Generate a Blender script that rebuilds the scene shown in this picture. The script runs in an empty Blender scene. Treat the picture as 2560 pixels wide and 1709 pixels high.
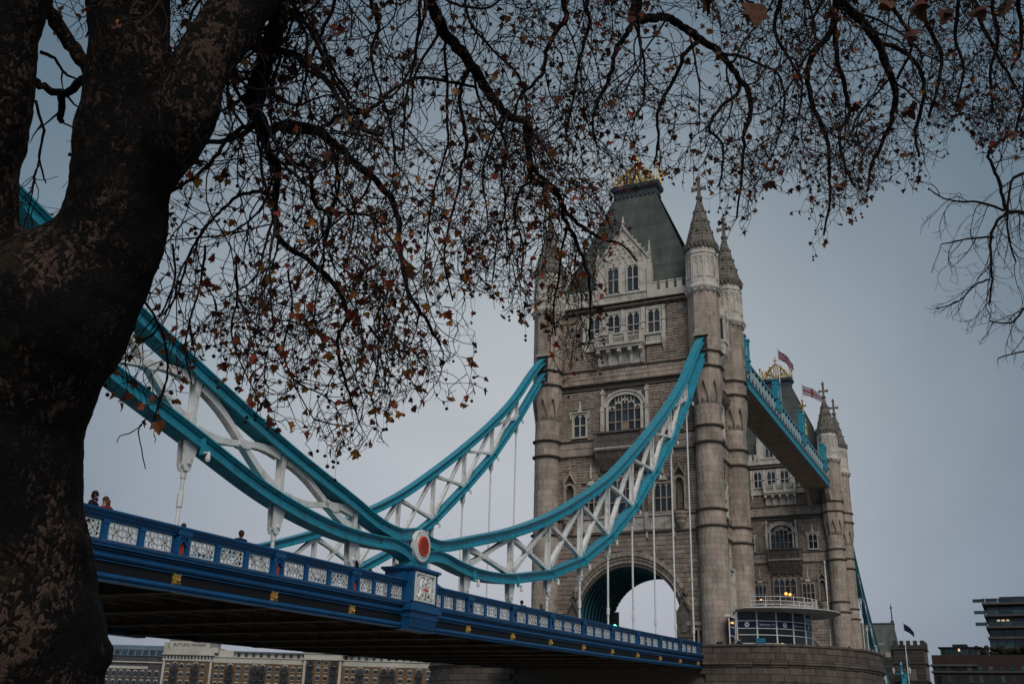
import bpy, math, random
import numpy as np
from mathutils import Vector, Matrix
random.seed(7); np.random.seed(7)
rnd = random.random
def ru(a, b): return a + (b - a) * random.random()
sc = bpy.context.scene
col = sc.collection

# ------------------------------------------------------------------ camera
CAM = np.array([-102.5, -26.99, 1.6]); YAW, PITCH, ROLL, FPX = 0.453871, 0.358149, 0.0280194, 2593.378
cy_, sy_, cp_, sp_ = math.cos(YAW), math.sin(YAW), math.cos(PITCH), math.sin(PITCH)
FW = np.array([cy_ * cp_, sy_ * cp_, sp_]); RT = np.array([sy_, -cy_, 0.0]); UP = np.cross(RT, FW)
c_, s_ = math.cos(ROLL), math.sin(ROLL)
RT, UP = c_ * RT + s_ * UP, -s_ * RT + c_ * UP
cam = bpy.data.cameras.new("camera"); camo = bpy.data.objects.new("camera", cam); col.objects.link(camo)
camo.matrix_world = Matrix(((RT[0], UP[0], -FW[0], CAM[0]), (RT[1], UP[1], -FW[1], CAM[1]), (RT[2], UP[2], -FW[2], CAM[2]), (0, 0, 0, 1)))
cam.sensor_width = 36; cam.lens = FPX / 2560 * 36; cam.clip_start = 0.1; cam.clip_end = 6000
sc.camera = camo

# ------------------------------------------------------------------ sky, sun, exposure
SUN_EL, SUN_AZ = math.radians(44), math.radians(219)      # azimuth of the sun, counted from +X towards +Y
w = bpy.data.worlds.new("World"); sc.world = w; w.use_nodes = True
nt = w.node_tree; nt.nodes.clear()
def N(nt, t, **k):
    n = nt.nodes.new(t)
    for a, b in k.items():
        if a == 'inp':
            for i, v in b.items(): n.inputs[i].default_value = v
        else: setattr(n, a, b)
    return n
out = N(nt, 'ShaderNodeOutputWorld'); bg = N(nt, 'ShaderNodeBackground'); bg.inputs[1].default_value = 0.1
sky = N(nt, 'ShaderNodeTexSky'); sky.sky_type = 'NISHITA'; sky.sun_disc = False
sky.sun_elevation = SUN_EL; sky.sun_rotation = math.pi / 2 - SUN_AZ; sky.air_density = 1.0; sky.dust_density = 3.0
tc = N(nt, 'ShaderNodeTexCoord')
sep = N(nt, 'ShaderNodeSeparateXYZ'); nt.links.new(tc.outputs['Generated'], sep.inputs[0])
ramp = N(nt, 'ShaderNodeValToRGB')                          # overcast layer, slowly darker upwards
SKYC = [(0.0, (.92, .86, .97)), (0.12, (.98, .95, 1.0)), (0.30, (1, 1, 1)), (0.50, (.88, .91, .93)), (0.62, (.74, .79, .83)), (1.0, (.80, .84, .88))]
while len(ramp.color_ramp.elements) < len(SKYC): ramp.color_ramp.elements.new(0.5)
for e, (p, c) in zip(ramp.color_ramp.elements, SKYC): e.position = p; e.color = (*c, 1)
nt.links.new(sep.outputs[2], ramp.inputs[0])
# bright lobe round the view direction, its falloff painting lens vignetting into the sky
dirn = N(nt, 'ShaderNodeVectorMath', operation='DOT_PRODUCT'); nt.links.new(tc.outputs['Generated'], dirn.inputs[0])
LA = YAW - 0.01; LE = math.radians(13); dirn.inputs[1].default_value = (math.cos(LA) * math.cos(LE), math.sin(LA) * math.cos(LE), math.sin(LE))
lobe = N(nt, 'ShaderNodeMapRange', inp={1: 0.70, 2: 1.0, 3: 0.0, 4: 1.0}); nt.links.new(dirn.outputs['Value'], lobe.inputs[0])
lp = N(nt, 'ShaderNodeMath', operation='POWER'); nt.links.new(lobe.outputs[0], lp.inputs[0]); lp.inputs[1].default_value = 3.3
lm = N(nt, 'ShaderNodeMix', data_type='RGBA'); nt.links.new(lp.outputs[0], lm.inputs[0]); lm.inputs[6].default_value = (.235, .365, .475, 1); lm.inputs[7].default_value = (1.02, 1.08, 1.13, 1)
cn = N(nt, 'ShaderNodeTexNoise', inp={'Scale': 3.0, 'Detail': 5.0, 'Roughness': 0.55, 'Distortion': .5}); nt.links.new(tc.outputs['Generated'], cn.inputs[0])
cr = N(nt, 'ShaderNodeMapRange', inp={1: 0.3, 2: 0.7, 3: 4.25, 4: 5.05}); nt.links.new(cn.outputs[0], cr.inputs[0])
mv = N(nt, 'ShaderNodeVectorMath', operation='MULTIPLY'); nt.links.new(ramp.outputs[0], mv.inputs[0]); nt.links.new(lm.outputs[2], mv.inputs[1])
ov = N(nt, 'ShaderNodeVectorMath', operation='SCALE'); nt.links.new(mv.outputs[0], ov.inputs[0]); nt.links.new(cr.outputs[0], ov.inputs['Scale'])
mx = N(nt, 'ShaderNodeMix', data_type='RGBA'); mx.inputs[0].default_value = 0.94
nt.links.new(sky.outputs[0], mx.inputs[6]); nt.links.new(ov.outputs[0], mx.inputs[7])
nt.links.new(mx.outputs[2], bg.inputs[0]); nt.links.new(bg.outputs[0], out.inputs[0])
sun = bpy.data.lights.new("sun", 'SUN'); sun.energy = 1.5; sun.angle = math.radians(35); sun.color = (1, 0.96, 0.9)
suno = bpy.data.objects.new("sun", sun); col.objects.link(suno)
sd = Vector((math.cos(SUN_AZ) * math.cos(SUN_EL), math.sin(SUN_AZ) * math.cos(SUN_EL), math.sin(SUN_EL)))
suno.rotation_euler = sd.to_track_quat('Z', 'Y').to_euler()
sc.view_settings.view_transform = 'Standard'; sc.view_settings.look = 'None'
sc.view_settings.exposure = 0.10; sc.view_settings.gamma = 1; sc.view_settings.use_curve_mapping = False
sc.cycles.max_bounces = 5; sc.cycles.diffuse_bounces = 2; sc.cycles.glossy_bounces = 2; sc.cycles.transmission_bounces = 3; sc.cycles.transparent_max_bounces = 4

# ------------------------------------------------------------------ materials
MATS = {}
def mat(name, color, rough=0.7, metal=0.0, vary=0.0, island=False, grain=0.0, gscale=3.0, bump=0.0, bscale=20.0, spec=0.3, stain=None, stscale=0.5, translucent=0.0, emit=None, hue=0.0, coords='Object', stretch=None):
    """procedural surface: base colour, random tone per piece, weathering noise, fine bump"""
    m = bpy.data.materials.new(name); m.use_nodes = True; t = m.node_tree; t.nodes.clear()
    o = N(t, 'ShaderNodeOutputMaterial'); b = N(t, 'ShaderNodeBsdfPrincipled')
    b.inputs['Roughness'].default_value = rough; b.inputs['Metallic'].default_value = metal
    b.inputs['Specular IOR Level'].default_value = spec
    L = t.links.new
    L(b.outputs[0], o.inputs[0])
    src = N(t, 'ShaderNodeRGB'); src.outputs[0].default_value = (*color, 1); cur = src.outputs[0]
    geo = N(t, 'ShaderNodeNewGeometry')
    pos = geo.outputs['Position']
    if stretch:
        mp = N(t, 'ShaderNodeMapping'); mp.inputs['Scale'].default_value = stretch; L(pos, mp.inputs[0]); pos = mp.outputs[0]
    def scale_by(cur, val):
        s = N(t, 'ShaderNodeVectorMath', operation='SCALE'); L(cur, s.inputs[0]); L(val, s.inputs['Scale']); return s.outputs[0]
    if vary > 0:
        oi = N(t, 'ShaderNodeObjectInfo'); ad = N(t, 'ShaderNodeMath', operation='ADD'); L(oi.outputs['Random'], ad.inputs[0])
        if island: L(geo.outputs['Random Per Island'], ad.inputs[1])
        fr = N(t, 'ShaderNodeMath', operation='FRACT'); L(ad.outputs[0], fr.inputs[0])
        mr = N(t, 'ShaderNodeMapRange', inp={3: 1 - vary, 4: 1 + vary}); L(fr.outputs[0], mr.inputs[0]); cur = scale_by(cur, mr.outputs[0])
        if hue > 0:
            m3 = N(t, 'ShaderNodeMath', operation='MULTIPLY'); L(fr.outputs[0], m3.inputs[0]); m3.inputs[1].default_value = 7.31
            f3 = N(t, 'ShaderNodeMath', operation='FRACT'); L(m3.outputs[0], f3.inputs[0])
            hr = N(t, 'ShaderNodeMapRange', inp={3: 0.5 - hue, 4: 0.5 + hue}); L(f3.outputs[0], hr.inputs[0])
            hs = N(t, 'ShaderNodeHueSaturation'); L(cur, hs.inputs['Color']); L(hr.outputs[0], hs.inputs['Hue']); cur = hs.outputs[0]
    if grain > 0:
        nz = N(t, 'ShaderNodeTexNoise', inp={'Scale': gscale, 'Detail': 6.0, 'Roughness': 0.65}); L(pos, nz.inputs[0])
        mr = N(t, 'ShaderNodeMapRange', inp={1: 0.3, 2: 0.7, 3: 1 - grain, 4: 1 + grain}); L(nz.outputs[0], mr.inputs[0]); cur = scale_by(cur, mr.outputs[0])
    if stain:
        n2 = N(t, 'ShaderNodeTexNoise', inp={'Scale': stscale, 'Detail': 7.0, 'Roughness': 0.62}); L(pos, n2.inputs[0])
        rr = N(t, 'ShaderNodeMapRange', inp={1: 0.5, 2: 0.68, 3: 0.0, 4: stain[3] if len(stain) > 3 else 0.6}); L(n2.outputs[0], rr.inputs[0])
        mxn = N(t, 'ShaderNodeMix', data_type='RGBA'); L(rr.outputs[0], mxn.inputs[0]); L(cur, mxn.inputs[6]); mxn.inputs[7].default_value = (*stain[:3], 1); cur = mxn.outputs[2]
    L(cur, b.inputs['Base Color'])
    if bump > 0:
        n3 = N(t, 'ShaderNodeTexNoise', inp={'Scale': bscale, 'Detail': 8.0, 'Roughness': 0.6}); L(pos, n3.inputs[0])
        bp = N(t, 'ShaderNodeBump', inp={'Strength': bump, 'Distance': 0.05}); L(n3.outputs[0], bp.inputs['Height']); L(bp.outputs[0], b.inputs['Normal'])
    if translucent > 0:
        tr = N(t, 'ShaderNodeBsdfTranslucent'); L(cur, tr.inputs[0]); ms = N(t, 'ShaderNodeMixShader'); ms.inputs[0].default_value = translucent
        L(b.outputs[0], ms.inputs[1]); L(tr.outputs[0], ms.inputs[2]); L(ms.outputs[0], o.inputs[0])
    if emit:
        b.inputs['Emission Color'].default_value = (*emit[:3], 1); b.inputs['Emission Strength'].default_value = emit[3]
    MATS[name] = m; return m
mat('rough_stone', (.335, .266, .218), .9, vary=.20, island=True, grain=.22, gscale=1.4, bump=.6, bscale=9, stain=(.11, .095, .085, .55), stscale=.28, hue=.02)
mat('smooth_stone', (.41, .33, .275), .85, vary=.15, island=True, grain=.20, gscale=1.2, bump=.25, bscale=14, stain=(.13, .105, .088, .65), stscale=.55, hue=.014, stretch=(1, 1, .35))
mat('pale_stone', (.60, .545, .48), .85, vary=.06, grain=.22, gscale=1.6, bump=.4, bscale=10, stain=(.17, .145, .125, .75), stscale=.8)
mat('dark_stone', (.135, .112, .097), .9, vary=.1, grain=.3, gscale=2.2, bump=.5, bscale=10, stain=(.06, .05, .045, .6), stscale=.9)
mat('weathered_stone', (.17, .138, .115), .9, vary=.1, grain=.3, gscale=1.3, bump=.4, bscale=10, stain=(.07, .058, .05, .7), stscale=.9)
mat('walk_lattice', (.36, .52, .56), .5, grain=.1)
mat('mortar', (.155, .128, .11), .95, grain=.2, gscale=3)
mat('pier_stone', (.125, .098, .082), .9, vary=.24, island=True, grain=.25, gscale=1.7, bump=.6, bscale=8, stain=(.055, .045, .04, .7), stscale=.35, stretch=(1, 1, .35))
mat('slate', (.095, .105, .094), .75, vary=.16, island=True, grain=.40, gscale=.8, bump=.4, bscale=6, stain=(.06, .07, .065, .7), stscale=.35, stretch=(1, 1, .3))
mat('lead', (.035, .045, .058), .5, grain=.3, gscale=2, spec=.5)
mat('spire_stone', (.19, .165, .142), .9, vary=.18, island=True, grain=.3, gscale=2, bump=.6, bscale=9, stain=(.075, .068, .06, .7), stscale=1.1)
mat('gold', (.58, .36, .10), .4, metal=.55, grain=.3, gscale=5)
mat('window_glass', (.028, .034, .042), .10, spec=.7, vary=.5, grain=.4, gscale=.8)
mat('pavilion_glass', (.022, .028, .034), .08, spec=.35, vary=.6, grain=.5, gscale=.7)
mat('teal_paint', (.016, .285, .39), .34, grain=.10, gscale=.9, bump=.10, bscale=25, stain=(.05, .115, .125, .85), stscale=2.6, spec=.55)
mat('white_paint', (.80, .79, .76), .5, grain=.10, gscale=2, bump=.08, bscale=30, stain=(.42, .33, .26, .6), stscale=2.4)
mat('blue_paint', (.005, .085, .225), .38, grain=.14, gscale=1.5, bump=.10, bscale=25, stain=(.010, .045, .12, .5), stscale=1.0, spec=.5)
mat('worn_edge', (.30, .24, .26), .7, grain=.5, gscale=4)
mat('black_paint', (.010, .010, .012), .6, grain=.2, gscale=5, bump=.2, bscale=60)
mat('underside_paint', (.17, .135, .11), .8, grain=.4, gscale=2, stain=(.24, .17, .13, .6), stscale=1.2)
mat('red_paint', (.72, .065, .022), .5, grain=.1)
mat('asphalt', (.05, .05, .052), .9, grain=.15, gscale=6)
mat('pavement', (.18, .17, .16), .9, grain=.2, gscale=4)
mat('brown_soffit', (.34, .26, .21), .8, vary=.14, grain=.25, gscale=1.2)
mat('canopy_grey', (.30, .29, .28), .6, grain=.15, gscale=1)
mat('desk_pale', (.35, .42, .42), .6)
mat('poster_blue', (.02, .17, .26), .6, grain=.5, gscale=3)
mat('navy', (.012, .014, .075), .5, grain=.1)
mat('ink', (.03, .03, .03), .7)
mat('lamp_glow', (1, .5, .15), emit=(1, .36, .07, 2.2))
mat('lit_pane_pale', (.2, .3, .3), .2, emit=(.45, .68, .70, .30))
mat('lit_pane_blue', (.02, .1, .16), .2, emit=(.03, .32, .62, .30))
mat('pane_glow', (1, .7, .4), emit=(1, .72, .42, .5))
mat('dim_lit_pane', (.03, .03, .03), .2, emit=(1, .7, .4, .10))
mat('green_glow', (.1, 1, .7), emit=(.15, 1, .62, 3.5))
def bark_mat():
    m = bpy.data.materials.new('plane_bark'); m.use_nodes = True; t = m.node_tree; t.nodes.clear(); L = t.links.new
    o = N(t, 'ShaderNodeOutputMaterial'); b = N(t, 'ShaderNodeBsdfPrincipled'); b.inputs['Roughness'].default_value = .9; b.inputs['Specular IOR Level'].default_value = .15; L(b.outputs[0], o.inputs[0])
    g = N(t, 'ShaderNodeNewGeometry'); mp = N(t, 'ShaderNodeMapping'); mp.inputs['Scale'].default_value = (1, 1, .72); L(g.outputs['Position'], mp.inputs[0])
    wn = N(t, 'ShaderNodeTexNoise', inp={'Scale': 9.0, 'Detail': 4.0}); L(mp.outputs[0], wn.inputs[0])
    wv = N(t, 'ShaderNodeVectorMath', operation='SCALE', inp={'Scale': .16}); L(wn.outputs['Color'], wv.inputs[0]); wa = N(t, 'ShaderNodeVectorMath', operation='ADD'); L(mp.outputs[0], wa.inputs[0]); L(wv.outputs[0], wa.inputs[1])
    vo = N(t, 'ShaderNodeTexVoronoi', inp={'Scale': 46.0}); L(wa.outputs[0], vo.inputs['Vector'])                      # flaking plates
    ve = N(t, 'ShaderNodeTexVoronoi', inp={'Scale': 46.0}); ve.feature = 'DISTANCE_TO_EDGE'; L(wa.outputs[0], ve.inputs['Vector'])
    sc_ = N(t, 'ShaderNodeSeparateColor'); L(vo.outputs['Color'], sc_.inputs[0])
    n2 = N(t, 'ShaderNodeTexNoise', inp={'Scale': 2.0, 'Detail': 4.0}); L(mp.outputs[0], n2.inputs[0])
    ad0 = N(t, 'ShaderNodeMath', operation='MULTIPLY_ADD'); L(sc_.outputs[0], ad0.inputs[0]); ad0.inputs[1].default_value = .36; L(n2.outputs[0], ad0.inputs[2])   # old plates gather in areas
    n5 = N(t, 'ShaderNodeTexNoise', inp={'Scale': 60.0, 'Detail': 5.0, 'Roughness': .7}); L(mp.outputs[0], n5.inputs[0])
    ad1 = N(t, 'ShaderNodeMath', operation='MULTIPLY_ADD'); L(n5.outputs[0], ad1.inputs[0]); ad1.inputs[1].default_value = .42; L(ad0.outputs[0], ad1.inputs[2])
    r1 = N(t, 'ShaderNodeValToRGB'); rm_ = N(t, 'ShaderNodeMapRange', inp={1: .65, 2: 1.2, 3: 0.0, 4: 1.0}); L(ad1.outputs[0], rm_.inputs[0]); L(rm_.outputs[0], r1.inputs[0])
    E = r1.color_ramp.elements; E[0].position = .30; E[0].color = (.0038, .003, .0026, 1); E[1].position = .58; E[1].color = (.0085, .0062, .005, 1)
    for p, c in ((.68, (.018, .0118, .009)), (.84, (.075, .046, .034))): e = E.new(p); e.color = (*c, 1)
    n3 = N(t, 'ShaderNodeTexNoise', inp={'Scale': 2.6, 'Detail': 7.0, 'Roughness': .7}); L(mp.outputs[0], n3.inputs[0])   # olive and ochre where bark has peeled
    r3 = N(t, 'ShaderNodeMapRange', inp={1: .61, 2: .645, 3: 0, 4: .8}); L(n3.outputs[0], r3.inputs[0])
    mx_ = N(t, 'ShaderNodeMix', data_type='RGBA'); L(r3.outputs[0], mx_.inputs[0]); L(r1.outputs[0], mx_.inputs[6]); mx_.inputs[7].default_value = (.022, .016, .009, 1)
    L(mx_.outputs[2], b.inputs['Base Color'])
    cl = N(t, 'ShaderNodeMapRange', inp={1: 0.0, 2: .18, 3: 0.0, 4: .55}); L(ve.outputs['Distance'], cl.inputs[0])
    ad = N(t, 'ShaderNodeMath', operation='ADD'); L(cl.outputs[0], ad.inputs[0]); L(n5.outputs[0], ad.inputs[1]); ad2 = N(t, 'ShaderNodeMath', operation='MULTIPLY_ADD'); L(sc_.outputs[0], ad2.inputs[0]); ad2.inputs[1].default_value = .5; L(ad.outputs[0], ad2.inputs[2])
    bp = N(t, 'ShaderNodeBump', inp={'Strength': .6, 'Distance': .02}); L(ad2.outputs[0], bp.inputs['Height']); L(bp.outputs[0], b.inputs['Normal'])
    MATS['plane_bark'] = m
bark_mat()
mat('twig_bark', (.022, .015, .013), .9, grain=.4, gscale=20)
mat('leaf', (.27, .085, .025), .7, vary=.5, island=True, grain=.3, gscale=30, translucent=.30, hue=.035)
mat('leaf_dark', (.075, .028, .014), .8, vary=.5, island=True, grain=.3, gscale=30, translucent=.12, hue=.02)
mat('leaf_green', (.13, .11, .025), .7, vary=.3, island=True, grain=.3, gscale=30, translucent=.30, hue=.02)
mat('seed_ball', (.035, .018, .014), .9, grain=.3, gscale=60)

# ------------------------------------------------------------------ mesh helpers
W = {}                                             # world translation of every parent (none is rotated while it is built)
class MB:
    def __init__(s, T=None): s.v = []; s.f = []; s.T = T
    def add(s, vs, fs):
        k = len(s.v)
        if s.T: vs = [s.T(p) for p in vs]
        s.v.extend(tuple(map(float, p)) for p in vs); s.f.extend(tuple(i + k for i in f) for f in fs); return s
    def box(s, x0, x1, y0, y1, z0, z1):
        return s.add([(x0, y0, z0), (x1, y0, z0), (x1, y1, z0), (x0, y1, z0), (x0, y0, z1), (x1, y0, z1), (x1, y1, z1), (x0, y1, z1)],
                     [(0, 3, 2, 1), (4, 5, 6, 7), (0, 1, 5, 4), (1, 2, 6, 5), (2, 3, 7, 6), (3, 0, 4, 7)])
    def prism(s, pts, vec):
        n = len(pts); q = [tuple(np.add(p, vec)) for p in pts]
        return s.add(list(pts) + q, [tuple(range(n))[::-1], tuple(range(n, 2 * n))] + [(i, (i + 1) % n, n + (i + 1) % n, n + i) for i in range(n)])
    def rings(s, R, close=True, caps=True):
        n = len(R[0]); vs = [p for r in R for p in r]; fs = []
        for a in range(len(R) - 1):
            for i in range(n if close else n - 1):
                j = (i + 1) % n; fs.append((a * n + i, a * n + j, (a + 1) * n + j, (a + 1) * n + i))
        if caps: fs += [tuple(range(n))[::-1], tuple(range((len(R) - 1) * n, len(R) * n))]
        return s.add(vs, fs)
    def lathe(s, cx, cy, prof, n=16, rot=0.0, caps=True):
        return s.rings([[(cx + r * math.cos(rot + 2 * math.pi * i / n), cy + r * math.sin(rot + 2 * math.pi * i / n), z) for i in range(n)] for r, z in prof], True, caps)
    def tube(s, pts, rads, n=8, caps=True):
        pts = [np.array(p, float) for p in pts]
        if not hasattr(rads, '__len__'): rads = [rads] * len(pts)
        R = []; ref = None
        for i, p in enumerate(pts):
            d = pts[min(i + 1, len(pts) - 1)] - pts[max(i - 1, 0)]; l = np.linalg.norm(d); d = d / (l or 1)
            if ref is None: ref = np.array([0, 0, 1.0]) if abs(d[2]) < .9 else np.array([1.0, 0, 0])
            a = np.cross(d, ref); a /= (np.linalg.norm(a) or 1); b = np.cross(d, a); ref = -b if False else ref
            ref = np.cross(a, d)
            R.append([p + rads[i] * (math.cos(t) * a + math.sin(t) * b) for t in (2 * math.pi * k / n for k in range(n))])
        return s.rings(R, True, caps)
    def bar(s, p, q, w, h, side=(0, 1, 0)):
        """box from p to q, w wide along side, h across"""
        p, q = np.array(p, float), np.array(q, float); d = q - p; d /= np.linalg.norm(d); sd_ = np.array(side, float); sd_ -= d * (sd_ @ d); sd_ /= np.linalg.norm(sd_); u = np.cross(d, sd_)
        c = [(-1, -1), (1, -1), (1, 1), (-1, 1)]
        return s.rings([[e + sd_ * w / 2 * a + u * h / 2 * b for a, b in c] for e in (p, q)])
    def sphere(s, c, r, n=8, m=5, sz=1.0):
        return s.lathe(c[0], c[1], [(max(r * math.sin(math.pi * k / m), r * .02), c[2] - r * sz * math.cos(math.pi * k / m)) for k in range(m + 1)], n)
    def sweep(s, path, n0, n1, y0, y1):
        """rect swept along a path in the XZ plane: n along the path normal (up), y across"""
        R = []
        for i, (x, z) in enumerate(path):
            a = path[max(i - 1, 0)]; b = path[min(i + 1, len(path) - 1)]; d = np.array([b[0] - a[0], b[1] - a[1]]); d = d / np.linalg.norm(d); nn = (-d[1], d[0])
            f0 = n0(i) if callable(n0) else n0; f1 = n1(i) if callable(n1) else n1
            R.append([(x + nn[0] * f0, y0, z + nn[1] * f0), (x + nn[0] * f0, y1, z + nn[1] * f0), (x + nn[0] * f1, y1, z + nn[1] * f1), (x + nn[0] * f1, y0, z + nn[1] * f1)])
        return s.rings(R)
    def mesh(s, name, m=None, smooth=False):
        me = bpy.data.meshes.new(name); me.from_pydata(s.v, [], s.f)
        if m: me.materials.append(MATS[m])
        if smooth:
            me.shade_smooth()
        me.update(); return me
    def build(s, name, m, parent=None, smooth=False, **k): return link(name, s.mesh(name, m, smooth), parent, (0, 0, 0), **k)
def link(name, me, parent=None, loc=(0, 0, 0), label=None, cat=None, group=None, kind=None, scale=None, rot=None):
    o = bpy.data.objects.new(name, me); col.objects.link(o); loc = Vector(loc)
    if parent is not None: o.parent = parent; o.location = loc - W[parent.name]
    else: o.location = loc
    W[o.name] = loc
    if scale: o.scale = scale
    if rot: o.rotation_euler = rot
    if label: o['label'] = label
    if cat: o['category'] = cat
    if group: o['group'] = group
    if kind: o['kind'] = kind
    return o
def thing(name, loc, label, cat, group=None): return link(name, None, None, loc, label, cat, group)
KIDS = None
def copy_tree(o, loc=None, rz=0, label=None, parent=None):
    c = o.copy(); col.objects.link(c)
    if parent is not None: c.parent = parent
    if loc is not None: c.location = loc; c.rotation_euler = (0, 0, o.rotation_euler.z + rz); W[c.name] = Vector(loc)
    if label: c['label'] = label
    for ch in [x for x in KIDS.get(o.name, [])]: copy_tree(ch, parent=c)
    return c
def index_kids():
    global KIDS; KIDS = {}
    for o in bpy.data.objects:
        if o.parent: KIDS.setdefault(o.parent.name, []).append(o)
def aim(px, py, t):
    """point seen at photo pixel (px, py) on the 2560 wide photo, t metres ahead: used to survey positions"""
    return CAM + (FW + (px - 1280) / FPX * RT - (py - 854.5) / FPX * UP) * t
def proj(P):
    d = np.asarray(P, float) - CAM; z = d @ FW; return 1280 + FPX * (d @ RT) / z, 854.5 - FPX * (d @ UP) / z, z
# ================================================================== setting: ground, river, banks
def sheet(name, x0, x1, y0, y1, z, m): return MB().add([(x0, y0, z), (x1, y0, z), (x1, y1, z), (x0, y1, z)], [(0, 1, 2, 3)]).build(name, m, kind='structure')
mat('water', (.12, .11, .09), .25, spec=.6, bump=.5, bscale=.8)
mat('ground', (.09, .085, .075), .95, grain=.25, gscale=.6)
sheet('terrain', -2500, 2500, -2500, 2500, -8.0, 'ground')
sheet('river', -86, 186, -2400, 2400, -4.0, 'water')
sheet('quay_pavement', -400, -86, -2400, 2400, 0.0, 'pavement')
sheet('far_bank_ground', 186, 900, -2400, 2400, 2.0, 'ground')
mb = MB(); mb.box(-86.6, -86, -900, 900, -8, 0.0); mb.build('embankment_wall', 'pier_stone', kind='structure')
mb = MB(); mb.box(186, 186.6, -900, 900, -8, 2.0); mb.build('far_embankment_wall', 'pier_stone', kind='structure')

# ================================================================== the towers
ZB = 8.4; YC = 9.15; XC = 5.45
tower = thing('bridge_tower', (XC, YC, ZB), 'gothic stone bridge tower with steep slate roof and turrets, the near one with the open road arch', 'tower', 'towers of the bridge')
def Tf(p): return (0.5 - p[1], p[0], p[2])
def Tb(p): return (10.4 + p[1], p[0], p[2])
def Tn(p): return (p[0], 0.45 - p[1], p[2])
def Ts(p): return (p[0], 17.85 + p[1], p[2])
def arch_z(u, a=5.5, z0=12.5, h=5.42):
    k = min(abs(u - YC) / a, 1); return z0 + h * (1 - k ** 2.2) ** .5
# core with the road arch through it
pts = [(0, .6, ZB), (0, 3.65, ZB)] + [(0, YC - 5.5 * math.cos(t), 12.5 + 5.42 * math.sin(t) ** .92) for t in np.linspace(0, math.pi, 25)] + [(0, 14.65, ZB), (0, 17.7, ZB), (0, 17.7, 47.2), (0, .6, 47.2)]
MB().prism([(0.5, p[1], p[2]) for p in pts], (9.9, 0, 0)).build('wall_core', 'mortar', tower)
# stone by stone facing
unit = MB().add([(0, -.5, -.5), (0, .5, -.5), (0, .5, .5), (0, -.5, .5), (-.55, -.5, -.5), (-.55, .5, -.5), (-.55, .5, .5), (-.55, -.5, .5), (-1, -.42, -.36), (-1, .43, -.38), (-1, .42, .38), (-1, -.43, .36)],
              [(0, 1, 5, 4), (1, 2, 6, 5), (2, 3, 7, 6), (3, 0, 4, 7), (4, 5, 9, 8), (5, 6, 10, 9), (6, 7, 11, 10), (7, 4, 8, 11), (8, 9, 10, 11)]).mesh('stone', 'rough_stone')
def stone_at(mb, u0, u1, z0, z1, d):
    j = min(.03, (z1 - z0) * .12); a = lambda: ru(-.012, .012)
    mb.add([(u0, 0, z0), (u1, 0, z0), (u1, 0, z1), (u0, 0, z1), (u0, d * .5, z0), (u1, d * .5, z0), (u1, d * .5, z1), (u0, d * .5, z1),
            (u0 + j + a(), d, z0 + j + a()), (u1 - j + a(), d, z0 + j + a()), (u1 - j + a(), d, z1 - j + a()), (u0 + j + a(), d, z1 - j + a())],
           [(0, 1, 5, 4), (1, 2, 6, 5), (2, 3, 7, 6), (3, 0, 4, 7), (4, 5, 9, 8), (5, 6, 10, 9), (6, 7, 11, 10), (7, 4, 8, 11), (8, 9, 10, 11)])
def free(u0, u1, z0, z1, holes):
    iv = [(u0, u1)]
    for h in holes:
        a, b, c, d = h(z0, z1) if callable(h) else h
        if d <= z0 + .02 or c >= z1 - .02: continue
        nv = []
        for s, e in iv:
            if b <= s or a >= e: nv.append((s, e)); continue
            if a > s: nv.append((s, a))
            if b < e: nv.append((b, e))
        iv = nv
    return [(s, e) for s, e in iv if e - s > .07]
def course(u0, u1, z0, z1, holes, sw):
    for s, e in free(u0, u1, z0, z1, holes):
        n = max(1, round((e - s) / sw)); cuts = [s] + sorted(s + (e - s) * (i + ru(-.22, .22)) / n for i in range(1, n)) + [e]
        for a, b in zip(cuts, cuts[1:]): yield a + .006, b - .006
def wall(mb, u0, u1, z0, z1, ch, sw, holes=(), d=.14, single=None):
    n = max(1, round((z1 - z0) / ch)); h = (z1 - z0) / n
    for k in range(n):
        a, b = z0 + k * h, z0 + (k + 1) * h
        for s, e in course(u0, u1, a, b, holes, sw):
            dd = d * ru(.7, 1.25)
            if single is not None and len(single) < 300:
                P = ((s + e) / 2, 0, (a + b) / 2); q = mb.T(P); single.append((q, (dd, e - s, h - .016)))
            else: stone_at(mb, s, e, a + .008, b - .008, dd)
def arch_hole(z0, z1):
    zm = (z0 + z1) / 2
    if zm < 12.8: return (3.0, 15.3, z0, z1)
    if zm > 19.25: return (0, 0, z0 + 9, z0 + 9)
    k = (1 - ((zm - 12.4) / 6.85) ** 2.0) ** .5 if zm - 12.4 < 6.85 else 0
    return (YC - 6.5 * k, YC + 6.5 * k, z0, z1)
H_F = [(4.3, 14.3, 42.85, 46.4), (4.4, 13.9, 41.8, 43), (6.7, 12.4, 39.7, 43), (6.65, 12.1, 31.5, 36.4), (7.0, 11.8, 31.5, 37.3),
       (2.85, 4.65, 31.9, 35.0), (13.65, 15.45, 31.9, 35.0), (6.9, 12.5, 29.9, 32), (6.9, 11.9, 23, 27.75), (3.95, 6.35, 23, 26.6), (11.95, 14.4, 23, 26.6),
       (2.75, 3.85, 23, 27.4), (14.95, 16.25, 23, 27.4), (6.9, 12.4, 27.5, 30)]
singles = []
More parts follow.
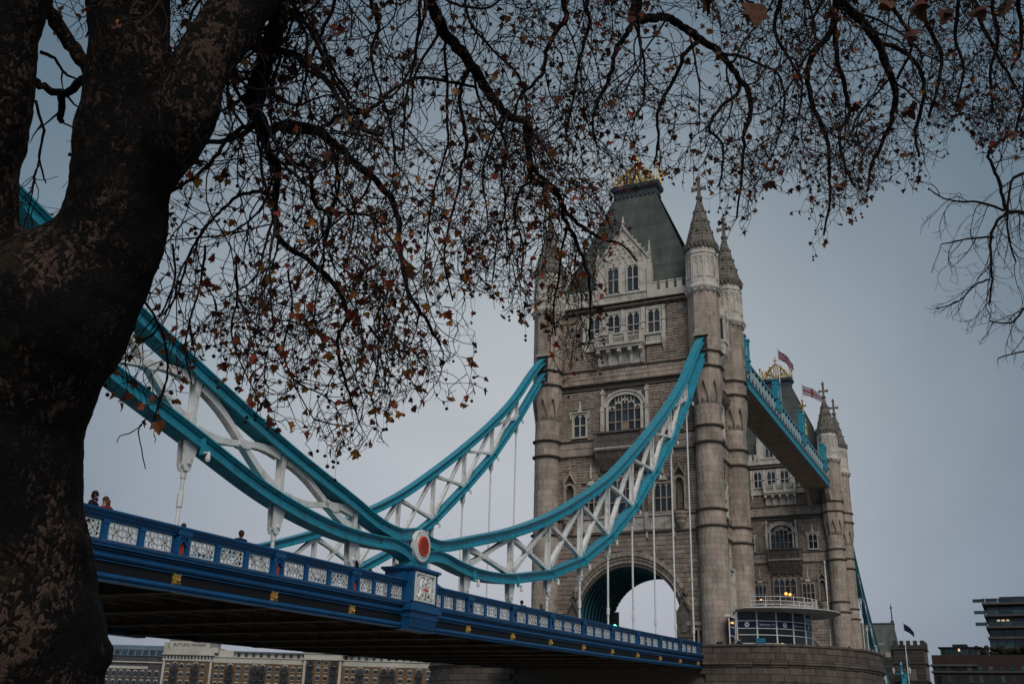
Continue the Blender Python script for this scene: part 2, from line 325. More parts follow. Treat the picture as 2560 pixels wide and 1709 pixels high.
for T, ind in ((Tf, True), (Tb, False)):
    r = MB(T); s = MB(T)
    wall(r, .9, 17.4, ZB, 21.2, .47, 1.0, [arch_hole, (1.6, 3.2, ZB, 11.4)] , .13, singles if ind else None)
    wall(r, 1.0, 17.3, 23.0, 29.75, .29, .62, H_F, .15)
    wall(r, 1.0, 17.3, 31.7, 37.2, .29, .62, H_F, .15)
    wall(r, 1.0, 17.3, 39.75, 46.4, .31, .66, H_F, .15)
    wall(s, 1.0, 17.3, 21.35, 22.85, .75, 1.3, [(4.0, 14.3, 21.3, 23)], .12)
    wall(s, 1.0, 17.3, 29.95, 31.5, .78, 1.35, [(6.9, 12.5, 29, 32)], .12)
    wall(s, 1.0, 17.3, 38.1, 39.6, .5, .9, [], .12)
    r.build('stone_facing', 'rough_stone', tower, kind='stuff'); s.build('ashlar_band', 'smooth_stone', tower, kind='stuff')
for q, scl in singles: link('stone', unit, tower, q, scale=scl)
H_S = [(2.6, 8.3, 10, 18.2), (3.2, 7.7, 23.3, 29), (3.2, 7.7, 32, 36.9), (3.0, 7.9, 40, 46.4)]
for T in (Tn, Ts):
    r = MB(T); s = MB(T)
    for a, b in ((ZB, 21.2), (23, 29.75), (31.7, 37.2), (39.75, 46.4)): wall(r, 1.1, 9.8, a, b, .33, .7, H_S, .14)
    for a, b in ((21.35, 22.85), (29.95, 31.5), (38.1, 39.6)): wall(s, 1.1, 9.8, a, b, .75, 1.2, [], .12)
    r.build('stone_facing', 'rough_stone', tower, kind='stuff'); s.build('ashlar_band', 'smooth_stone', tower, kind='stuff')
# string courses round the building
def string(mb, z, h, d, u0, u1):
    mb.add([(u0, 0, z - h * .5), (u1, 0, z - h * .5), (u1, d, z - h * .1), (u0, d, z - h * .1), (u0, d, z + h * .25), (u1, d, z + h * .25), (u0, 0, z + h * .6), (u1, 0, z + h * .6)],
           [(0, 1, 2, 3), (3, 2, 5, 4), (4, 5, 7, 6), (0, 3, 4, 6), (1, 2, 5, 7)])
STR = [(21.25, .34, .34), (22.95, .26, .3), (29.85, .32, .36), (31.6, .26, .30), (37.35, .22, .26), (37.95, .28, .40), (39.65, .28, .32)]
for T, a, b in ((Tf, 1.0, 17.3), (Tb, 1.0, 17.3), (Tn, 1.1, 9.8), (Ts, 1.1, 9.8)):
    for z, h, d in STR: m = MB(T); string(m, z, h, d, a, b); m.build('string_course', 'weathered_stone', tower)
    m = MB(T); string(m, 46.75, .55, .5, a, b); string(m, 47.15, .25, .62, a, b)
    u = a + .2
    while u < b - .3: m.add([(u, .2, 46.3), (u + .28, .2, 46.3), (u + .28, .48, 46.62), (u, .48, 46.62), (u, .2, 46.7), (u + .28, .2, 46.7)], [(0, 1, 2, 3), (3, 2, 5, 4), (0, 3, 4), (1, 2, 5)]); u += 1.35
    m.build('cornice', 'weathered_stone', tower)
# battlements: solid course and single merlons
for T, spans in ((Tf, ((1.2, 6.05), (12.35, 17.1))), (Tb, ((1.2, 6.05), (12.35, 17.1))), (Tn, ((1.3, 3.2), (7.7, 9.6))), (Ts, ((1.3, 3.2), (7.7, 9.6)))):
    for a, b in spans:
        m = MB(T); m.box(a, b, -.15, .42, 47.28, 48.1); m.build('parapet_wall', 'pale_stone', tower)
        n = max(1, round((b - a) / 1.02)); st = (b - a) / n
        for i in range(n):
            c = a + st * (i + .5); mm_ = MB(T); mm_.box(c - .29, c + .29, -.12, .40, 48.105, 48.95); mm_.box(c - .36, c + .36, -.18, .46, 48.955, 49.12)
            mm_.build('merlon', 'pale_stone', tower)
# ---- windows
def tracery(mb, a, b, zt, w, d0, d1):
    """pointed head of one light, as two cusped spandrels"""
    c = (a + b) / 2; h = (b - a) * .52
    for s, e in ((a, c), (b, c)):
        P = [(s, 0, zt)] + [(s + (e - s) * t, 0, zt - h * (1 - t ** 1.6)) for t in (0, .25, .5, .75, 1)]
        mb.prism([(p[0], d0, p[2]) for p in P], (0, d1 - d0, 0))
def window(T, u0, u1, z0, z1, nl, trs, fr=.18, mul=.09, d=.26, head=True, sill=True, hood=False, m='pale_stone', lit=None, name='window'):
    f = MB(T)
    f.box(u0 - fr, u0, 0, d, z0, z1); f.box(u1, u1 + fr, 0, d, z0, z1); f.box(u0 - fr, u1 + fr, 0, d, z1, z1 + fr)
    w = (u1 - u0) / nl
    for i in range(1, nl): f.box(u0 + w * i - mul / 2, u0 + w * i + mul / 2, .03, d * .72, z0, z1)
    for t in trs: f.box(u0, u1, .028, d * .66, t - mul / 2, t + mul / 2)
    if head:
        for i in range(nl): tracery(f, u0 + w * i, u0 + w * (i + 1), z1, w, .032, d * .62)
    o = f.build(name, m, tower)
    if sill: q = MB(T); q.box(u0 - fr - .08, u1 + fr + .08, 0, d + .14, z0 - .2, z0); q.build('sill', m, o)
    if hood:
        q = MB(T); q.box(u0 - fr - .22, u1 + fr + .22, 0, d + .12, z1 + fr, z1 + fr + .14)
        for s in (u0 - fr - .22, u1 + fr + .08): q.box(s, s + .14, 0, d + .12, z1 - .55, z1 + fr)
        q.prism([(YC * 0 + (u0 + u1) / 2 - .28, .05, z1 + fr + .14), ((u0 + u1) / 2 + .28, .05, z1 + fr + .14), ((u0 + u1) / 2, .05, z1 + fr + .75)], (0, .22, 0))
        q.box((u0 + u1) / 2 - .09, (u0 + u1) / 2 + .09, .05, .25, z1 + fr + .6, z1 + fr + 1.3); q.build('hood_mould', m, o)
    zs = [z0] + sorted(trs) + [z1]
    for i in range(nl):
        for j in range(len(zs) - 1):
            g = MB(T); a, b = u0 + w * i + mul * .4, u0 + w * (i + 1) - mul * .4; t = ru(-.012, .012)
            g.add([(a, .02 + t * .3, zs[j]), (b, .02 - t * .3 + .01, zs[j]), (b, .03, zs[j + 1]), (a, .02, zs[j + 1])], [(0, 1, 2, 3)])
            g.build('pane', 'dim_lit_pane' if lit and (i, j) in lit else 'window_glass', o)
    return o
def relief(mb, u0, u1, z0, z1, d, n, k=1):
    """row of carved quatrefoils in low relief"""
    w = (u1 - u0) / n; r = min(w, (z1 - z0)) * .26
    for i in range(n):
        c = u0 + w * (i + .5); zc = (z0 + z1) / 2
        for a in range(4):
            x, z = c + r * .8 * math.cos(a * math.pi / 2 + .78), zc + r * .8 * math.sin(a * math.pi / 2 + .78)
            mb.add([(x - r * .6, d, z), (x, d, z - r * .6), (x + r * .6, d, z), (x, d, z + r * .6), (x, d + .09, z)], [(0, 1, 4), (1, 2, 4), (2, 3, 4), (3, 0, 4)])
        mb.box(c - w * .5, c - w * .46, d, d + .07, z0, z1)
def pinnacle(mb, u, d, z0, z1, w):
    mb.box(u - w / 2, u + w / 2, d - w / 2, d + w / 2, z0, z0 + (z1 - z0) * .45)
    zm = z0 + (z1 - z0) * .45
    for zz in (zm,): mb.box(u - w * .68, u + w * .68, d - w * .68, d + w * .68, zz, zz + w * .3)
    mb.rings([[(u - w * .5, d - w * .5, zm + w * .3), (u + w * .5, d - w * .5, zm + w * .3), (u + w * .5, d + w * .5, zm + w * .3), (u - w * .5, d + w * .5, zm + w * .3)],
              [(u - .03, d - .03, z1), (u + .03, d - .03, z1), (u + .03, d + .03, z1), (u - .03, d + .03, z1)]])
    mb.sphere((u, d, z1 - .05), w * .36, 6, 4)
for T in (Tf, Tb):
    # four windows under the cornice
    for a, b in ((5.07, 6.42), (7.44, 8.83), (9.75, 11.15), (12.15, 13.5)): window(T, a, b, 43.25, 45.95, 2, [44.45], .2, .1, .26, sill=False)
    m = MB(T)
    for u in (6.95, 9.3, 11.65): m.box(u - .22, u + .22, 0, .42, 43.1, 46.3); m.box(u - .30, u + .30, 0, .5, 44.5, 44.68)
    for u in (4.6, 13.98): m.box(u - .17, u + .17, 0, .36, 42.6, 46.3); m.box(u - .24, u + .24, 0, .44, 44.6, 44.75)
    m.box(4.3, 14.25, 0, .3, 46.16, 46.3); m.box(4.35, 14.2, 0, .40, 42.95, 43.16); m.build('window_surround', 'pale_stone', tower)
    m = MB(T)                                              # carved panels either side of the balcony, with pendants
    for a, b in ((4.75, 6.7), (12.5, 13.85)): m = MB(T); m.box(a, b, 0, .2, 41.95, 42.94); relief(m, a, b, 42.0, 42.9, .2, 3); m.box(a, b, 0, .38, 41.8, 41.94); m.build('carved_panel', 'pale_stone', tower)
    for u in (4.62, 13.98):
        m = MB(T)
        m.box(u - .2, u + .2, 0, .45, 41.8, 43.0); m.rings([[(u - .18, .1, 41.8), (u + .18, .1, 41.8), (u + .18, .42, 41.8), (u - .18, .42, 41.8)], [(u - .04, .1, 40.9), (u + .04, .1, 40.9), (u + .04, .2, 40.9), (u - .04, .2, 40.9)]]); m.build('pendant', 'pale_stone', tower)
    m = MB(T)                                              # upper balcony on corbels
    for u in (7.0, 8.75, 10.5, 12.2): m.box(u - .2, u + .2, .75, 1.15, 42.1, 43.45); m.box(u - .26, u + .26, .7, 1.2, 43.45, 43.62)
    m.box(6.85, 12.35, .86, 1.04, 42.1, 42.3); m.box(6.85, 12.35, .84, 1.08, 43.2, 43.38)
    for k in range(3):
        a = 7.2 + 1.75 * k
        for i in range(5): m.bar((a + .27 * i, .95, 42.3), (a + .27 * i + .27, .95, 43.2), .06, .07); m.bar((a + .27 * i + .27, .95, 42.3), (a + .27 * i, .95, 43.2), .06, .07)
    for s in (6.95, 12.25): m.box(s - .1, s + .1, .1, .8, 42.1, 43.38)
    m.box(6.75, 12.45, 0, 1.2, 41.9, 42.12); m.box(6.85, 12.35, 0, 1.05, 41.6, 41.9)
    for u in (7.1, 8.35, 9.6, 10.85, 12.1):
        m.prism([(u - .16, 0, 41.6), (u - .16, 1.0, 41.6), (u - .16, .95, 41.25), (u - .16, .55, 40.8), (u - .16, .4, 39.85), (u - .16, 0, 39.75)], (.32, 0, 0)); m.box(u - .2, u + .2, .6, 1.06, 41.18, 41.5)
    m.box(7.0, 12.2, 0, .22, 39.9, 41.6); relief(m, 7.25, 12.0, 40.1, 41.2, .22, 6); m.build('balcony', 'pale_stone', tower)
    # the great arched window
    o = window(T, 7.45, 11.1, 32.25, 36.25, 5, [33.35, 34.7], .10, .1, .26, head=False, sill=False, m='smooth_stone', lit={(2, 0)} if T is Tf else None, name='arched_window')
    m = MB(T); cx, rx, rz, zs = 9.27, 1.95, 1.35, 35.1
    arc = lambda k, n=18: [(cx + (rx + k) * math.cos(t), zs + (rz + k * .9) * math.sin(t)) for t in np.linspace(0, math.pi, n)]
    for k0, k1, d in ((-.08, .10, .34), (.10, .34, .28), (.34, .50, .42)):
        A, B = arc(k0), arc(k1)
        for i in range(17): m.prism([(A[i][0], .02, A[i][1]), (B[i][0], .02, B[i][1]), (B[i + 1][0], .02, B[i + 1][1]), (A[i + 1][0], .02, A[i + 1][1])], (0, d, 0))
    for s in (7.15, 11.1): m.box(s, s + .3, 0, .34, 32.2, 35.15)
    A = arc(-.08); ztop = 36.9                             # spandrels cover the square corners of the window
    for i in range(17): m.prism([(A[i][0], .03, A[i][1]), (A[i][0], .03, 36.62), (A[i + 1][0], .03, 36.62), (A[i + 1][0], .03, A[i + 1][1])], (0, .17, 0))
    for i in range(5): tracery(m, 7.45 + .73 * i, 8.18 + .73 * i, [35.15, 35.65, 35.95, 35.65, 35.15][i], .73, .05, .18)
    for u in (8.55, 9.27, 10.0): m.box(u - .05, u + .05, .05, .18, 35.4, 36.35)
    for u in (8.9, 9.64): m.box(u - .035, u + .035, .05, .17, 35.2, 36.4)
    m.build('arch_moulding', 'pale_stone', o)
    for u in (6.72, 11.82): q = MB(T); q.box(u - .2, u + .2, 0, .45, 32.2, 35.2); q.box(u - .26, u + .26, 0, .5, 34.6, 34.8); q.box(u - .15, u + .15, 0, .38, 35.2, 36.6); q.box(u - .22, u + .22, 0, .46, 36.6, 36.9); q.box(u - .11, u + .11, 0, .3, 36.9, 37.2); q.build('buttress', 'pale_stone', tower)
    # lower balcony, dark with soot, on a deep corbel
    m = MB(T); m.box(6.95, 12.5, .05, .95, 30.35, 31.95); m.box(6.75, 12.7, 0, 1.15, 31.95, 32.15); m.box(6.8, 12.65, 0, 1.1, 30.0, 30.2); relief(m, 7.3, 12.2, 30.6, 31.7, .95, 10)
    for u in (7.05, 12.38): m.box(u - .22, u + .22, .6, 1.12, 30.2, 32.0)
    m.rings([[(6.9, 0, 30.0), (12.55, 0, 30.0), (12.55, 1.0, 30.0), (6.9, 1.0, 30.0)], [(7.0, 0, 29.2), (12.4, 0, 29.2), (12.4, .75, 29.2), (7.0, .75, 29.2)], [(7.4, 0, 28.0), (12.0, 0, 28.0), (12.0, .2, 28.0), (7.4, .2, 28.0)]])
    for u in (7.1, 8.4, 9.7, 11.0, 12.3): m.prism([(u - .15, 0, 30.0), (u - .15, 1.02, 30.0), (u - .15, .85, 29.3), (u - .15, .35, 28.4), (u - .15, .22, 27.6), (u - .15, 0, 27.4)], (.3, 0, 0))
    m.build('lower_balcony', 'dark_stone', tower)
    m = MB(T); m.box(6.95, 12.5, .96, 1.13, 30.205, 30.36); m.build('balcony_ledge', 'pale_stone', tower)
    for a, b in ((3.05, 4.45), (13.83, 15.23)): window(T, a, b, 32.05, 34.6, 2, [33.35], .2, .1, .26, hood=True)
    # lower storey windows and niches
    window(T, 7.45, 11.15, 23.25, 27.2, 4, [24.5, 25.9], .16, .1, .26, m='smooth_stone'); window(T, 4.2, 6.1, 23.25, 26.2, 3, [24.7], .18, .1, .26, m='smooth_stone'); window(T, 12.25, 14.15, 23.25, 26.2, 3, [24.7], .18, .1, .26, m='smooth_stone')
    for u in (5.15, 13.2): m = MB(T); m.prism([(u - .5, .1, 26.55), (u + .5, .1, 26.55), (u, .1, 27.3)], (0, .25, 0)); pinnacle(m, u, .25, 27.0, 28.9, .2); m.build('gablet', 'pale_stone', tower)
    for u in (3.35, 15.6):
        m = MB(T); m.box(u - .68, u - .5, 0, .5, 23.3, 26.9); m.box(u + .5, u + .68, 0, .5, 23.3, 26.9)
        for i in range(8):
            t0, t1 = math.pi * i / 8, math.pi * (i + 1) / 8
            m.prism([(u + .42 * math.cos(t0), .05, 26.2 + .5 * math.sin(t0)), (u + .56 * math.cos(t0), .05, 26.2 + .7 * math.sin(t0)), (u + .56 * math.cos(t1), .05, 26.2 + .7 * math.sin(t1)), (u + .42 * math.cos(t1), .05, 26.2 + .5 * math.sin(t1))], (0, .45, 0))
        for s in (-1, 1): m.bar((u + s * .72, .4, 26.75), (u, .4, 28.0), .3, .12, side=(0, 1, 0)); pinnacle(m, u + s * .68, .35, 26.7, 27.9, .2)
        m.box(u - .09, u + .09, .3, .48, 27.9, 28.5); m.box(u - .17, u + .17, .25, .53, 28.45, 28.62); m.box(u - .05, u + .05, .34, .44, 28.6, 29.15)
        o = m.build('niche', 'smooth_stone', tower)
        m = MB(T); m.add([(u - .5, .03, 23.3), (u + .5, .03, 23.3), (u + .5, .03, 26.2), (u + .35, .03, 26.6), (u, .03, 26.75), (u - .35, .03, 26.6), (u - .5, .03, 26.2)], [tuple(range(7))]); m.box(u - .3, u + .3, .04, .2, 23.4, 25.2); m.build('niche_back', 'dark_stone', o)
        m = MB(T); m.T = None; c = T((u, .25, 0)); m.lathe(c[0], c[1], [(.12, 21.3), (.4, 21.75), (.52, 22.0), (.5, 22.2), (.68, 22.5), (.68, 22.7), (.78, 22.85), (.78, 23.1)], 14); m.build('corbel', 'smooth_stone', tower)
    m = MB(T); m.box(4.1, 14.2, 0, .2, 21.45, 22.85); relief(m, 4.3, 14.1, 21.6, 22.7, .2, 13)
    for u in (4.1, 7.0, 11.5, 14.2): m.box(u - .16, u + .16, 0, .42, 21.5, 23.3); m.box(u - .1, u + .1, 0, .3, 20.6, 21.5)
    m.box(3.9, 14.5, 0, .36, 22.86, 23.1); m.build('carved_frieze', 'pale_stone', tower)
    # orders of the road arch, ring by ring, voussoir by voussoir
    for rk, (a0, a1, b0, b1, d, mm_) in enumerate(((5.45, 5.75, 5.35, 5.7, .02, 'dark_stone'), (5.75, 6.05, 5.7, 6.05, .12, 'smooth_stone'), (6.05, 6.3, 6.05, 6.4, .22, 'rough_stone'), (6.3, 6.62, 6.4, 6.85, .34, 'smooth_stone'))):
        m = MB(T); n = 34
        for i in range(n):
            t0, t1 = math.pi * i / n + .004, math.pi * (i + 1) / n - .004
            m.prism([(YC + a * math.cos(t), -.3, 12.45 + b * math.sin(t)) for a, b, t in ((a0, b0, t0), (a1, b1, t0), (a1, b1, t1), (a0, b0, t1))], (0, .3 + d, 0))
        for s in (-1, 1):
            for k in range(9): z = ZB + .45 * k; m.box(*sorted((YC + s * a0, YC + s * a1)), -.3, d, z + .01, z + .44)
        m.build('arch_order', mm_, tower, kind='stuff')
    for s in (-1, 1):                                      # gabled shrines on the jambs, a small door beyond the near one
        u = YC + s * 5.95; m = MB(T)
        m.box(u - .75, u + .75, 0, .75, ZB, 10.6); m.box(u - .85, u + .85, 0, .85, 10.6, 10.8); m.box(u - .7, u + .7, 0, .6, 10.8, 12.9)
        for q in (-1, 1): m.bar((u + q * .85, .45, 12.7), (u, .45, 14.3), .55, .16, side=(0, 1, 0)); m.box(u + q * .7 - .12, u + q * .7 + .12, .1, .75, 10.8, 13.2)
        m.prism([(u - .7, .1, 12.9), (u + .7, .1, 12.9), (u, .1, 14.1)], (0, .45, 0)); m.box(u - .1, u + .1, .3, .5, 14.2, 15.3); m.box(u - .35, u + .35, .3, .5, 14.6, 14.85); m.sphere((u, .4, 15.3), .17, 6, 4)
        m.box(u - .3, u + .3, .6, .72, 11.1, 12.2); m.build('shrine', 'dark_stone', tower)
    m = MB(T); m.box(1.75, 1.95, 0, .5, ZB, 11.3); m.box(2.95, 3.12, 0, .5, ZB, 11.3); m.box(1.5, 3.2, 0, .7, 11.75, 12.1); m.box(1.6, 3.15, 0, .5, 11.3, 11.75)
    o = m.build('side_door', 'smooth_stone', tower); m = MB(T); m.box(1.95, 2.95, 0, .04, ZB, 11.3); m.build('doorway_shade', 'ink', o)  # flat dark panel painted for the shade in the open doorway
# ribs inside the arch, and a dark sheet added to paint its shade
for k in range(10):
    x = 1.15 + .95 * k; R = [[(x + a, YC + (5.46 - b) * math.cos(t), 12.5 + (5.38 - b) * math.sin(t) ** .92) for a, b in ((0, 0), (.06, 0), (.06, .09), (0, .09))] for t in np.linspace(0.02, math.pi - .02, 25)]
    m = MB(); m.rings(R); [m.box(x, x + .06, y0, y0 + .09, ZB, 12.6) for y0 in (YC - 5.47, YC + 5.38)]; m.build('arch_rib', 'teal_paint', tower)
m = MB(); m.rings([[(x, YC + 5.475 * math.cos(t), 12.5 + 5.395 * math.sin(t) ** .92) for t in np.linspace(0, math.pi, 25)] for x in (.9, 10.1)], close=False, caps=False); [m.box(.9, 10.1, y0, y0 + .02, ZB, 12.5) for y0 in (YC - 5.49, YC + 5.47)]; m.build('arch_shade_lining', 'ink', tower)
# side faces
for T in (Tn, Ts):
    for zz, n in ((10.2, 3),):
        for u in (2.75, 4.65, 6.55): window(T, u, u + 1.35, 10.3, 13.6, 2, [12.0], .2, .1, .3, sill=True); window(T, u, u + 1.35, 14.4, 17.6, 2, [16.0], .2, .1, .3, sill=True)
    m = MB(T); [m.box(u, u + .3, 0, .5, 9.6, 18.3) for u in (2.35, 4.25, 6.15, 8.05)]; m.box(2.2, 8.5, 0, .45, 18.0, 18.3); m.box(2.2, 8.5, 0, .45, 13.8, 14.2); m.box(2.2, 8.5, 0, .5, 9.5, 9.8)
    for u in (3.4, 5.4, 7.3): pinnacle(m, u, .3, 18.3, 20.6, .26)
    m.build('window_bay', 'pale_stone', tower)
    for a, z in ((3.4, 23.6), (5.7, 23.6), (3.4, 32.2), (5.7, 32.2)): window(T, a, a + 1.75, z, z + 3.6, 2, [z + 1.9], .22, .1, .3)
    m = MB(T)                                              # machicolated bracket, then the oriel
    for i in range(9): u = 2.1 + .8 * i; m.prism([(u, 0, 37.2), (u, .8, 37.2), (u, .7, 36.6), (u, .25, 35.9), (u, 0, 34.6 + .3 * abs(i - 4) % 1)], (.34, 0, 0))
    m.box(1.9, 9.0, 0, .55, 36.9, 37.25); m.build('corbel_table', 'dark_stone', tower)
    m = MB(T); P = [(3.5, 0), (3.9, .9), (4.8, 1.45), (6.1, 1.45), (7.0, .9), (7.4, 0)]
    def hx(k, z, c=(5.45, 0)): return [(c[0] + (p[0] - c[0]) * k, p[1] * k, z) for p in P]
    m.rings([hx(.12, 39.2), hx(.35, 39.9), hx(.6, 40.4), hx(.85, 41.0), hx(1, 41.3), hx(1, 42.6)]); m.rings([hx(1.07, 42.6), hx(1.07, 42.85)]); m.rings([hx(1.0, 45.4), hx(1.1, 45.7), hx(1.1, 45.9)]); m.rings([hx(1.05, 45.9), hx(1.0, 46.6)])
    for a, b in zip(P, P[1:]): relief(m, *sorted((a[0], b[0])), 41.5, 42.4, min(a[1], b[1]) + .35, 2)
    for p in P: m.box(p[0] - .14, p[0] + .14, p[1] - .14 if p[1] else 0, p[1] + .14, 42.6, 45.5)
    o = m.build('oriel', 'pale_stone', tower); m = MB(T); m.rings([hx(.93, 42.8), hx(.93, 45.4)]); m.build('oriel_glazing', 'window_glass', o)
# gables with a pair of windows, breaking the battlements
def gable(T, c, w, zsh, zap, dep, wins, n='gable'):
    m = MB(T); P = [(c - w, 47.3), (c + w, 47.3), (c + w, zsh - 1.6), (c + w * .93, zsh), (c, zap), (c - w * .93, zsh), (c - w, zsh - 1.6)]
    m.prism([(p[0], .28, p[1]) for p in P], (0, -dep, 0)); o = m.build(n, 'pale_stone', tower)
    m = MB(T)
    for s in (-1, 1):
        m.bar((c + s * w * 1.02, .2, zsh - .15), (c, .2, zap + .15), .5, .22, side=(0, 1, 0))
        for k in range(7): t = (k + .5) / 7; m.sphere((c + s * w * (1 - t), .25, zsh + (zap - zsh) * t + .25), .17, 6, 4)
        m.box(c + s * w - .26, c + s * w + .26, -.2, .5, 47.3, zsh - 1.2); pinnacle(m, c + s * w, .18, zsh - 1.2, zsh + 2.0, .36)
    pinnacle(m, c, .2, zap, zap + 1.6, .26); m.build('coping', 'pale_stone', o)
    m = MB(T)
    for k, (z, h) in enumerate(((zsh - .3, .9), (zsh + .95, .8), (zsh + 2.0, .7))):
        half = w * .78 * (1 - (z + .5 - zsh) / (zap - zsh)) if z > zsh else w * .78; nn = max(1, int(half * 2 / .62)); st = 2 * half / nn
        for i in range(nn):
            u = c - half + st * (i + .5); m.box(u - st * .42, u - st * .3, .28, .38, z, z + h * .6); m.box(u + st * .3, u + st * .42, .28, .38, z, z + h * .6)
            for q in (-1, 1): m.bar((u + q * st * .36, .33, z + h * .55), (u, .33, z + h * .95), .1, .09, side=(0, 1, 0))
    relief(m, c - w * .8, c - .2, 47.55, 48.15, .28, 4); relief(m, c + .2, c + w * .8, 47.55, 48.15, .28, 4); m.box(c - w * .9, c + w * .9, .25, .42, 48.2, 48.34)
    m.build('gable_tracery', 'pale_stone', o)
    for a, b in wins:
        k = len(KW); window(lambda p: T((p[0], p[1] + .28, p[2])), a, b, 48.55, 51.65, 2, [50.1], .14, .1, .2, sill=False)
KW = []
for T in (Tf, Tb): gable(T, 9.2, 3.1, 52.4, 56.5, 4.2, ((7.4, 8.7), (9.75, 11.05)))
for T in (Tn, Ts): gable(T, 5.45, 1.9, 51.4, 54.5, 5.5, ((4.8, 6.1),))
# roof
def rect(x0, x1, y0, y1, z): return [(x0, y0, z), (x1, y0, z), (x1, y1, z), (x0, y1, z)]
m = MB(); m.rings([rect(1.15, 9.75, .85, 17.45, 47.3), rect(1.3, 9.6, .95, 17.35, 49.2), rect(4.55, 6.35, 6.5, 11.8, 63.0)]); roof = m.build('roof', 'slate', tower)
m = MB()                                                   # overlapping slate courses as thin steps
for k in range(62):
    t = k / 62; t2 = (k + 1) / 62; L = lambda a, b, t: a + (b - a) * t
    o0, o1 = .045, .012
    m.rings([rect(L(1.3, 4.55, t) - o0, L(9.6, 6.35, t) + o0, L(.95, 6.5, t) - o0, L(17.35, 11.8, t) + o0, L(49.2, 63, t)), rect(L(1.3, 4.55, t2) - o1, L(9.6, 6.35, t2) + o1, L(.95, 6.5, t2) - o1, L(17.35, 11.8, t2) + o1, L(49.2, 63, t2))], caps=False)
m.build('slate_courses', 'slate', roof, kind='stuff')
m = MB(); m.rings([rect(4.5, 6.4, 6.45, 11.85, 62.6), rect(4.5, 6.4, 6.45, 11.85, 63.6), rect(4.2, 6.7, 6.15, 12.15, 64.0), rect(4.2, 6.7, 6.15, 12.15, 64.5)])
for i in range(10): m.sphere((4.42, 6.7 + .54 * i, 62.95), .17, 6, 4); m.sphere((6.48, 6.7 + .54 * i, 62.95), .17, 6, 4)
for i in range(3): m.sphere((4.9 + .55 * i, 6.38, 62.95), .17, 6, 4)
m.build('roof_crown', 'lead', roof)
m = MB()                                                   # gilded cresting: fence, corner posts, openwork crown, finial
for x0, x1, y0, y1 in ((4.35, 6.55, 6.3, 6.38), (4.35, 6.55, 11.92, 12.0), (4.35, 4.43, 6.3, 12), (6.47, 6.55, 6.3, 12)): m.box(x0, x1, y0, y1, 64.5, 64.62); m.box(x0, x1, y0, y1, 65.0, 65.1)
for i in range(17): y = 6.4 + .34 * i; [m.box(x, x + .1, y, y + .12, 64.6, 65.25 if i % 2 else 65.0) for x in (4.33, 6.46)]
for x in (4.45, 6.45):
    for y in (6.4, 11.9): m.lathe(x, y, [(.13, 64.5), (.1, 66.4), (.2, 66.5), (.2, 66.6), (.08, 66.7), (.2, 66.9), (.22, 67.05), (.1, 67.25), (.02, 67.7)], 8)
for s in (-1, 1):
    for x in (4.6, 6.3):
        pts = [(x, YC + s * 2.3, 65.1), (L(x, 5.45, .35), YC + s * 1.75, 66.2), (L(x, 5.45, .7), YC + s * .95, 67.3), (5.45, YC, 68.3)]
        m.tube(pts, [.16, .15, .14, .12], 6); [m.sphere((p[0], p[1], p[2] + .17), .26, 6, 4) for p in pts[1:3]]
        m.bar(pts[1], (5.45, YC + s * .2, 65.2), .14, .14); m.bar(pts[2], (x, YC + s * .7, 65.1), .14, .14)
    for k in range(3): m.bar((5.45, YC + s * (.5 + .75 * k), 65.1), (5.45, YC + s * (.3 + .6 * k), 67.6 - .85 * k), .15, .15)
m.lathe(5.45, YC, [(.2, 64.5), (.17, 68.0), (.34, 68.15), (.14, 68.35), (.12, 68.8), (.3, 68.95), (.3, 69.1), (.1, 69.25), (.08, 69.5), (.2, 69.6), (.05, 69.8), (.02, 70.1)], 8)
m.v = [(p[0], p[1], 64.5 + (p[2] - 64.5) * .86) for p in m.v]; m.build('gilded_crest', 'gold', roof)

# ---- turrets: stone drums below, octagons above
OCT = math.pi / 8
def blocks(mb, cx, cy, R, z0, z1, ch, nseg, per, n8=False, d=.07):
    n = max(1, round((z1 - z0) / ch)); h = (z1 - z0) / n
    for k in range(n):
        off = (0 if n8 else (k % 2) * math.pi / nseg + ru(0, .2))
        for i in range(nseg):
            a0, a1 = off + 2 * math.pi * i / nseg, off + 2 * math.pi * (i + 1) / nseg; e = .008 / R; za, zb = z0 + k * h + .007, z0 + (k + 1) * h - .007
            if n8:
                A = OCT + 2 * math.pi * (i // per) / 8; B = A + math.pi / 4; pa, pb = np.array([math.cos(A), math.sin(A)]) * R, np.array([math.cos(B), math.sin(B)]) * R
                sh = (.5 if per == 2 else 0); off2 = (.38 if k % 2 else .62)
                t0, t1 = ((0, off2), (off2, 1))[i % 2] if per == 2 else (0, 1)
                q0, q1 = pa + (pb - pa) * (t0 + .004), pa + (pb - pa) * (t1 - .004); arcp = [q0, q1]
            else: arcp = [np.array([math.cos(t), math.sin(t)]) * R for t in np.linspace(a0 + e, a1 - e, 3)]
            inn = [p * (1 - d / R) for p in arcp]; r = ru(-.006, .006); arcp = [p * (1 + r / R) for p in arcp]; m_ = len(arcp)
            vs = [(cx + p[0], cy + p[1], z) for z in (za, zb) for p in arcp] + [(cx + p[0], cy + p[1], z) for z in (za, zb) for p in inn]
            fs = [(j, j + 1, m_ + j + 1, m_ + j) for j in range(m_ - 1)] + [(0, m_, 3 * m_, 2 * m_), (m_ - 1, 2 * m_ - 1, 4 * m_ - 1, 3 * m_ - 1)] + [(m_ + j, m_ + j + 1, 3 * m_ + j + 1, 3 * m_ + j) for j in range(m_ - 1)] + [(j, j + 1, 2 * m_ + j + 1, 2 * m_ + j) for j in range(m_ - 1)]
            mb.add(vs, fs)
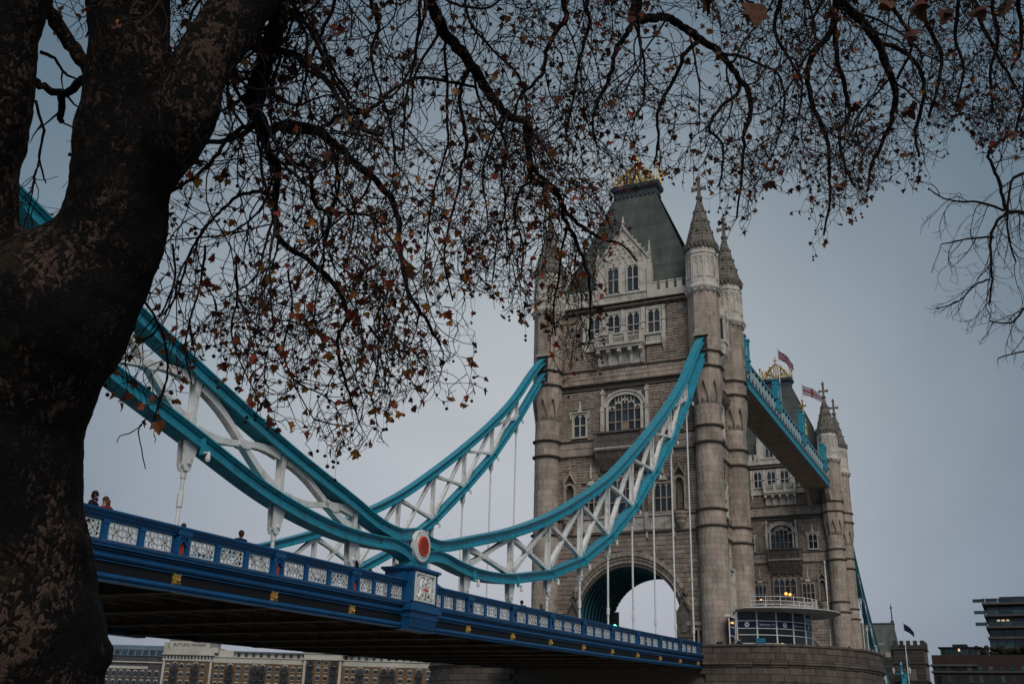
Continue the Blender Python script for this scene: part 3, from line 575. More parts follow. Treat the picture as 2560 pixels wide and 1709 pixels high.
def turret(cx, cy, sx, sy):
    c = MB(); c.lathe(cx, cy, [(1.42, ZB), (1.33, 21), (1.27, 33.7), (1.12, 36.4)], 24); c.lathe(cx, cy, [(1.63, 36.4), (1.63, 46.8)], 8, OCT); core = c.build('turret', 'mortar', tower)
    m = MB(); blocks(m, cx, cy, 1.52, ZB, 9.6, .6, 9, 1); blocks(m, cx, cy, 1.45, 9.6, 21.1, .56, 9, 1); blocks(m, cx, cy, 1.40, 21.4, 22.8, .7, 8, 1); blocks(m, cx, cy, 1.37, 23.1, 29.7, .6, 8, 1); blocks(m, cx, cy, 1.38, 30.0, 31.45, .72, 8, 1); blocks(m, cx, cy, 1.37, 31.75, 33.9, .54, 8, 1); blocks(m, cx, cy, 1.24, 33.92, 36.4, .62, 8, 1)
    blocks(m, cx, cy, 1.71, 36.42, 37.75, .66, 16, 2, True); blocks(m, cx, cy, 1.70, 38.1, 39.5, .7, 16, 2, True); blocks(m, cx, cy, 1.70, 39.8, 46.5, .48, 16, 2, True)
    m.build('turret_stones', 'smooth_stone', core, kind='stuff')
    for z, h, r, n, rot in ((21.25, .3, 1.4, 24, 0), (22.95, .26, 1.38, 24, 0), (29.85, .3, 1.38, 24, 0), (31.6, .26, 1.37, 24, 0), (37.95, .3, 1.71, 8, OCT), (39.65, .26, 1.7, 8, OCT)):
        m = MB(); m.lathe(cx, cy, [(r - .02, z - h * .7), (r + .10, z - h * .45), (r + .12, z - h * .2), (r + .27, z), (r + .27, z + h * .3), (r - .02, z + h * .7)], n, rot); m.build('ring_moulding', 'weathered_stone', core)
    m = MB()                                               # pointed stops where the drum becomes an octagon
    for i in range(8):
        A = OCT + math.pi / 4 * i; P = lambda r, t, z: (cx + r * math.cos(t), cy + r * math.sin(t), z); ca = 1.71 * math.cos(OCT)
        m.rings([[P(r, A - w, z), P(ro, A, z), P(r, A + w, z), P(ri, A + w * .9, z), P(ri, A - w * .9, z)] for r, w, ro, ri, z in ((ca, OCT * .995, 1.72, 1.1, 36.44), (ca - .02, OCT * .72, 1.69, 1.1, 36.0), (ca - .10, OCT * .42, 1.58, 1.1, 35.2), (1.40, OCT * .18, 1.46, 1.1, 34.4), (1.30, OCT * .02, 1.36, 1.1, 33.7))])
    m.build('broach_stop', 'smooth_stone', core)
    m = MB(); m.lathe(cx, cy, [(1.68, 46.4), (1.88, 46.6), (2.1, 46.9), (2.12, 47.15), (1.8, 47.35), (1.78, 47.4)], 8, OCT)
    for i in range(16): t = math.pi / 8 * i + .2; m.sphere((cx + 1.84 * math.cos(t), cy + 1.84 * math.sin(t), 46.6), .15, 5, 4)
    m.lathe(cx, cy, [(1.76, 47.3), (1.72, 50.9), (1.8, 51.0), (1.84, 51.15), (1.72, 51.3), (1.72, 51.7)], 8, OCT); o = m.build('turret_head', 'pale_stone', core)
    m = MB()
    for i in range(8):                                     # blind tracery on every facet
        t = math.pi / 4 * i; ux, uy = math.cos(t), math.sin(t); vx, vy = -uy, ux; R = 1.72 * math.cos(OCT) + .02
        def Tq(p, ux=ux, uy=uy, vx=vx, vy=vy, R=R): return (cx + ux * (R + p[1]) + vx * p[0], cy + uy * (R + p[1]) + vy * p[0], p[2])
        q = MB(Tq); q.box(-.6, -.52, -.05, .07, 47.6, 50.8); q.box(.52, .6, -.05, .07, 47.6, 50.8); q.box(-.04, .04, -.05, .07, 48.2, 50.8); q.box(-.56, .56, -.05, .07, 48.15, 48.28); q.box(-.56, .56, -.05, .06, 50.6, 50.72)
        for s in (-.28, .28):
            for e in (-1, 1): q.bar((s + e * .22, .02, 49.75), (s, .02, 50.2), .08, .06, side=(0, 1, 0)); q.bar((s + e * .2, .02, 50.25), (s, .02, 50.55), .08, .05, side=(0, 1, 0))
        m.v += [p for p in q.v]; k = len(m.v) - len(q.v); m.f += [tuple(i_ + k for i_ in f) for f in q.f]
    m.build('blind_tracery', 'pale_stone', o)
    m = MB(); m.lathe(cx, cy, [(1.64, 51.65), (1.72, 51.75), (1.95, 52.1), (2.0, 52.25), (2.0, 52.42), (1.8, 52.5)], 8, OCT)
    for i in range(24):
        t = math.pi / 12 * i; m.box(cx + 1.78 * math.cos(t) - .11, cx + 1.78 * math.cos(t) + .11, cy + 1.78 * math.sin(t) - .11, cy + 1.78 * math.sin(t) + .11, 51.72, 52.15)
    m.build('spire_cornice', 'spire_stone', core)
    m = MB(); K = 13
    for k in range(K):
        z0, z1 = 52.45 + (58.2 - 52.45) * k / K, 52.45 + (58.2 - 52.45) * (k + 1) / K; r0, r1 = 1.72 - 1.5 * k / K, 1.72 - 1.5 * (k + 1) / K
        for i in range(8):
            A, B = OCT + math.pi / 4 * i, OCT + math.pi / 4 * (i + 1); e = .015; P = lambda r, t, z: (cx + r * math.cos(t), cy + r * math.sin(t), z)
            m.add([P(r0 + .05, A + e, z0 + .01), P(r0 + .05, B - e, z0 + .01), P(r1 + .015, B - e, z1), P(r1 + .015, A + e, z1), P(r0 * .8, A, z0), P(r0 * .8, B, z0), P(r1 * .7, A, z1), P(r1 * .7, B, z1)], [(0, 1, 2, 3), (0, 4, 5, 1), (3, 2, 7, 6), (0, 3, 6, 4), (1, 5, 7, 2)])
        if k in (3, 6, 9):
            for i in range(8): t = math.pi / 4 * i; r = r0 * .95; m.box(cx + r * math.cos(t) - .13, cx + r * math.cos(t) + .13, cy + r * math.sin(t) - .13, cy + r * math.sin(t) + .13, z0 + .05, z0 + .3)
    m.lathe(cx, cy, [(1.6, 52.4), (.15, 58.2)], 8, OCT)
    m.build('spire', 'spire_stone', core, kind='stuff')
    m = MB(); m.lathe(cx, cy, [(.2, 58.1), (.36, 58.35), (.4, 58.5), (.3, 58.75), (.2, 58.9)], 10); m.box(cx - .15, cx + .15, cy - .17, cy + .17, 58.8, 61.0); m.box(cx - .13, cx + .13, cy - .78, cy + .78, 59.5, 59.82)
    m.box(cx - .14, cx + .14, cy - .84, cy - .62, 59.42, 59.9); m.box(cx - .14, cx + .14, cy + .62, cy + .84, 59.42, 59.9); m.lathe(cx, cy, [(.16, 60.8), (.28, 60.95), (.28, 61.1), (.17, 61.25), (.05, 61.5)], 8)
    m.build('stone_cross', 'spire_stone', core)
    if cx < 5:                                             # slot with a hood that lets the chain in
        m = MB(); m.box(-1.62, -1.45, cy - .62, cy + .62, 38.3, 41.3); m.build('chain_slot', 'ink', core)
        m = MB(); m.box(-1.8, -1.4, cy - .8, cy + .8, 41.3, 41.5); m.box(-1.75, -1.4, cy - .7, cy + .7, 41.5, 41.66); m.build('slot_hood', 'smooth_stone', core)
for x in (0, 10.9):
    for y in (0, 18.3): turret(x, y, 1, 1)
# ================================================================== suspension chain of the shore span (near plane y = 0)
NX = [-87.5, -85.2, -79.65, -74.2, -68.7, -63.15, -57.65, -52.15, -46.6, -41.1, -35.6, -30.1, -24.6, -19.1, -13.6, -8.1]
UPZ = {-91: 19.5, -85.2: 17.55, -79.65: 15.6, -74.2: 13.88, -68.7: 12.29, -63.15: 10.98, -61.3: 10.52, -59.9: 10.37, -59.1: 10.41, -58.3: 10.59, -57.6: 10.66, -56.9: 10.5, -56.1: 10.4, -55.3: 10.45, -53.7: 10.80, -52.15: 11.2, -46.6: 12.68, -41.1: 14.53, -35.6: 16.85, -30.1: 19.5, -24.6: 22.78, -19.1: 26.35, -13.6: 30.2, -8.1: 34.7, -4.9: 37.9, -2.2: 40.3, -.8: 41.2}
LOZ = {-91: 16.9, -85.2: 14.75, -79.65: 12.95, -74.2: 11.48, -68.7: 10.12, -63.15: 9.63, -61.1: 9.72, -59.8: 9.80, -58.9: 9.68, -58.3: 9.52, -57.7: 9.49, -57.1: 9.6, -56.1: 9.83, -54.8: 9.86, -53.5: 9.72, -52.15: 9.63, -46.6: 9.95, -41.1: 10.95, -35.6: 12.6, -30.1: 15.1, -24.6: 18.35, -19.1: 22.4, -13.6: 26.75, -8.1: 32.0, -4.0: 36.4, -1.4: 39.2, -.8: 39.7}
def crv(tab, xs, smooth):
    X = sorted(tab); Z = [tab[x] for x in X]
    if not smooth: return list(np.interp(xs, X, Z))
    X, Z = np.array(X), np.array(Z); d = np.gradient(Z, X); o = []
    for x in xs:
        i = min(max(np.searchsorted(X, x) - 1, 0), len(X) - 2); h = X[i + 1] - X[i]; t = (x - X[i]) / h
        o.append((2 * t**3 - 3 * t**2 + 1) * Z[i] + (t**3 - 2 * t**2 + t) * h * d[i] + (-2 * t**3 + 3 * t**2) * Z[i + 1] + (t**3 - t**2) * h * d[i + 1])
    return o
def path(tab, a, b, n, smooth=True): xs = list(np.linspace(a, b, n)); return list(zip(xs, crv(tab, xs, smooth)))
def lopath():                                              # straight plates between the joints, softened at the knees
    xs = []; X = sorted(LOZ)
    P = path(LOZ, -91, -46.6, 110) + [(x, z) for x0, x1 in zip(NX[8:], NX[9:] + [-4.0]) for x, z in [(x0 + (x1 - x0) * t, float(np.interp(x0 + (x1 - x0) * t, X, [LOZ[k] for k in X]))) for t in (.08, .5, .92)]] + [(-2.6, 37.9), (-.8, 39.7)]
    return P
def chain():
    root = thing('suspension_chain', (-57.65, 0, 7.0), 'turquoise suspension chain with white lattice and a red and white roundel, above the near parapet', 'suspension chain', 'suspension chains of the bridge')
    U = path(UPZ, -91, -.8, 180); Lw = lopath()
    zu = lambda x: crv(UPZ, [x], True)[0]; zl = lambda x: float(np.interp(x, [p[0] for p in Lw], [p[1] for p in Lw]))
    for nm, P in (('upper_chord', U), ('lower_chord', Lw)):
        m = MB(); hw, hf = .20, .37
        ht = .27
        m.sweep(P, ht - .045, ht + .02, -hf, hf); m.sweep(P, -ht - .02, -ht + .045, -hf, hf)
        m.sweep(P, -ht + .04, ht - .04, -hw, hw); m.sweep(P, ht - .12, ht - .045, -hf + .07, hf - .07)
        for s_y in (-1, 1):                                # sloping angle iron above the bottom flange
            R = []
            for i, (x, z) in enumerate(P):
                a_, b_ = P[max(i - 1, 0)], P[min(i + 1, len(P) - 1)]; d_ = np.array([b_[0] - a_[0], b_[1] - a_[1]]); d_ /= np.linalg.norm(d_)
                R.append([(x - d_[1] * n_, s_y * y_, z + d_[0] * n_) for n_, y_ in ((-ht + .05, hw - .02), (-ht + .05, hf - .04), (-ht + .11, hf - .04), (-ht + .20, hw - .02))])
            m.rings(R)
        ch = m.build(nm, 'teal_paint', root)
        m = MB()                                           # splice plates and rivet rows on the top flange
        s = 0
        for (x0, z0), (x1, z1) in zip(P, P[1:]):
            l = math.hypot(x1 - x0, z1 - z0); d = ((x1 - x0) / l, (z1 - z0) / l)
            a = -s % .26
            while a < l and x0 > -88:
                for y in (-.31, -.12, .12, .31):
                    c = (x0 + d[0] * a - d[1] * (ht + .02), y, z0 + d[1] * a + d[0] * (ht + .02)); r = .028
                    m.add([(c[0] - d[0] * r, y, c[2] - d[1] * r), (c[0], y - r, c[2]), (c[0] + d[0] * r, y, c[2] + d[1] * r), (c[0], y + r, c[2]), (c[0] - d[1] * .022, y, c[2] + d[0] * .022)], [(0, 1, 4), (1, 2, 4), (2, 3, 4), (3, 0, 4)])
                for n_ in (-.2, .2):
                    c = (x0 + d[0] * a - d[1] * n_, z0 + d[1] * a + d[0] * n_); r = .024
                    if x0 < -40: m.add([(c[0] - r, -hw, c[1]), (c[0], -hw, c[1] - r), (c[0] + r, -hw, c[1]), (c[0], -hw, c[1] + r), (c[0], -hw - .022, c[1])], [(0, 1, 4), (1, 2, 4), (2, 3, 4), (3, 0, 4)])
                a += .26
            s += l
        m.build('rivets', 'teal_paint', ch, kind='stuff')
    # big plate round the pin
    m = MB(); top = [(x, zu(x) + .24) for x in np.linspace(-61.0, -54.2, 18)]; bot = [(x, zl(x) - .24) for x in np.linspace(-54.2, -61.0, 18)]
    pl = top + [(-54.4, (zu(-54.4) + zl(-54.4)) / 2 + .25), (-56.0, 10.12), (-54.4, zl(-54.4) + .2)] + bot + [(-61.0, zl(-61) + .2), (-59.6, 10.1), (-61.0, zu(-61) - .22)]
    m.prism([(x, -.235, z) for x, z in pl], (0, .47, 0)); o = m.build('joint_plate', 'teal_paint', root)
    m = MB()
    for k in range(8):
        for q in range(4): m.sphere((-60.2 + .27 * k, -.24, 9.75 + .26 * q - .02 * k), .026, 4, 2); m.sphere((-56.3 + .25 * k, -.24, 10.45 + .1 * k - .0 * q), .026, 4, 2)
    m.box(-58.5, -56.8, -.34, .34, 8.95, 9.5); m.box(-58.7, -56.6, -.42, .42, 8.95, 9.08); m.build('pin_bearing', 'teal_paint', o)
    # roundel
    def disc(r, y0, y1, n=40, rin=0): return [[(-57.65 + q * math.cos(t), y, 10.08 + q * math.sin(t)) for t in (2 * math.pi * k / n for k in range(n))] for q, y in ((r, y0), (r * 1.0, y1), (r * .97, y1 - .03))]
    m = MB(); m.rings(disc(.80, -.27, -.46)); m.rings(disc(.80, -.45, -.50)[:0] or disc(.60, -.45, -.485)); rd = m.build('roundel', 'white_paint', root)
    m = MB()
    for i in range(36): t = 2 * math.pi * i / 36; m.sphere((-57.65 + .70 * math.cos(t), -.49, 10.08 + .70 * math.sin(t)), .022, 5, 3)
    m.build('roundel_bolts', 'white_paint', rd, kind='stuff')
    m = MB(); m.rings(disc(.515, -.44, -.475)); m.build('roundel_groove', 'ink', rd)
    m = MB(); m.rings(disc(.48, -.40, -.56)); red = m.build('roundel_centre', 'red_paint', rd)
    m = MB()
    for r, n in ((.08, 5), (.18, 9), (.27, 13), (.35, 16)):
        for i in range(n):
            t = 2 * math.pi * (i + r * 3) / n; c = (-57.65 + r * math.cos(t), 10.08 + r * math.sin(t)); a = t + .6; e, f = .055, .033
            m.prism([(c[0] + u * math.cos(a) - v * math.sin(a), -.585, c[1] + u * math.sin(a) + v * math.cos(a)) for u, v in ((-e, 0), (0, -f), (e, 0), (0, f))], (0, -.012, 0))
    m.build('roundel_slots', 'ink', red, kind='stuff')
    # white lattice: one vertical at each joint, crossed diagonals between
    rv = MB()
    def member(P, w0, w1, dep, nm='lattice_bar'):
        """curved member: polyline with width swelling towards the ends"""
        m = MB(); n = len(P); ws = [w0 + (w1 - w0) * abs(2 * i / (n - 1) - 1) ** 2.2 for i in range(n)]
        R = []
        for i, (x, z) in enumerate(P):
            a = P[max(i - 1, 0)]; b = P[min(i + 1, n - 1)]; d = np.array([b[0] - a[0], b[1] - a[1]]); d /= np.linalg.norm(d); q = (-d[1], d[0]); w_ = ws[i] / 2
            R.append((x, z, q, w_))
        for y0, y1, k in ((-dep, -dep + .05, 1), (dep - .05, dep, 1), (-dep + .05, dep - .05, .45)):
            m.rings([[(x - q[0] * w_ * k, y0, z - q[1] * w_ * k), (x + q[0] * w_ * k, y0, z + q[1] * w_ * k), (x + q[0] * w_ * k, y1, z + q[1] * w_ * k), (x - q[0] * w_ * k, y1, z - q[1] * w_ * k)] for x, z, q, w_ in R])
        o = m.build(nm, 'white_paint', root)
        if P[0][0] < -38:
            for i in range(n - 1):
                for t in (0, .34, .67):
                    for sgn in (-.68, .68):
                        x = R[i][0] + (R[i + 1][0] - R[i][0]) * t; z = R[i][1] + (R[i + 1][1] - R[i][1]) * t; q = R[i][2]; w_ = R[i][3] * sgn; r = .017
                        x += q[0] * w_; z += q[1] * w_; rv.add([(x - r, -dep, z), (x, -dep, z - r), (x + r, -dep, z), (x, -dep, z + r), (x, -dep - .016, z)], [(0, 1, 4), (1, 2, 4), (2, 3, 4), (3, 0, 4)])
        return o
    NN = [-90.7] + NX[1:]
    for k, x in enumerate(NN):
        if x in (-57.65,) or x < -90: continue
        zu_, zl_ = zu(x) - .28, zl(x) + .28
        if zu_ - zl_ > .5: member([(x, zl_ + (zu_ - zl_) * t) for t in np.linspace(0, 1, 7)], .19, .36, .17, 'lattice_post')
    for a, b in zip(NN, NN[1:]):
        if -57.65 in (a, b): continue
        big = a < -58; bow = .13 if big else .02
        for (x0, z0), (x1, z1) in (((a, zl(a) + .3), (b, zu(b) - .3)), ((a, zu(a) - .3), (b, zl(b) + .3))):
            L_ = []
            for t in np.linspace(.05, .95, 10):
                L_.append((x0 + (x1 - x0) * t, z0 + (z1 - z0) * t + (bow * math.sin(2 * math.pi * t) * (1 if z1 > z0 else -1) * -1)))
            member(L_, .23 if big else .19, .42 if big else .32, .16, 'lattice_diagonal')
        m = MB(); tt_ = (zu(a) - zl(a) - .6) / ((zu(b) - zl(a) - .6) - (zl(b) - zu(a) + .6)); cx, cz = a + (b - a) * (.05 * 0 + tt_), zl(a) + .3 + (zu(b) - zl(a) - .6) * tt_; g = .36 if big else .30; g = min(g, (zu(cx) - zl(cx)) * .25)
        m.prism([(cx + g * u, -.20, cz + g * .62 * v) for u, v in ((-1, -.35), (-.3, -.75), (.3, -.75), (1, -.35), (1, .35), (.3, .75), (-.3, .75), (-1, .35))], (0, .4, 0)); m.build('gusset_plate', 'white_paint', root)
    rv.build('lattice_rivets', 'white_paint', root, kind='stuff')
    # hangers with their clevis
    for x in NN:
        if x < -90 or x == -57.65: continue
        z0 = zl(x) - .28; zd = DECKTOP(x) - 1.1; m = MB()
        cl = min(1.05, max(.4, z0 - zd - .3))
        near = x < -38; a = .34 if near else .2
        for y in (-.13, .13): m.prism([(x - a, y - .035, z0 + .05), (x + a * 1.25, y - .035, z0 + .05), (x + a * .55, y - .035, z0 - cl * .75), (x + .12, y - .035, z0 - cl), (x - .14, y - .035, z0 - cl), (x - a * .75, y - .035, z0 - cl * .8)], (0, .07, 0))
        m.box(x - .10, x + .10, -.1, .1, z0 - cl * .85, z0 + .05); m.tube([(x, -.24, z0 - cl * .7), (x, .24, z0 - cl * .7)], .075, 10); c = m.build('hanger_clevis', 'white_paint', root)
        m = MB(); zc = z0 - cl; R0 = .075; zt = zd + (2.35 if zc - zd > 3 else .6 * (zc - zd))
        pr_ = [(R0, zd), (R0, zt - .5), (.115, zt - .48), (.115, zt), (R0, zt + .02), (R0, zc - .3), (.10, zc - .25), (.13, zc + .1)]
        if zt - .5 > zd and zc - .3 > zt: m.lathe(x, 0, pr_, 12)
        else: m.lathe(x, 0, [(.09, zd), (.09, zc), (.13, zc + .1)], 12)
        m.build('hanger_rod', 'white_paint', root)
        if x > -60 or x < -70:                             # small floodlight on a bracket under the lower chord
            m = MB(); xx = x + .5; zz = zl(xx) - .46; m.box(xx - .16, xx - .06, -.46, -.3, zz - .05, zz + .55); br = m.build('lamp_bracket', 'teal_paint', root)
            m = MB(); m.lathe(xx + .1, -.5, [(.03, zz + .10), (.08, zz + .05), (.10, zz - .2), (.07, zz - .28), (.02, zz - .3)], 10); m.box(xx - .1, xx + .1, -.54, -.44, zz, zz + .06); m.build('lamp_housing', 'white_paint', br)
    return root
def DECKTOP(x): return 9.51 + .0206 * (x + 7) + .00016 * (x + 7) * (x + 79)
chain1 = chain()

# ================================================================== deck of the shore span
deck = thing('bridge_deck', (-57.65, 9.15, 5.5), 'road deck with blue iron parapets, white openwork panels, black girder and gold lion badges', 'bridge deck', 'shore span decks')
XS = list(np.linspace(-91.5, -6.9, 60))
def strip(z0, z1, y0, y1, mtl, nm, yflip=True, xs=XS):
    for s in (0, 1):
        m = MB(); m.rings([[(x, (yy if s == 0 else 18.3 - yy), DECKTOP(x) - zz) for yy, zz in ((y0, z1), (y1, z1), (y1, z0), (y0, z0))] for x in xs]); m.build(nm, mtl, deck)
PX = [-57.65 + 5.5 * k for k in range(-6, 10)]
for z0, z1, y0, y1, nm in ((0, .075, -.50, -.08, 'coping_rail'), (.078, .13, -.46, -.12, 'rail_moulding'), (.133, .20, -.42, -.14, 'rail_moulding'), (.203, .25, -.38, -.17, 'rail_moulding'), (.253, .33, -.34, -.2, 'rail_moulding'),
                          (.96, 1.02, -.37, -.14, 'base_moulding'), (1.10, 1.20, -.52, -.05, 'fascia_band'), (1.23, 1.28, -.40, .0, 'fascia_moulding'), (1.31, 1.34, -.34, .0, 'fascia_moulding'), (1.59, 1.625, -.34, .0, 'girder_bead'), (2.20, 2.235, -.36, .1, 'girder_bead')):
    strip(z0, z1, y0, y1, 'blue_paint', nm)
strip(1.022, 1.098, -.56, .0, 'blue_paint', 'parapet_ledge'); strip(1.012, 1.0215, -.57, -.50, 'worn_edge', 'ledge_edge')
for s in (0, 1):
    for zc, r, nm in ((1.45, .115, 'girder_roll'), (2.09, .10, 'bottom_pipe')):
        m = MB(); yb = -.30 if s == 0 else 18.6; m.tube([(x, yb, DECKTOP(x) - zc) for x in XS], r, 12); m.build(nm, 'blue_paint', deck, smooth=True)
strip(1.2, 2.22, -.27, -.05, 'black_paint', 'side_girder')
# openwork panels, one shared mesh: interlaced circles and crosses
def panel_mesh():
    w, h = 1.16, .54; m = MB(); k = MB()
    def arc2(cx, cz, r, wd, mm, y0, y1, n=40):
        seg = []
        for t in np.linspace(0, 2 * math.pi, n):
            x, z = cx + r * math.cos(t), cz + r * math.sin(t); x_, z_ = cx + (r - wd) * math.cos(t), cz + (r - wd) * math.sin(t)
            ok = abs(x) < w / 2 + .01 and abs(z) < h / 2 + .01
            if ok: seg.append([(x, y0, z), (x_, y0, z_), (x_, y1, z_), (x, y1, z)])
            if (not ok or t > 6.28) and len(seg) > 1: mm.rings(seg)
            if not ok: seg = []
    for x0, x1, z0, z1 in ((-w / 2, w / 2, -h / 2 - .02, -h / 2 + .025), (-w / 2, w / 2, h / 2 - .025, h / 2 + .02), (-w / 2 - .02, -w / 2 + .025, -h / 2, h / 2), (w / 2 - .025, w / 2 + .02, -h / 2, h / 2), (-.02, .02, -h / 2, h / 2)): m.box(x0, x1, -.02, .02, z0, z1)
    for cx in (-w / 4, w / 4):
        for sx in (-1, 1):
            for sz in (-1, 1): arc2(cx + sx * w / 4, sz * h / 2 * .98, .40, .055, m, -.03, .012); arc2(cx + sx * w / 4, sz * h / 2 * .98, .408, .010, k, -.036, -.03)
        arc2(cx, 0, .155, .05, m, -.025, .015, 24)
        for q in range(4): t = q * math.pi / 2 + math.pi / 4; m.sphere((cx + .085 * math.cos(t), 0, .085 * math.sin(t)), .04, 6, 4)
        for sx in (-1, 1):
            for sz in (-1, 1): m.prism([(cx + sx * w / 4, -.02, sz * h / 2), (cx + sx * (w / 4 - .11), -.02, sz * h / 2), (cx + sx * w / 4, -.02, sz * (h / 2 - .11))], (0, .04, 0))
    return m.mesh('panel_tracery', 'white_paint'), k.mesh('panel_line', 'ink')
PM, PK = panel_mesh()
frame = MB()
for a, b, c, d in ((-.66, .66, .30, .36), (-.66, .66, -.36, -.30), (-.66, -.60, -.30, .30), (.60, .66, -.30, .30)): frame.box(a, b, -.03, .07, c, d)
FMsh = frame.mesh('parapet_panel', 'blue_paint')
pst = MB(); pst.box(-.11, .11, -.09, .12, -.40, .30); pst.box(-.15, .15, -.11, .12, -.40, -.33); pst.box(-.13, .13, -.11, .12, .2, .34); PST = pst.mesh('parapet_post', 'blue_paint')
nch = MB()
nch.box(-.30, -.19, -.17, .16, -.42, .36); nch.box(.19, .30, -.17, .16, -.42, .36); nch.box(-.30, .30, -.17, .16, -.42, -.30); nch.box(-.30, .30, -.17, .16, .29, .36); nch.box(-.34, .34, -.2, .2, .36, .62); nch.box(-.36, .36, -.2, .2, -.48, -.42)
for s in (-1, 1): nch.bar((s * .2, -.12, .0), (0, -.12, .24), .08, .05, side=(0, 1, 0)); nch.bar((s * .02, -.12, .16), (s * .14, -.12, .31), .06, .03, side=(0, 1, 0))
nch.box(-.19, .19, -.02, .1, -.30, .29)
NCH = nch.mesh('niche_post', 'blue_paint'); nr = MB(); nr.prism([(-.13, -.05, -.30), (.13, -.05, -.30), (.13, -.05, -.02), (0, -.05, .16), (-.13, -.05, -.02)], (0, .02, 0)); nr.prism([(-.16, -.045, .2), (-.07, -.045, .2), (-.16, -.045, .29)], (0, .02, 0)); nr.prism([(.16, -.045, .2), (.07, -.045, .2), (.16, -.045, .29)], (0, .02, 0)); NR = nr.mesh('red_niche', 'red_paint')
lb = MB(); lb.box(-.19, .19, 0, .03, -.17, .17); lb.sphere((0, -.03, -.01), .10, 8, 5)
for i in range(10): t = 2 * math.pi * i / 10; lb.sphere((.145 * math.cos(t), -.01, .13 * math.sin(t)), .055, 5, 4)
for s in (-1, 1): lb.sphere((s * .05, -.12, .04), .03, 5, 4); lb.sphere((s * .15, -.02, .15), .05, 5, 4); lb.sphere((s * .15, -.02, -.14), .05, 5, 4)
lb.sphere((0, -.13, -.04), .045, 6, 4); LB = lb.mesh('lion_badge', 'gold')
def slope(x): return -math.atan(DECKTOP(x + .1) - DECKTOP(x - .1)) / .2 * 1.0 if False else -math.atan((DECKTOP(x + .5) - DECKTOP(x - .5)))
for side in (0, 1):
    for k, x in enumerate(PX):
        y = -.27 if side == 0 else 18.57; fl = 0 if side == 0 else math.pi
        sl = slope(x) * (1 if side == 0 else -1)
        if k != 6 and -90 < x < -6.5:
            o = link('niche_post', NCH, deck, (x, y, DECKTOP(x) - .64), rot=(0, sl, fl)); link('red_niche', NR, o, W[o.name]).rotation_euler = (0, 0, 0)
            link('lion_badge', LB, deck, (x, (-.305 if side == 0 else 18.605), DECKTOP(x) - 1.81), rot=(0, sl, fl))
        if x + 5.5 > -6: continue
        e0, e1 = (.30 if k != 6 else 1.25), (.30 if k + 1 != 6 else 1.25); L_ = 5.5 - e0 - e1; n = 3; st = L_ / n
        for i in range(n):
            xc = x + e0 + st * (i + .5); o = link('parapet_panel', FMsh, deck, (xc, y + (0 if side == 0 else 0), DECKTOP(xc) - .645), rot=(0, sl, fl), scale=((st - .22) / 1.32, 1, 1))
            link('panel_tracery', PM, o, W[o.name]); link('panel_line', PK, o, W[o.name])
            if i < n - 1: xp = x + e0 + st * (i + 1); link('parapet_post', PST, deck, (xp, y, DECKTOP(xp) - .64), rot=(0, sl, fl))
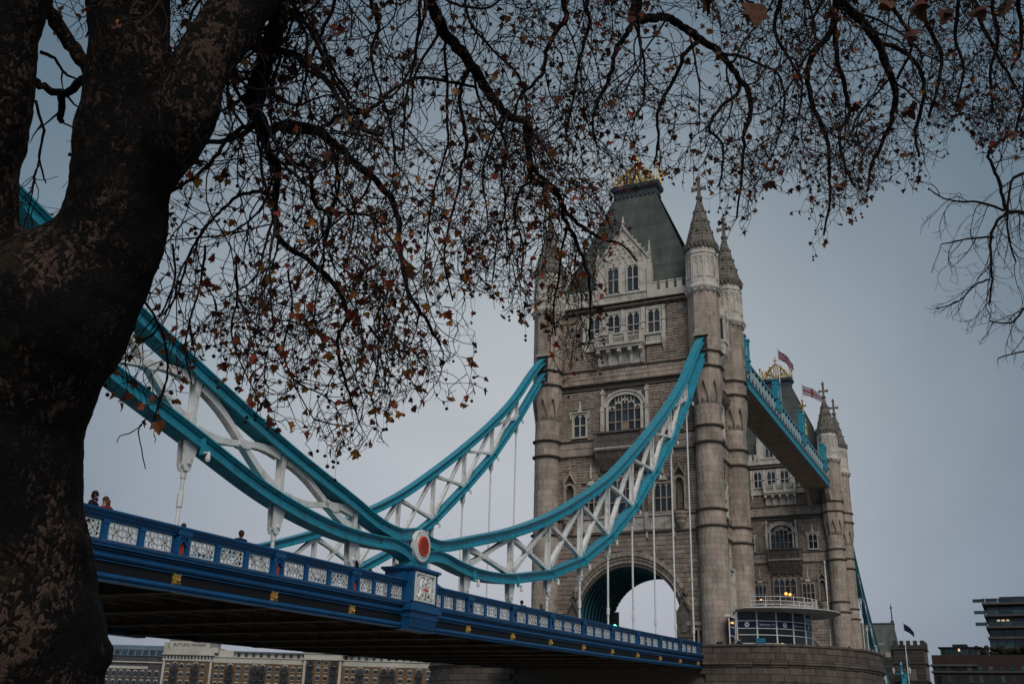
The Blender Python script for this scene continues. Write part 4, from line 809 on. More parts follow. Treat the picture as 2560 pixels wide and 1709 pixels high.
# pedestals under the pins with a carved coat of arms, rails swooping up to them
for side in (0, 1):
    T = (lambda p: p) if side == 0 else (lambda p: (-115.3 - p[0] if False else p[0], 18.3 - p[1], p[2]))
    zt = 8.94; m = MB(T); m.box(-58.86, -56.44, -.70, .85, 7.15, zt - .12); m.box(-59.02, -56.28, -.86, 1.0, zt - .12, zt); m.box(-58.94, -56.36, -.78, .92, zt - .2, zt - .12); m.box(-58.98, -56.32, -.82, .97, 7.05, 7.2); m.box(-59.1, -56.2, -.92, 1.0, 6.85, 7.05); m.box(-58.98, -56.32, -.8, .2, 6.55, 6.85)
    m.rings([rect(-58.95, -56.35, -.78, .2, 6.55), rect(-58.85, -56.45, -.66, .2, 6.1), rect(-58.85, -56.45, -.55, .2, 6.02)]); m.box(-59.0, -56.3, -.6, .1, 5.98, 6.14)
    for a, b, c, d in ((-58.86, -56.44, 8.7, 8.8), (-58.86, -56.44, 7.2, 7.3), (-58.86, -58.74, 7.2, 8.8), (-56.56, -56.44, 7.2, 8.8)): m.box(a, b, -.75, -.7, c, d)
    for sx in (-1, 1):                                     # swoop of the rail
        q = [(-57.65 + sx * (1.2 + t * 1.5), DECKTOP(-57.65 + sx * (1.2 + t * 1.5)) + .42 * (1 - t) ** 2.4) for t in np.linspace(0, 1, 9)]
        m.rings([[(x, -.46, DECKTOP(x) - .1), (x, -.12, DECKTOP(x) - .1), (x, -.12, z), (x, -.46, z)] for x, z in q])
    ped = m.build('pin_pedestal', 'blue_paint', deck)
    m = MB(T); m.box(-58.55, -56.75, -.74, -.71, 7.36, 8.68)
    for a, b, c, d in ((-58.60, -56.70, 8.62, 8.70), (-58.60, -56.70, 7.33, 7.41), (-58.60, -58.52, 7.41, 8.62), (-56.78, -56.70, 7.41, 8.62)): m.box(a, b, -.80, -.72, c, d)
    C = -57.65; m.prism([(C - .27, -.74, 8.12), (C + .27, -.74, 8.12), (C + .27, -.74, 7.75), (C + .15, -.74, 7.56), (C, -.74, 7.48), (C - .15, -.74, 7.56), (C - .27, -.74, 7.75)], (0, -.06, 0))
    m.sphere((C, -.76, 8.28), .12, 8, 5); m.sphere((C, -.76, 8.45), .09, 8, 5); m.prism([(C - .1, -.74, 8.45), (C + .1, -.74, 8.45), (C + .2, -.74, 8.6), (C - .16, -.74, 8.62)], (0, -.05, 0))
    for s in (-1, 1):                                      # beasts holding the shield: curled bodies, wings, tails
        body = [(C + s * .62, 7.5), (C + s * .50, 7.62), (C + s * .43, 7.85), (C + s * .47, 8.08), (C + s * .40, 8.27), (C + s * .30, 8.36)]
        m.tube([(x, -.76, z) for x, z in body], [.06, .10, .085, .10, .06, .05], 7); m.sphere((C + s * .31, -.78, 8.38), .07, 6, 4)
        m.tube([(C + s * .60, -.76, 7.52), (C + s * .78, -.76, 7.6), (C + s * .76, -.76, 7.8), (C + s * .66, -.76, 7.78)], [.05, .045, .04, .02], 6)
        m.prism([(C + s * .48, -.745, 8.0), (C + s * .58, -.745, 8.52), (C + s * .68, -.745, 8.35), (C + s * .72, -.745, 8.46), (C + s * .76, -.745, 8.2), (C + s * .64, -.745, 7.95)], (0, -.03, 0))
        for z in (7.7, 8.12): m.tube([(C + s * .45, -.77, z), (C + s * .33, -.79, z + .05), (C + s * .27, -.8, z + .02)], [.045, .035, .03], 6)
        for q in range(4): m.sphere((C + s * (.15 + .17 * q), -.76, 7.49 + .02 * (q % 2)), .055, 5, 4)
        m.tube([(C + s * .12, -.76, 8.5), (C + s * .3, -.76, 8.55), (C + s * .42, -.76, 8.5)], [.03, .045, .02], 5)
    arms = m.build('coat_of_arms', 'white_paint', ped); m = MB(T)
    for s in (-1, 1):
        for px_, pz_, a_, b_ in ((.36, 8.02, .05, .13), (.70, 8.50, .05, .06), (.56, 7.78, .05, .06), (.22, 8.36, .04, .07), (.36, 7.62, .06, .05), (.80, 8.0, .03, .10)): m.box(C + s * px_ - a_, C + s * px_ + a_, -.7425, -.7405, pz_ - b_, pz_ + b_)
    m.build('recess_shade', 'ink', arms, kind='stuff')  # flat dark patches painting the shade between the carved figures
    m = MB(T); m.box(C - .035, C + .035, -.815, -.80, 7.5, 8.1); m.box(C - .24, C + .24, -.816, -.801, 7.88, 7.96); m.build('red_cross', 'red_paint', arms)
# road, footways, underside with cross girders and stringers
def slab(z0, z1, y0, y1, mtl, nm): m = MB(); m.rings([[(x, yy, DECKTOP(x) - zz) for yy, zz in ((y0, z1), (y1, z1), (y1, z0), (y0, z0))] for x in XS]); return m.build(nm, mtl, deck)
slab(1.22, 1.36, .0, 18.3, 'asphalt', 'roadway'); slab(1.10, 1.215, .05, 3.4, 'pavement', 'footway'); slab(1.10, 1.215, 14.9, 18.25, 'pavement', 'footway'); slab(1.365, 1.5, .0, 18.3, 'underside_paint', 'deck_plate')
x = -90.65
gi = 0
while x < -7:
    zt = DECKTOP(x); m = MB(); m.box(x - .02, x + .02, .05, 18.25, zt - 2.24, zt - 1.5); m.box(x - .22, x + .22, .05, 18.25, zt - 2.29, zt - 2.245); m.box(x - .1, x + .1, .05, 18.25, zt - 2.16, zt - 2.12)
    for i in range(13): m.box(x - .15, x + .15, .9 + 1.37 * i, .93 + 1.37 * i, zt - 2.24, zt - 1.5)
    m.build('cross_girder', 'underside_paint', deck)
    m = MB()
    for i in range(int(18 / .2)):
        for s in (-.15, .15): m.sphere((x + s, .2 + .2 * i, zt - 2.295), .028, 4, 2)
    m.build('girder_rivets', 'underside_paint', deck, kind='stuff')
    x += 5.5; gi += 1
for i in range(9):
    y = 1.3 + 1.96 * i; m = MB(); m.rings([[(x, yy, DECKTOP(x) - zz) for yy, zz in ((y - .09, 2.0), (y + .09, 2.0), (y + .09, 1.96), (y - .09, 1.96))] for x in XS]); m.rings([[(x, yy, DECKTOP(x) - zz) for yy, zz in ((y - .015, 1.96), (y + .015, 1.96), (y + .015, 1.5), (y - .015, 1.5))] for x in XS]); m.build('stringer', 'underside_paint', deck)

# ================================================================== high level walkway
walk = thing('high_walkway', (45.35, 2.05, 41.7), 'high level footbridge between the towers, turquoise lattice with white panels, side nearest the camera', 'walkway', 'high walkways')
X0, X1 = 12.2, 78.5
def wbox(nm, mtl, *a): return MB().box(*a).build(nm, mtl, walk)
for y in (.0, 3.9):
    wbox('bottom_chord', 'teal_paint', X0, X1, y - .14, y + .14, 41.75, 41.98); wbox('mid_chord', 'teal_paint', X0, X1, y - .16, y + .16, 42.85, 43.02); wbox('top_chord', 'teal_paint', X0, X1, y - .2, y + .2, 45.1, 45.36)
    wbox('floor_line', 'red_paint', X0, X1, y - .19, y + .19, 43.025, 43.055); wbox('side_plate', 'teal_paint', X0, X1, y - .05, y + .05, 41.98, 42.85)
    n = 36; st = (X1 - X0) / n
    for i in range(n):
        a, b = X0 + i * st, X0 + (i + 1) * st; m = MB(); m.bar((a, y, 43.1), (b, y, 45.1), .12, .08); m.bar((b, y, 43.1), (a, y, 45.1), .13, .08); m.box(a - .06, a + .06, y - .14, y + .14, 43.08, 45.1); m.box((a + b) / 2 - .2, (a + b) / 2 + .2, y - .1, y + .1, 43.9, 44.3); m.build('lattice_panel', 'walk_lattice', walk)
        m = MB(); m.box(a - .04, a + .04, y - .15, y + .15, 41.98, 42.85); m.build('lattice_stud', 'teal_paint', walk); m = MB(); m.box(a - .07, a + .07, y - .17, y + .17, 45.362, 45.48); m.build('rail_stud', 'teal_paint', walk)
wbox('glazed_corridor', 'window_glass', X0, X1, .5, 3.4, 43.1, 44.7); wbox('walkway_roof', 'lead', X0, X1, .35, 3.55, 44.7, 44.9)
for i in range(44):
    a = X0 + 1.507 * i; o = wbox('soffit_panel', 'brown_soffit', a + .015, a + 1.49, .2, 3.7, 41.80, 41.9)
    m = MB(); m.box(a + .7, a + .78, .25, 3.65, 41.74, 41.8)
    if 13 < i < 23: m.box(a + .1, a + .35, .9, 3.2, 41.735, 41.8)
    m.build('soffit_rib', 'brown_soffit', o)
for y in (.25, 3.65): wbox('soffit_edge', 'brown_soffit', X0, X1, y - .12, y + .12, 41.66, 41.8)
for xc in (17.7, 36.2, 54.5, 73.0):                        # paired cast posts rising above the rail
    for dx in (0, 1.9):
        for y in (-.05, 3.95):
            m = MB(); m.box(xc + dx - .32, xc + dx + .32, y - .32, y + .32, 43.9, 48.0 if xc in (17.7, 36.2, 73) else 48.6); h = 48.0 if xc != 54.5 else 48.6; m.box(xc + dx - .42, xc + dx + .42, y - .42, y + .42, h, h + .22); m.box(xc + dx - .36, xc + dx + .36, y - .36, y + .36, h - .5, h - .4); m.box(xc + dx - .42, xc + dx + .42, y - .42, y + .42, 45.3, 45.55); m.build('cast_post', 'teal_paint', walk)
    m = MB(); m.box(xc + .35, xc + 1.55, -.12, .12, 45.5, 47.2); m.box(xc + .5, xc + 1.4, -.2, -.1, 45.8, 46.9); m.build('post_panel', 'white_paint', walk)
m = MB(); m.lathe(56.9, -.1, [(.5, 45.5), (.42, 46.6), (.5, 47.0), (.3, 47.6), (.4, 48.0), (.2, 48.6), (.12, 49.2), (.28, 49.4), (.1, 49.7)], 8); m.box(56.8, 57.0, -.7, .5, 50.2, 50.45); m.box(56.8, 57.0, -.2, 0, 49.6, 51.2); m.sphere((56.9, -.1, 51.2), .22, 6, 4); m.build('gilt_crest', 'gold', walk)
for xs in ((12.2, 1), (78.5, -1)):                        # stone corbels carrying the ends
    for y in (.3, 3.6): m = MB(); m.prism([(xs[0], y - .35, 41.65), (xs[0] + xs[1] * 1.9, y - .35, 41.65), (xs[0] + xs[1] * 1.5, y - .35, 40.8), (xs[0] + xs[1] * .7, y - .35, 40.0), (xs[0] - xs[1] * .6, y - .35, 39.2), (xs[0] - xs[1] * .6, y - .35, 41.65)], (0, .7, 0)); m.build('end_corbel', 'smooth_stone', walk)

# ================================================================== river pier under the near tower
pier = thing('bridge_pier', (5.45, 9.15, -4), 'massive dark granite pier with rounded end carrying the near tower and the glass pavilion', 'pier', 'river piers of the bridge')
def pier_outline(k=0.0):
    P = [(-6.9 - k, 9.15 + 14), (-6.9 - k, 0), (-6.9 - k, -5.4 - k * .3)]
    for t in np.linspace(.12, 1, 12): a = t * math.pi / 2; P.append((5.45 - (12.35 + k) * math.cos(a), -5.0 - (9.3 + k) * math.sin(a) ** 1.05))
    L = P[:-1] + [P[-1]] + [(10.9 - x, y) for x, y in P[-2::-1]]
    half = [(x, y) for x, y in L]
    return half
def closed(k): h = pier_outline(k); h = [p for p in h if p[1] < 9.15]; return h + [(x, 18.3 - y) for x, y in h[::-1]]
o0 = closed(-.35); m = MB(); m.prism([(x, y, -7.9) for x, y in o0], (0, 0, 16.3)); m.build('pier_core', 'mortar', pier)
m = MB(); m.prism([(x, y, 8.41) for x, y in closed(-.9)], (0, 0, .03)); m.build('pier_pavement', 'pavement', pier)
def resample(P, step):
    o = [P[0]]; P = [np.array(p) for p in P]; D = [0]
    for a, b in zip(P, P[1:]): D.append(D[-1] + np.linalg.norm(b - a))
    n = int(D[-1] / step); s = np.linspace(0, D[-1], n + 1); return [(float(np.interp(t, D, [p[0] for p in P])), float(np.interp(t, D, [p[1] for p in P]))) for t in s]
front = [p for p in pier_outline(0) if p[1] < 9.3]; far = [(x, 18.3 - y) for x, y in front]
ssm = MB(); nst = 0
def pier_course(P, z0, z1, out, step, off, singles_ok):
    global nst
    Q = resample(P, step); 
    for (ax, ay), (bx, by) in zip(Q, Q[1:]):
        a, b = np.array([ax, ay]), np.array([bx, by]); d = (b - a) / np.linalg.norm(b - a); nn = np.array([d[1], -d[0]]);
        if nn @ ((a + b) / 2 - np.array([5.45, 9.15])) < 0: nn = -nn
        sh = d * off * step; a = a + sh + d * .012; b = b + sh - d * .012; o_ = out + ru(-.02, .03)
        q = [a - nn * .36, b - nn * .36, b + nn * (o_ - .03), a + nn * (o_ - .03)]; f = [a + nn * o_ + d * .04, b + nn * o_ - d * .04]
        vs = [(p[0], p[1], z0 + .01) for p in q] + [(p[0], p[1], z1 - .01) for p in q] + [(f[0][0], f[0][1], z0 + .045), (f[1][0], f[1][1], z0 + .045), (f[1][0], f[1][1], z1 - .045), (f[0][0], f[0][1], z1 - .045)]
        fs = [(4, 5, 6, 7), (0, 1, 2, 3), (0, 3, 7, 4), (1, 5, 6, 2), (3, 2, 9, 8), (2, 6, 10, 9), (6, 7, 11, 10), (7, 3, 8, 11), (8, 9, 10, 11)]
        mid = (a + b) / 2
        if singles_ok and nst < 300 and (mid[0] < -2 and mid[1] < 1 or mid[1] < -7) and mid[0] < 7: nst += 1; MB().add(vs, fs).build('stone', 'pier_stone', pier)
        else: ssm.add(vs, fs)
for P in (front, far):
    v = P is front
    for k, (z0, z1, out, st) in enumerate([(9.18, 9.42, .10, 1.3), (8.62, 9.18, 0, .85), (8.05, 8.62, 0, .85)]): pier_course(P, z0, z1, out, st, .5 * (k % 2), v)
    for z0, z1, out in ((7.85, 8.05, .12), (7.62, 7.85, .22), (7.42, 7.62, .10)): pier_course(P, z0, z1, out, 1.5, .25, False)
    z = 7.42; k = 0
    while z > -7.4: pier_course(P, z - .62, z, .05 if k else .02, 1.15, .5 * (k % 2), v and z > 4.4); z -= .62; k += 1
ssm.build('pier_masonry', 'pier_stone', pier, kind='stuff')

# ================================================================== glass pavilion on the pier
pav = thing('glass_pavilion', (5.6, -4, 8.44), 'curved glass ticket pavilion with navy banner and oval roof canopy standing on the pier', 'pavilion')
def ell(a, b, t, cx=5.6, cy=-1.9): return np.array([cx + a * math.cos(t), cy - b * math.sin(t)])
TS = list(np.linspace(math.pi, 0, 11)); ZL = [8.44, 9.3, 10.05, 10.85, 11.45, 12.15, 12.95]
for i, t in enumerate(TS):
    p = ell(5.3, 6.1, t); m = MB(); m.tube([(p[0], p[1], 8.44), (p[0], p[1], 12.98)], .075 if i % 1 == 0 else .05, 6); m.build('glazing_post', 'white_paint', pav)
for a, b in zip(TS, TS[1:]):
    p, q = ell(5.3, 6.1, a), ell(5.3, 6.1, b); d = (q - p) / np.linalg.norm(q - p); nn = np.array([d[1], -d[0]]); nn = nn if nn @ (p - np.array([5.6, -1.9])) > 0 else -nn
    for k, (z0, z1) in enumerate(zip(ZL, ZL[1:])):
        P3 = lambda s, z, e=0: (*(p + d * s + nn * e), z); Ls = np.linalg.norm(q - p)
        g = MB(); g.add([P3(.06, z0 + .04), P3(Ls - .06, z0 + .04), P3(Ls - .06, z1 - .04), P3(.06, z1 - .04), P3(.06, z0 + .04, -.03), P3(Ls - .06, z0 + .04, -.03), P3(Ls - .06, z1 - .04, -.03), P3(.06, z1 - .04, -.03)], [(0, 1, 2, 3), (4, 5, 6, 7), (0, 1, 5, 4), (3, 2, 6, 7)])
        fi = TS.index(a); g.build('glass_pane', 'navy' if k == 4 else 'lit_pane_pale' if (fi, k) in ((3, 0), (3, 1), (2, 1)) else 'lit_pane_blue' if (fi, k) in ((4, 1), (5, 0), (4, 0)) else 'pavilion_glass', pav)
        if k: g = MB(); g.bar(P3(0, z0), P3(Ls, z0), .07, .07, side=(0, 0, 1)); g.build('glazing_bar', 'white_paint', pav)
ROOF = [(5.6 + 6.4 * math.cos(t) * (1 if True else 1), -3.2 - (7.6 * math.sin(t) if math.sin(t) > 0 else 2.2 * math.sin(t))) for t in np.linspace(0, 2 * math.pi, 48, endpoint=False)]
m = MB(); cc = np.array([5.6, -3.2]); sc_ = lambda k, z: [(cc[0] + (x - cc[0]) * k, cc[1] + (y - cc[1]) * k, z) for x, y in ROOF]
m.rings([sc_(.80, 12.98), sc_(.97, 13.12), sc_(1, 13.2), sc_(1, 13.28), sc_(.97, 13.3), sc_(.9, 13.42)]); cnp = m.build('roof_canopy', 'canopy_grey', pav, smooth=False)
m = MB(); m.rings([sc_(1.003, 13.2), sc_(1.012, 13.21), sc_(1.012, 13.27), sc_(1.003, 13.28)], caps=False); m.build('canopy_edge', 'white_paint', cnp)
rp = [(cc[0] + (x - cc[0]) * .72, cc[1] + (y - cc[1]) * .72) for x, y in ROOF[:25]]
m = MB()
for h in (13.75, 14.1, 14.5): m.tube([(x, y, h) for x, y in rp], .03, 5)
for i in range(0, 25, 2): m.tube([(rp[i][0], rp[i][1], 13.4), (rp[i][0], rp[i][1], 14.55)], .035, 5)
for i in range(2, 25, 5): m.box(rp[i][0] - .35, rp[i][0] + .35, rp[i][1] - .03, rp[i][1] + .03, 13.42, 13.7)
m.build('roof_railing', 'white_paint', pav)
m = MB(); m.box(2.0, 9.2, -5.5, -1.95, 8.44, 9.6); m.box(3.5, 7.8, -6.5, -5.6, 8.5, 10.4); m.build('counter', 'desk_pale', pav)
m = MB(); m.box(.2, .28, -4.6, -3.7, 9.1, 10.5); m.box(2.0, 3.2, -6.6, -6.55, 9.2, 10.2); m.build('poster', 'poster_blue', pav)
m = MB(); m.box(1.1, 2.4, -6.0, -5.9, 9.0, 10.1); m.build('display', 'pane_glow', pav)
# entrance lobby beside the turret
m = MB()
for x in (-2.1, .1): m.tube([(x, -1.75, 8.44), (x, -1.75, 12.3)], .06, 6)
for z in (8.5, 9.6, 10.6, 11.4, 12.3): m.bar((-2.1, -1.75, z), (.1, -1.75, z), .07, .07, side=(0, 0, 1))
m.box(-2.2, .3, -1.9, -1.4, 12.3, 12.5); lob = m.build('lobby_frame', 'white_paint', pav)
for z0, z1, mt in ((8.54, 9.56, 'pavilion_glass'), (9.64, 10.56, 'pavilion_glass'), (10.64, 11.36, 'navy'), (11.44, 12.26, 'pavilion_glass')): m = MB(); m.box(-2.04, .04, -1.77, -1.74, z0, z1); m.build('lobby_pane', mt, lob)
m = MB(); m.lathe(-1.2, -1.85, [(.03, 11.72), (.1, 11.76), (.1, 11.86), (.03, 11.9)], 8); m.build('red_lamp', 'lamp_glow', lob)
# banner lettering and emblems, standing on the navy band
def text(body, size, P, xdir, up, mtl, parent, nm='lettering', ext=.004, align='CENTER'):
    c = bpy.data.curves.new(nm, 'FONT'); c.body = body; c.size = size; c.extrude = ext; c.align_x = align; c.align_y = 'CENTER'; c.materials.append(MATS[mtl])
    tmp = bpy.data.objects.new('tmp', c); me = bpy.data.meshes.new_from_object(tmp); bpy.data.objects.remove(tmp); me.name = nm; o = link(nm, me, parent, P); X = Vector(xdir).normalized(); U = Vector(up).normalized(); Z = X.cross(U); o.rotation_euler = Matrix((X, U, Z)).transposed().to_euler(); return o
def band_at(i, frac=.5, e=.03):
    p, q = ell(5.3, 6.1, TS[i]), ell(5.3, 6.1, TS[i + 1]); d = (q - p) / np.linalg.norm(q - p); nn = np.array([d[1], -d[0]]); nn = nn if nn @ (p - np.array([5.6, -1.9])) > 0 else -nn
    return (*(p + (q - p) * frac + nn * e), 11.8), d, nn
def emblem(i):
    P, d, nn = band_at(i, .5, .02); m = MB(); D = np.array([d[0], d[1], 0]); Nn = np.array([nn[0], nn[1], 0]); Pz = np.array(P)
    for k in range(6):
        t = k * math.pi / 3; c = Pz + D * .15 * math.cos(t) + np.array([0, 0, .15 * math.sin(t)]); m.prism([tuple(c + D * .1 * math.cos(t + q) + np.array([0, 0, .1 * math.sin(t + q)])) for q in np.linspace(0, 2 * math.pi, 6, endpoint=False)], tuple(Nn * (.02 + .002 * k)))
    m.build('banner_emblem', 'white_paint', pav); m = MB(); m.prism([tuple(Pz + D * .07 * math.cos(q) + np.array([0, 0, .07 * math.sin(q)])) for q in np.linspace(0, 2 * math.pi, 8, endpoint=False)], tuple(Nn * .04)); m.build('emblem_centre', 'navy', pav)
for i in range(0, 6):
    if i % 2 == 0: emblem(i)
    else:
        P, d, nn = band_at(i, .42, .02); text('Entrance', .30, P, (d[0], d[1], 0), (0, 0, 1), 'white_paint', pav)
        P, d, nn = band_at(i, .84, .02); m = MB(); D = np.array([d[0], d[1], 0]); Nn = np.array([nn[0], nn[1], 0]); Pz = np.array(P)
        m.prism([tuple(Pz + D * a + np.array([0, 0, b])) for a, b in ((-.12, -.02), (.02, -.02), (.02, -.07), (.12, 0), (.02, .07), (.02, .02), (-.12, .02))], tuple(Nn * .02)); m.build('banner_arrow', 'white_paint', pav)
# ================================================================== people
mat('skin', (.42, .24, .17), .6); mat('trousers', (.02, .022, .03), .9)
mat('hair_dark', (.016, .010, .008), .8, grain=.4, gscale=60); mat('hair_brown', (.085, .035, .018), .8, grain=.4, gscale=60); mat('hair_fair', (.36, .22, .12), .8, grain=.3, gscale=60)
for n_, c in dict(coat_black=(.012, .013, .015), coat_red=(.19, .006, .012), coat_navy=(.010, .022, .055), coat_blue=(.015, .045, .11), coat_brown=(.07, .035, .02), hat_red=(.5, .05, .015), scarf_purple=(.05, .02, .09)).items(): mat(n_, c, .85, grain=.2, gscale=25, bump=.3, bscale=40)
def skinned(name, verts, edges, radii, m, parent, sub=1):
    me = bpy.data.meshes.new(name); me.from_pydata([tuple(v) for v in verts], edges, []); me.materials.append(MATS[m]); o = link(name, me, parent, W[parent.name])
    o.modifiers.new('skin', 'SKIN').use_smooth_shade = True
    for i, r in enumerate(radii): me.skin_vertices[0].data[i].radius = r if hasattr(r, '__len__') else (r, r)
    me.skin_vertices[0].data[0].use_root = True
    s = o.modifiers.new('sub', 'SUBSURF'); s.levels = s.render_levels = sub; return o
def person(x, y, z, h, face, coat, hair, label, group=None, long=False, turn=0, hat=None, scarf=None, lean=.06):
    p = thing('person', (x, y, z), label, 'person', group); k = h / 1.75
    ca, sa = math.cos(face), math.sin(face); tt = face + turn
    def g(f, l, u): return (k * (f * ca - l * sa), k * (f * sa + l * ca), k * u)     # forward, left, up
    def hd(f, l, u): return (k * (lean + f * math.cos(tt) - l * math.sin(tt)) if False else g(lean, 0, 0)[0] + k * (f * math.cos(tt) - l * math.sin(tt)), g(lean, 0, 0)[1] + k * (f * math.sin(tt) + l * math.cos(tt)), k * u)
    V = [g(0, 0, .95), g(.02, 0, 1.15), g(.04, 0, 1.38), g(lean, 0, 1.49), hd(.0, 0, 1.57), hd(.02, 0, 1.66)]
    E = [(0, 1), (1, 2), (2, 3), (3, 4), (4, 5)]; Rr = [(.15, .12), (.14, .11), (.13, .10), .055, .075, .085]
    for s in (-1, 1):
        b = len(V); V += [g(.03, s * .19, 1.40), g(.06, s * .25, 1.14), g(.28, s * .20, 1.02), g(.36, s * .17, 1.03), g(.41, s * .16, 1.02)]
        E += [(2, b), (b, b + 1), (b + 1, b + 2), (b + 2, b + 3), (b + 3, b + 4)]; Rr += [.06, .045, .035, .04, .025]
        b = len(V); V += [g(0, s * .1, .88), g(.02, s * .11, .5), g(-.02, s * .12, .09), g(.12, s * .13, .04)]; E += [(0, b), (b, b + 1), (b + 1, b + 2), (b + 2, b + 3)]; Rr += [.09, .06, .045, .04]
    k_ = [tuple(r * k for r in (q if hasattr(q, '__len__') else (q, q))) for q in Rr]
    skinned('body', V, E, k_, 'skin', p, 2)
    V2 = [g(0, 0, .86), g(0, 0, 1.0), g(.02, 0, 1.2), g(.04, 0, 1.38), g(lean * .8, 0, 1.47)]; E2 = [(0, 1), (1, 2), (2, 3), (3, 4)]; R2 = [(.20, .16), (.185, .145), (.18, .14), (.17, .13), (.075, .075)]
    for s in (-1, 1): b = len(V2); V2 += [g(.03, s * .21, 1.39), g(.06, s * .27, 1.14), g(.27, s * .21, 1.03)]; E2 += [(3, b), (b, b + 1), (b + 1, b + 2)]; R2 += [(.085, .085), (.07, .07), (.055, .055)]
    skinned('coat', V2, E2, [tuple(r * k for r in q) for q in R2], coat, p, 2)
    V3 = [g(0, 0, .92)]; E3 = []; R3 = [(.15, .12)]
    for s in (-1, 1): b = len(V3); V3 += [g(0, s * .1, .82), g(.02, s * .11, .48), g(-.02, s * .12, .12)]; E3 += [(0, b), (b, b + 1), (b + 1, b + 2)]; R3 += [(.10, .10), (.08, .08), (.065, .065)]
    skinned('trousers', V3, E3, [tuple(r * k for r in q) for q in R3], 'trousers', p, 1)
    o = W[p.name]
    def loc(f, l, u): q = hd(f, l, u); return (o.x + q[0], o.y + q[1], o.z + q[2])
    m = MB(); c = loc(-.025, 0, 1.675); m.sphere(c, .118 * k, 10, 7, 1.05); m.sphere(loc(-.05, 0, 1.62), .10 * k, 8, 6, 1.1)
    if long: m.rings([[tuple(np.array(loc(-.04 + a * .11, b * .11, u))) for a, b in ((-1, -1), (.4, -1), (.4, 1), (-1, 1))] for u in (1.38, 1.5, 1.66)])
    m.build('hair', hair, p, smooth=True)
    m = MB(); m.sphere(loc(.105, 0, 1.63), .017 * k, 5, 4); [m.sphere(loc(.0, s * .1, 1.63), .022 * k, 5, 4) for s in (-1, 1)]; m.build('nose_and_ears', 'skin', p, smooth=True)
    m = MB(); [m.sphere(loc(.092, s * .035, 1.655), .010 * k, 5, 4) for s in (-1, 1)]; m.box(*sum(([v - .012, v + .012] for v in loc(.088, 0, 1.60)[:2]), []), loc(0, 0, 1.597)[2], loc(0, 0, 1.603)[2]); m.build('eyes_and_mouth', 'hair_dark', p)
    if hat: m = MB(); m.sphere(loc(-.02, 0, 1.71), .128 * k, 10, 6, .9); m.build('hat', hat, p, smooth=True)
    if scarf: m = MB(); m.lathe(loc(.0, 0, 0)[0], loc(.0, 0, 0)[1], [(.07, o.z + 1.44 * k), (.11, o.z + 1.47 * k), (.10, o.z + 1.53 * k), (.07, o.z + 1.56 * k)], 10); m.build('scarf', scarf, p, smooth=True)
    return p
fz = lambda x: DECKTOP(x) - 1.1
A = math.radians
person(-77.55, .62, fz(-77.5) - .0, 1.80, A(-60), 'coat_black', 'hair_dark', 'man with dark hair and black jacket leaning on the parapet beside a woman in red', scarf='scarf_purple', turn=.1)
person(-76.95, .66, fz(-76.9) - .0, 1.72, A(-170), 'coat_red', 'hair_brown', 'brown haired woman in a dark red coat at the parapet beside a man', long=True, turn=-.2)
person(-72.95, .8, fz(-72.9) - .0, 1.50, A(180), 'coat_brown', 'hair_brown', 'person of whom only brown hair shows above the parapet, right of the leftmost hanger rod')
person(-69.75, .75, fz(-69.7), 1.76, A(70), 'coat_navy', 'hair_brown', 'person with short brown hair and navy jacket seen from behind over the parapet')
person(-61.4, .85, fz(-61.4), 1.70, A(190), 'coat_black', 'hair_brown', 'woman with long brown hair and black coat left of the roundel pedestal', long=True)
person(-60.05, .9, fz(-60), 1.50, A(150), 'coat_brown', 'hair_fair', 'fair haired person whose head just tops the parapet beside the roundel pedestal', long=True)
person(-60.6, 1.5, fz(-60.6), 1.50, A(200), 'coat_navy', 'hair_brown', 'brown haired child behind the fair haired person near the pedestal')
person(-43.1, .8, fz(-43), 1.66, A(180), 'coat_black', 'hair_dark', 'black haired walker just left of the near tower base, first hanger rod past the flag')
person(-40.2, .8, fz(-40), 1.70, A(0), 'coat_black', 'hair_fair', 'light haired walker between two hanger rods in front of the near tower')
pp = 'visitors on the pier'
for i, (x, y, ht, c, hr_, lb_) in enumerate(((-5.0, -1.5, 1.66, 'coat_navy', 'hair_fair', 'bareheaded visitor on the pier where the blue parapet ends'), (-4.4, -2.75, 1.56, 'coat_blue', 'hair_brown', 'short visitor in blue between two others at the pier parapet'), (-4.9, -3.35, 1.72, 'coat_navy', 'hair_brown', 'visitor in navy at the pier parapet just left of the glass pavilion'),
        (5.2, -10.6, 1.62, 'coat_black', 'hair_fair', 'fair haired visitor at the pier parapet right of the pavilion glass'), (4.4, -11.6, 1.60, 'coat_brown', 'hair_dark', 'dark haired visitor in brown at the pier parapet below the canopy tip'), (7.2, -11.4, 1.64, 'coat_black', 'hair_brown', 'visitor in black right of the pavilion doorway'))):
    person(x, y, ZB, ht, A(180 + 25 * i), c, hr_, lb_, pp)
person(10.2, -11.2, ZB, 1.78, A(200), 'coat_black', 'hair_dark', 'visitor with an orange red hat at the right end of the pier parapet', pp, hat='hat_red')
person(11.0, -10.6, ZB, 1.66, A(250), 'coat_black', 'hair_dark', 'visitor in black beside the one with the orange red hat', pp)

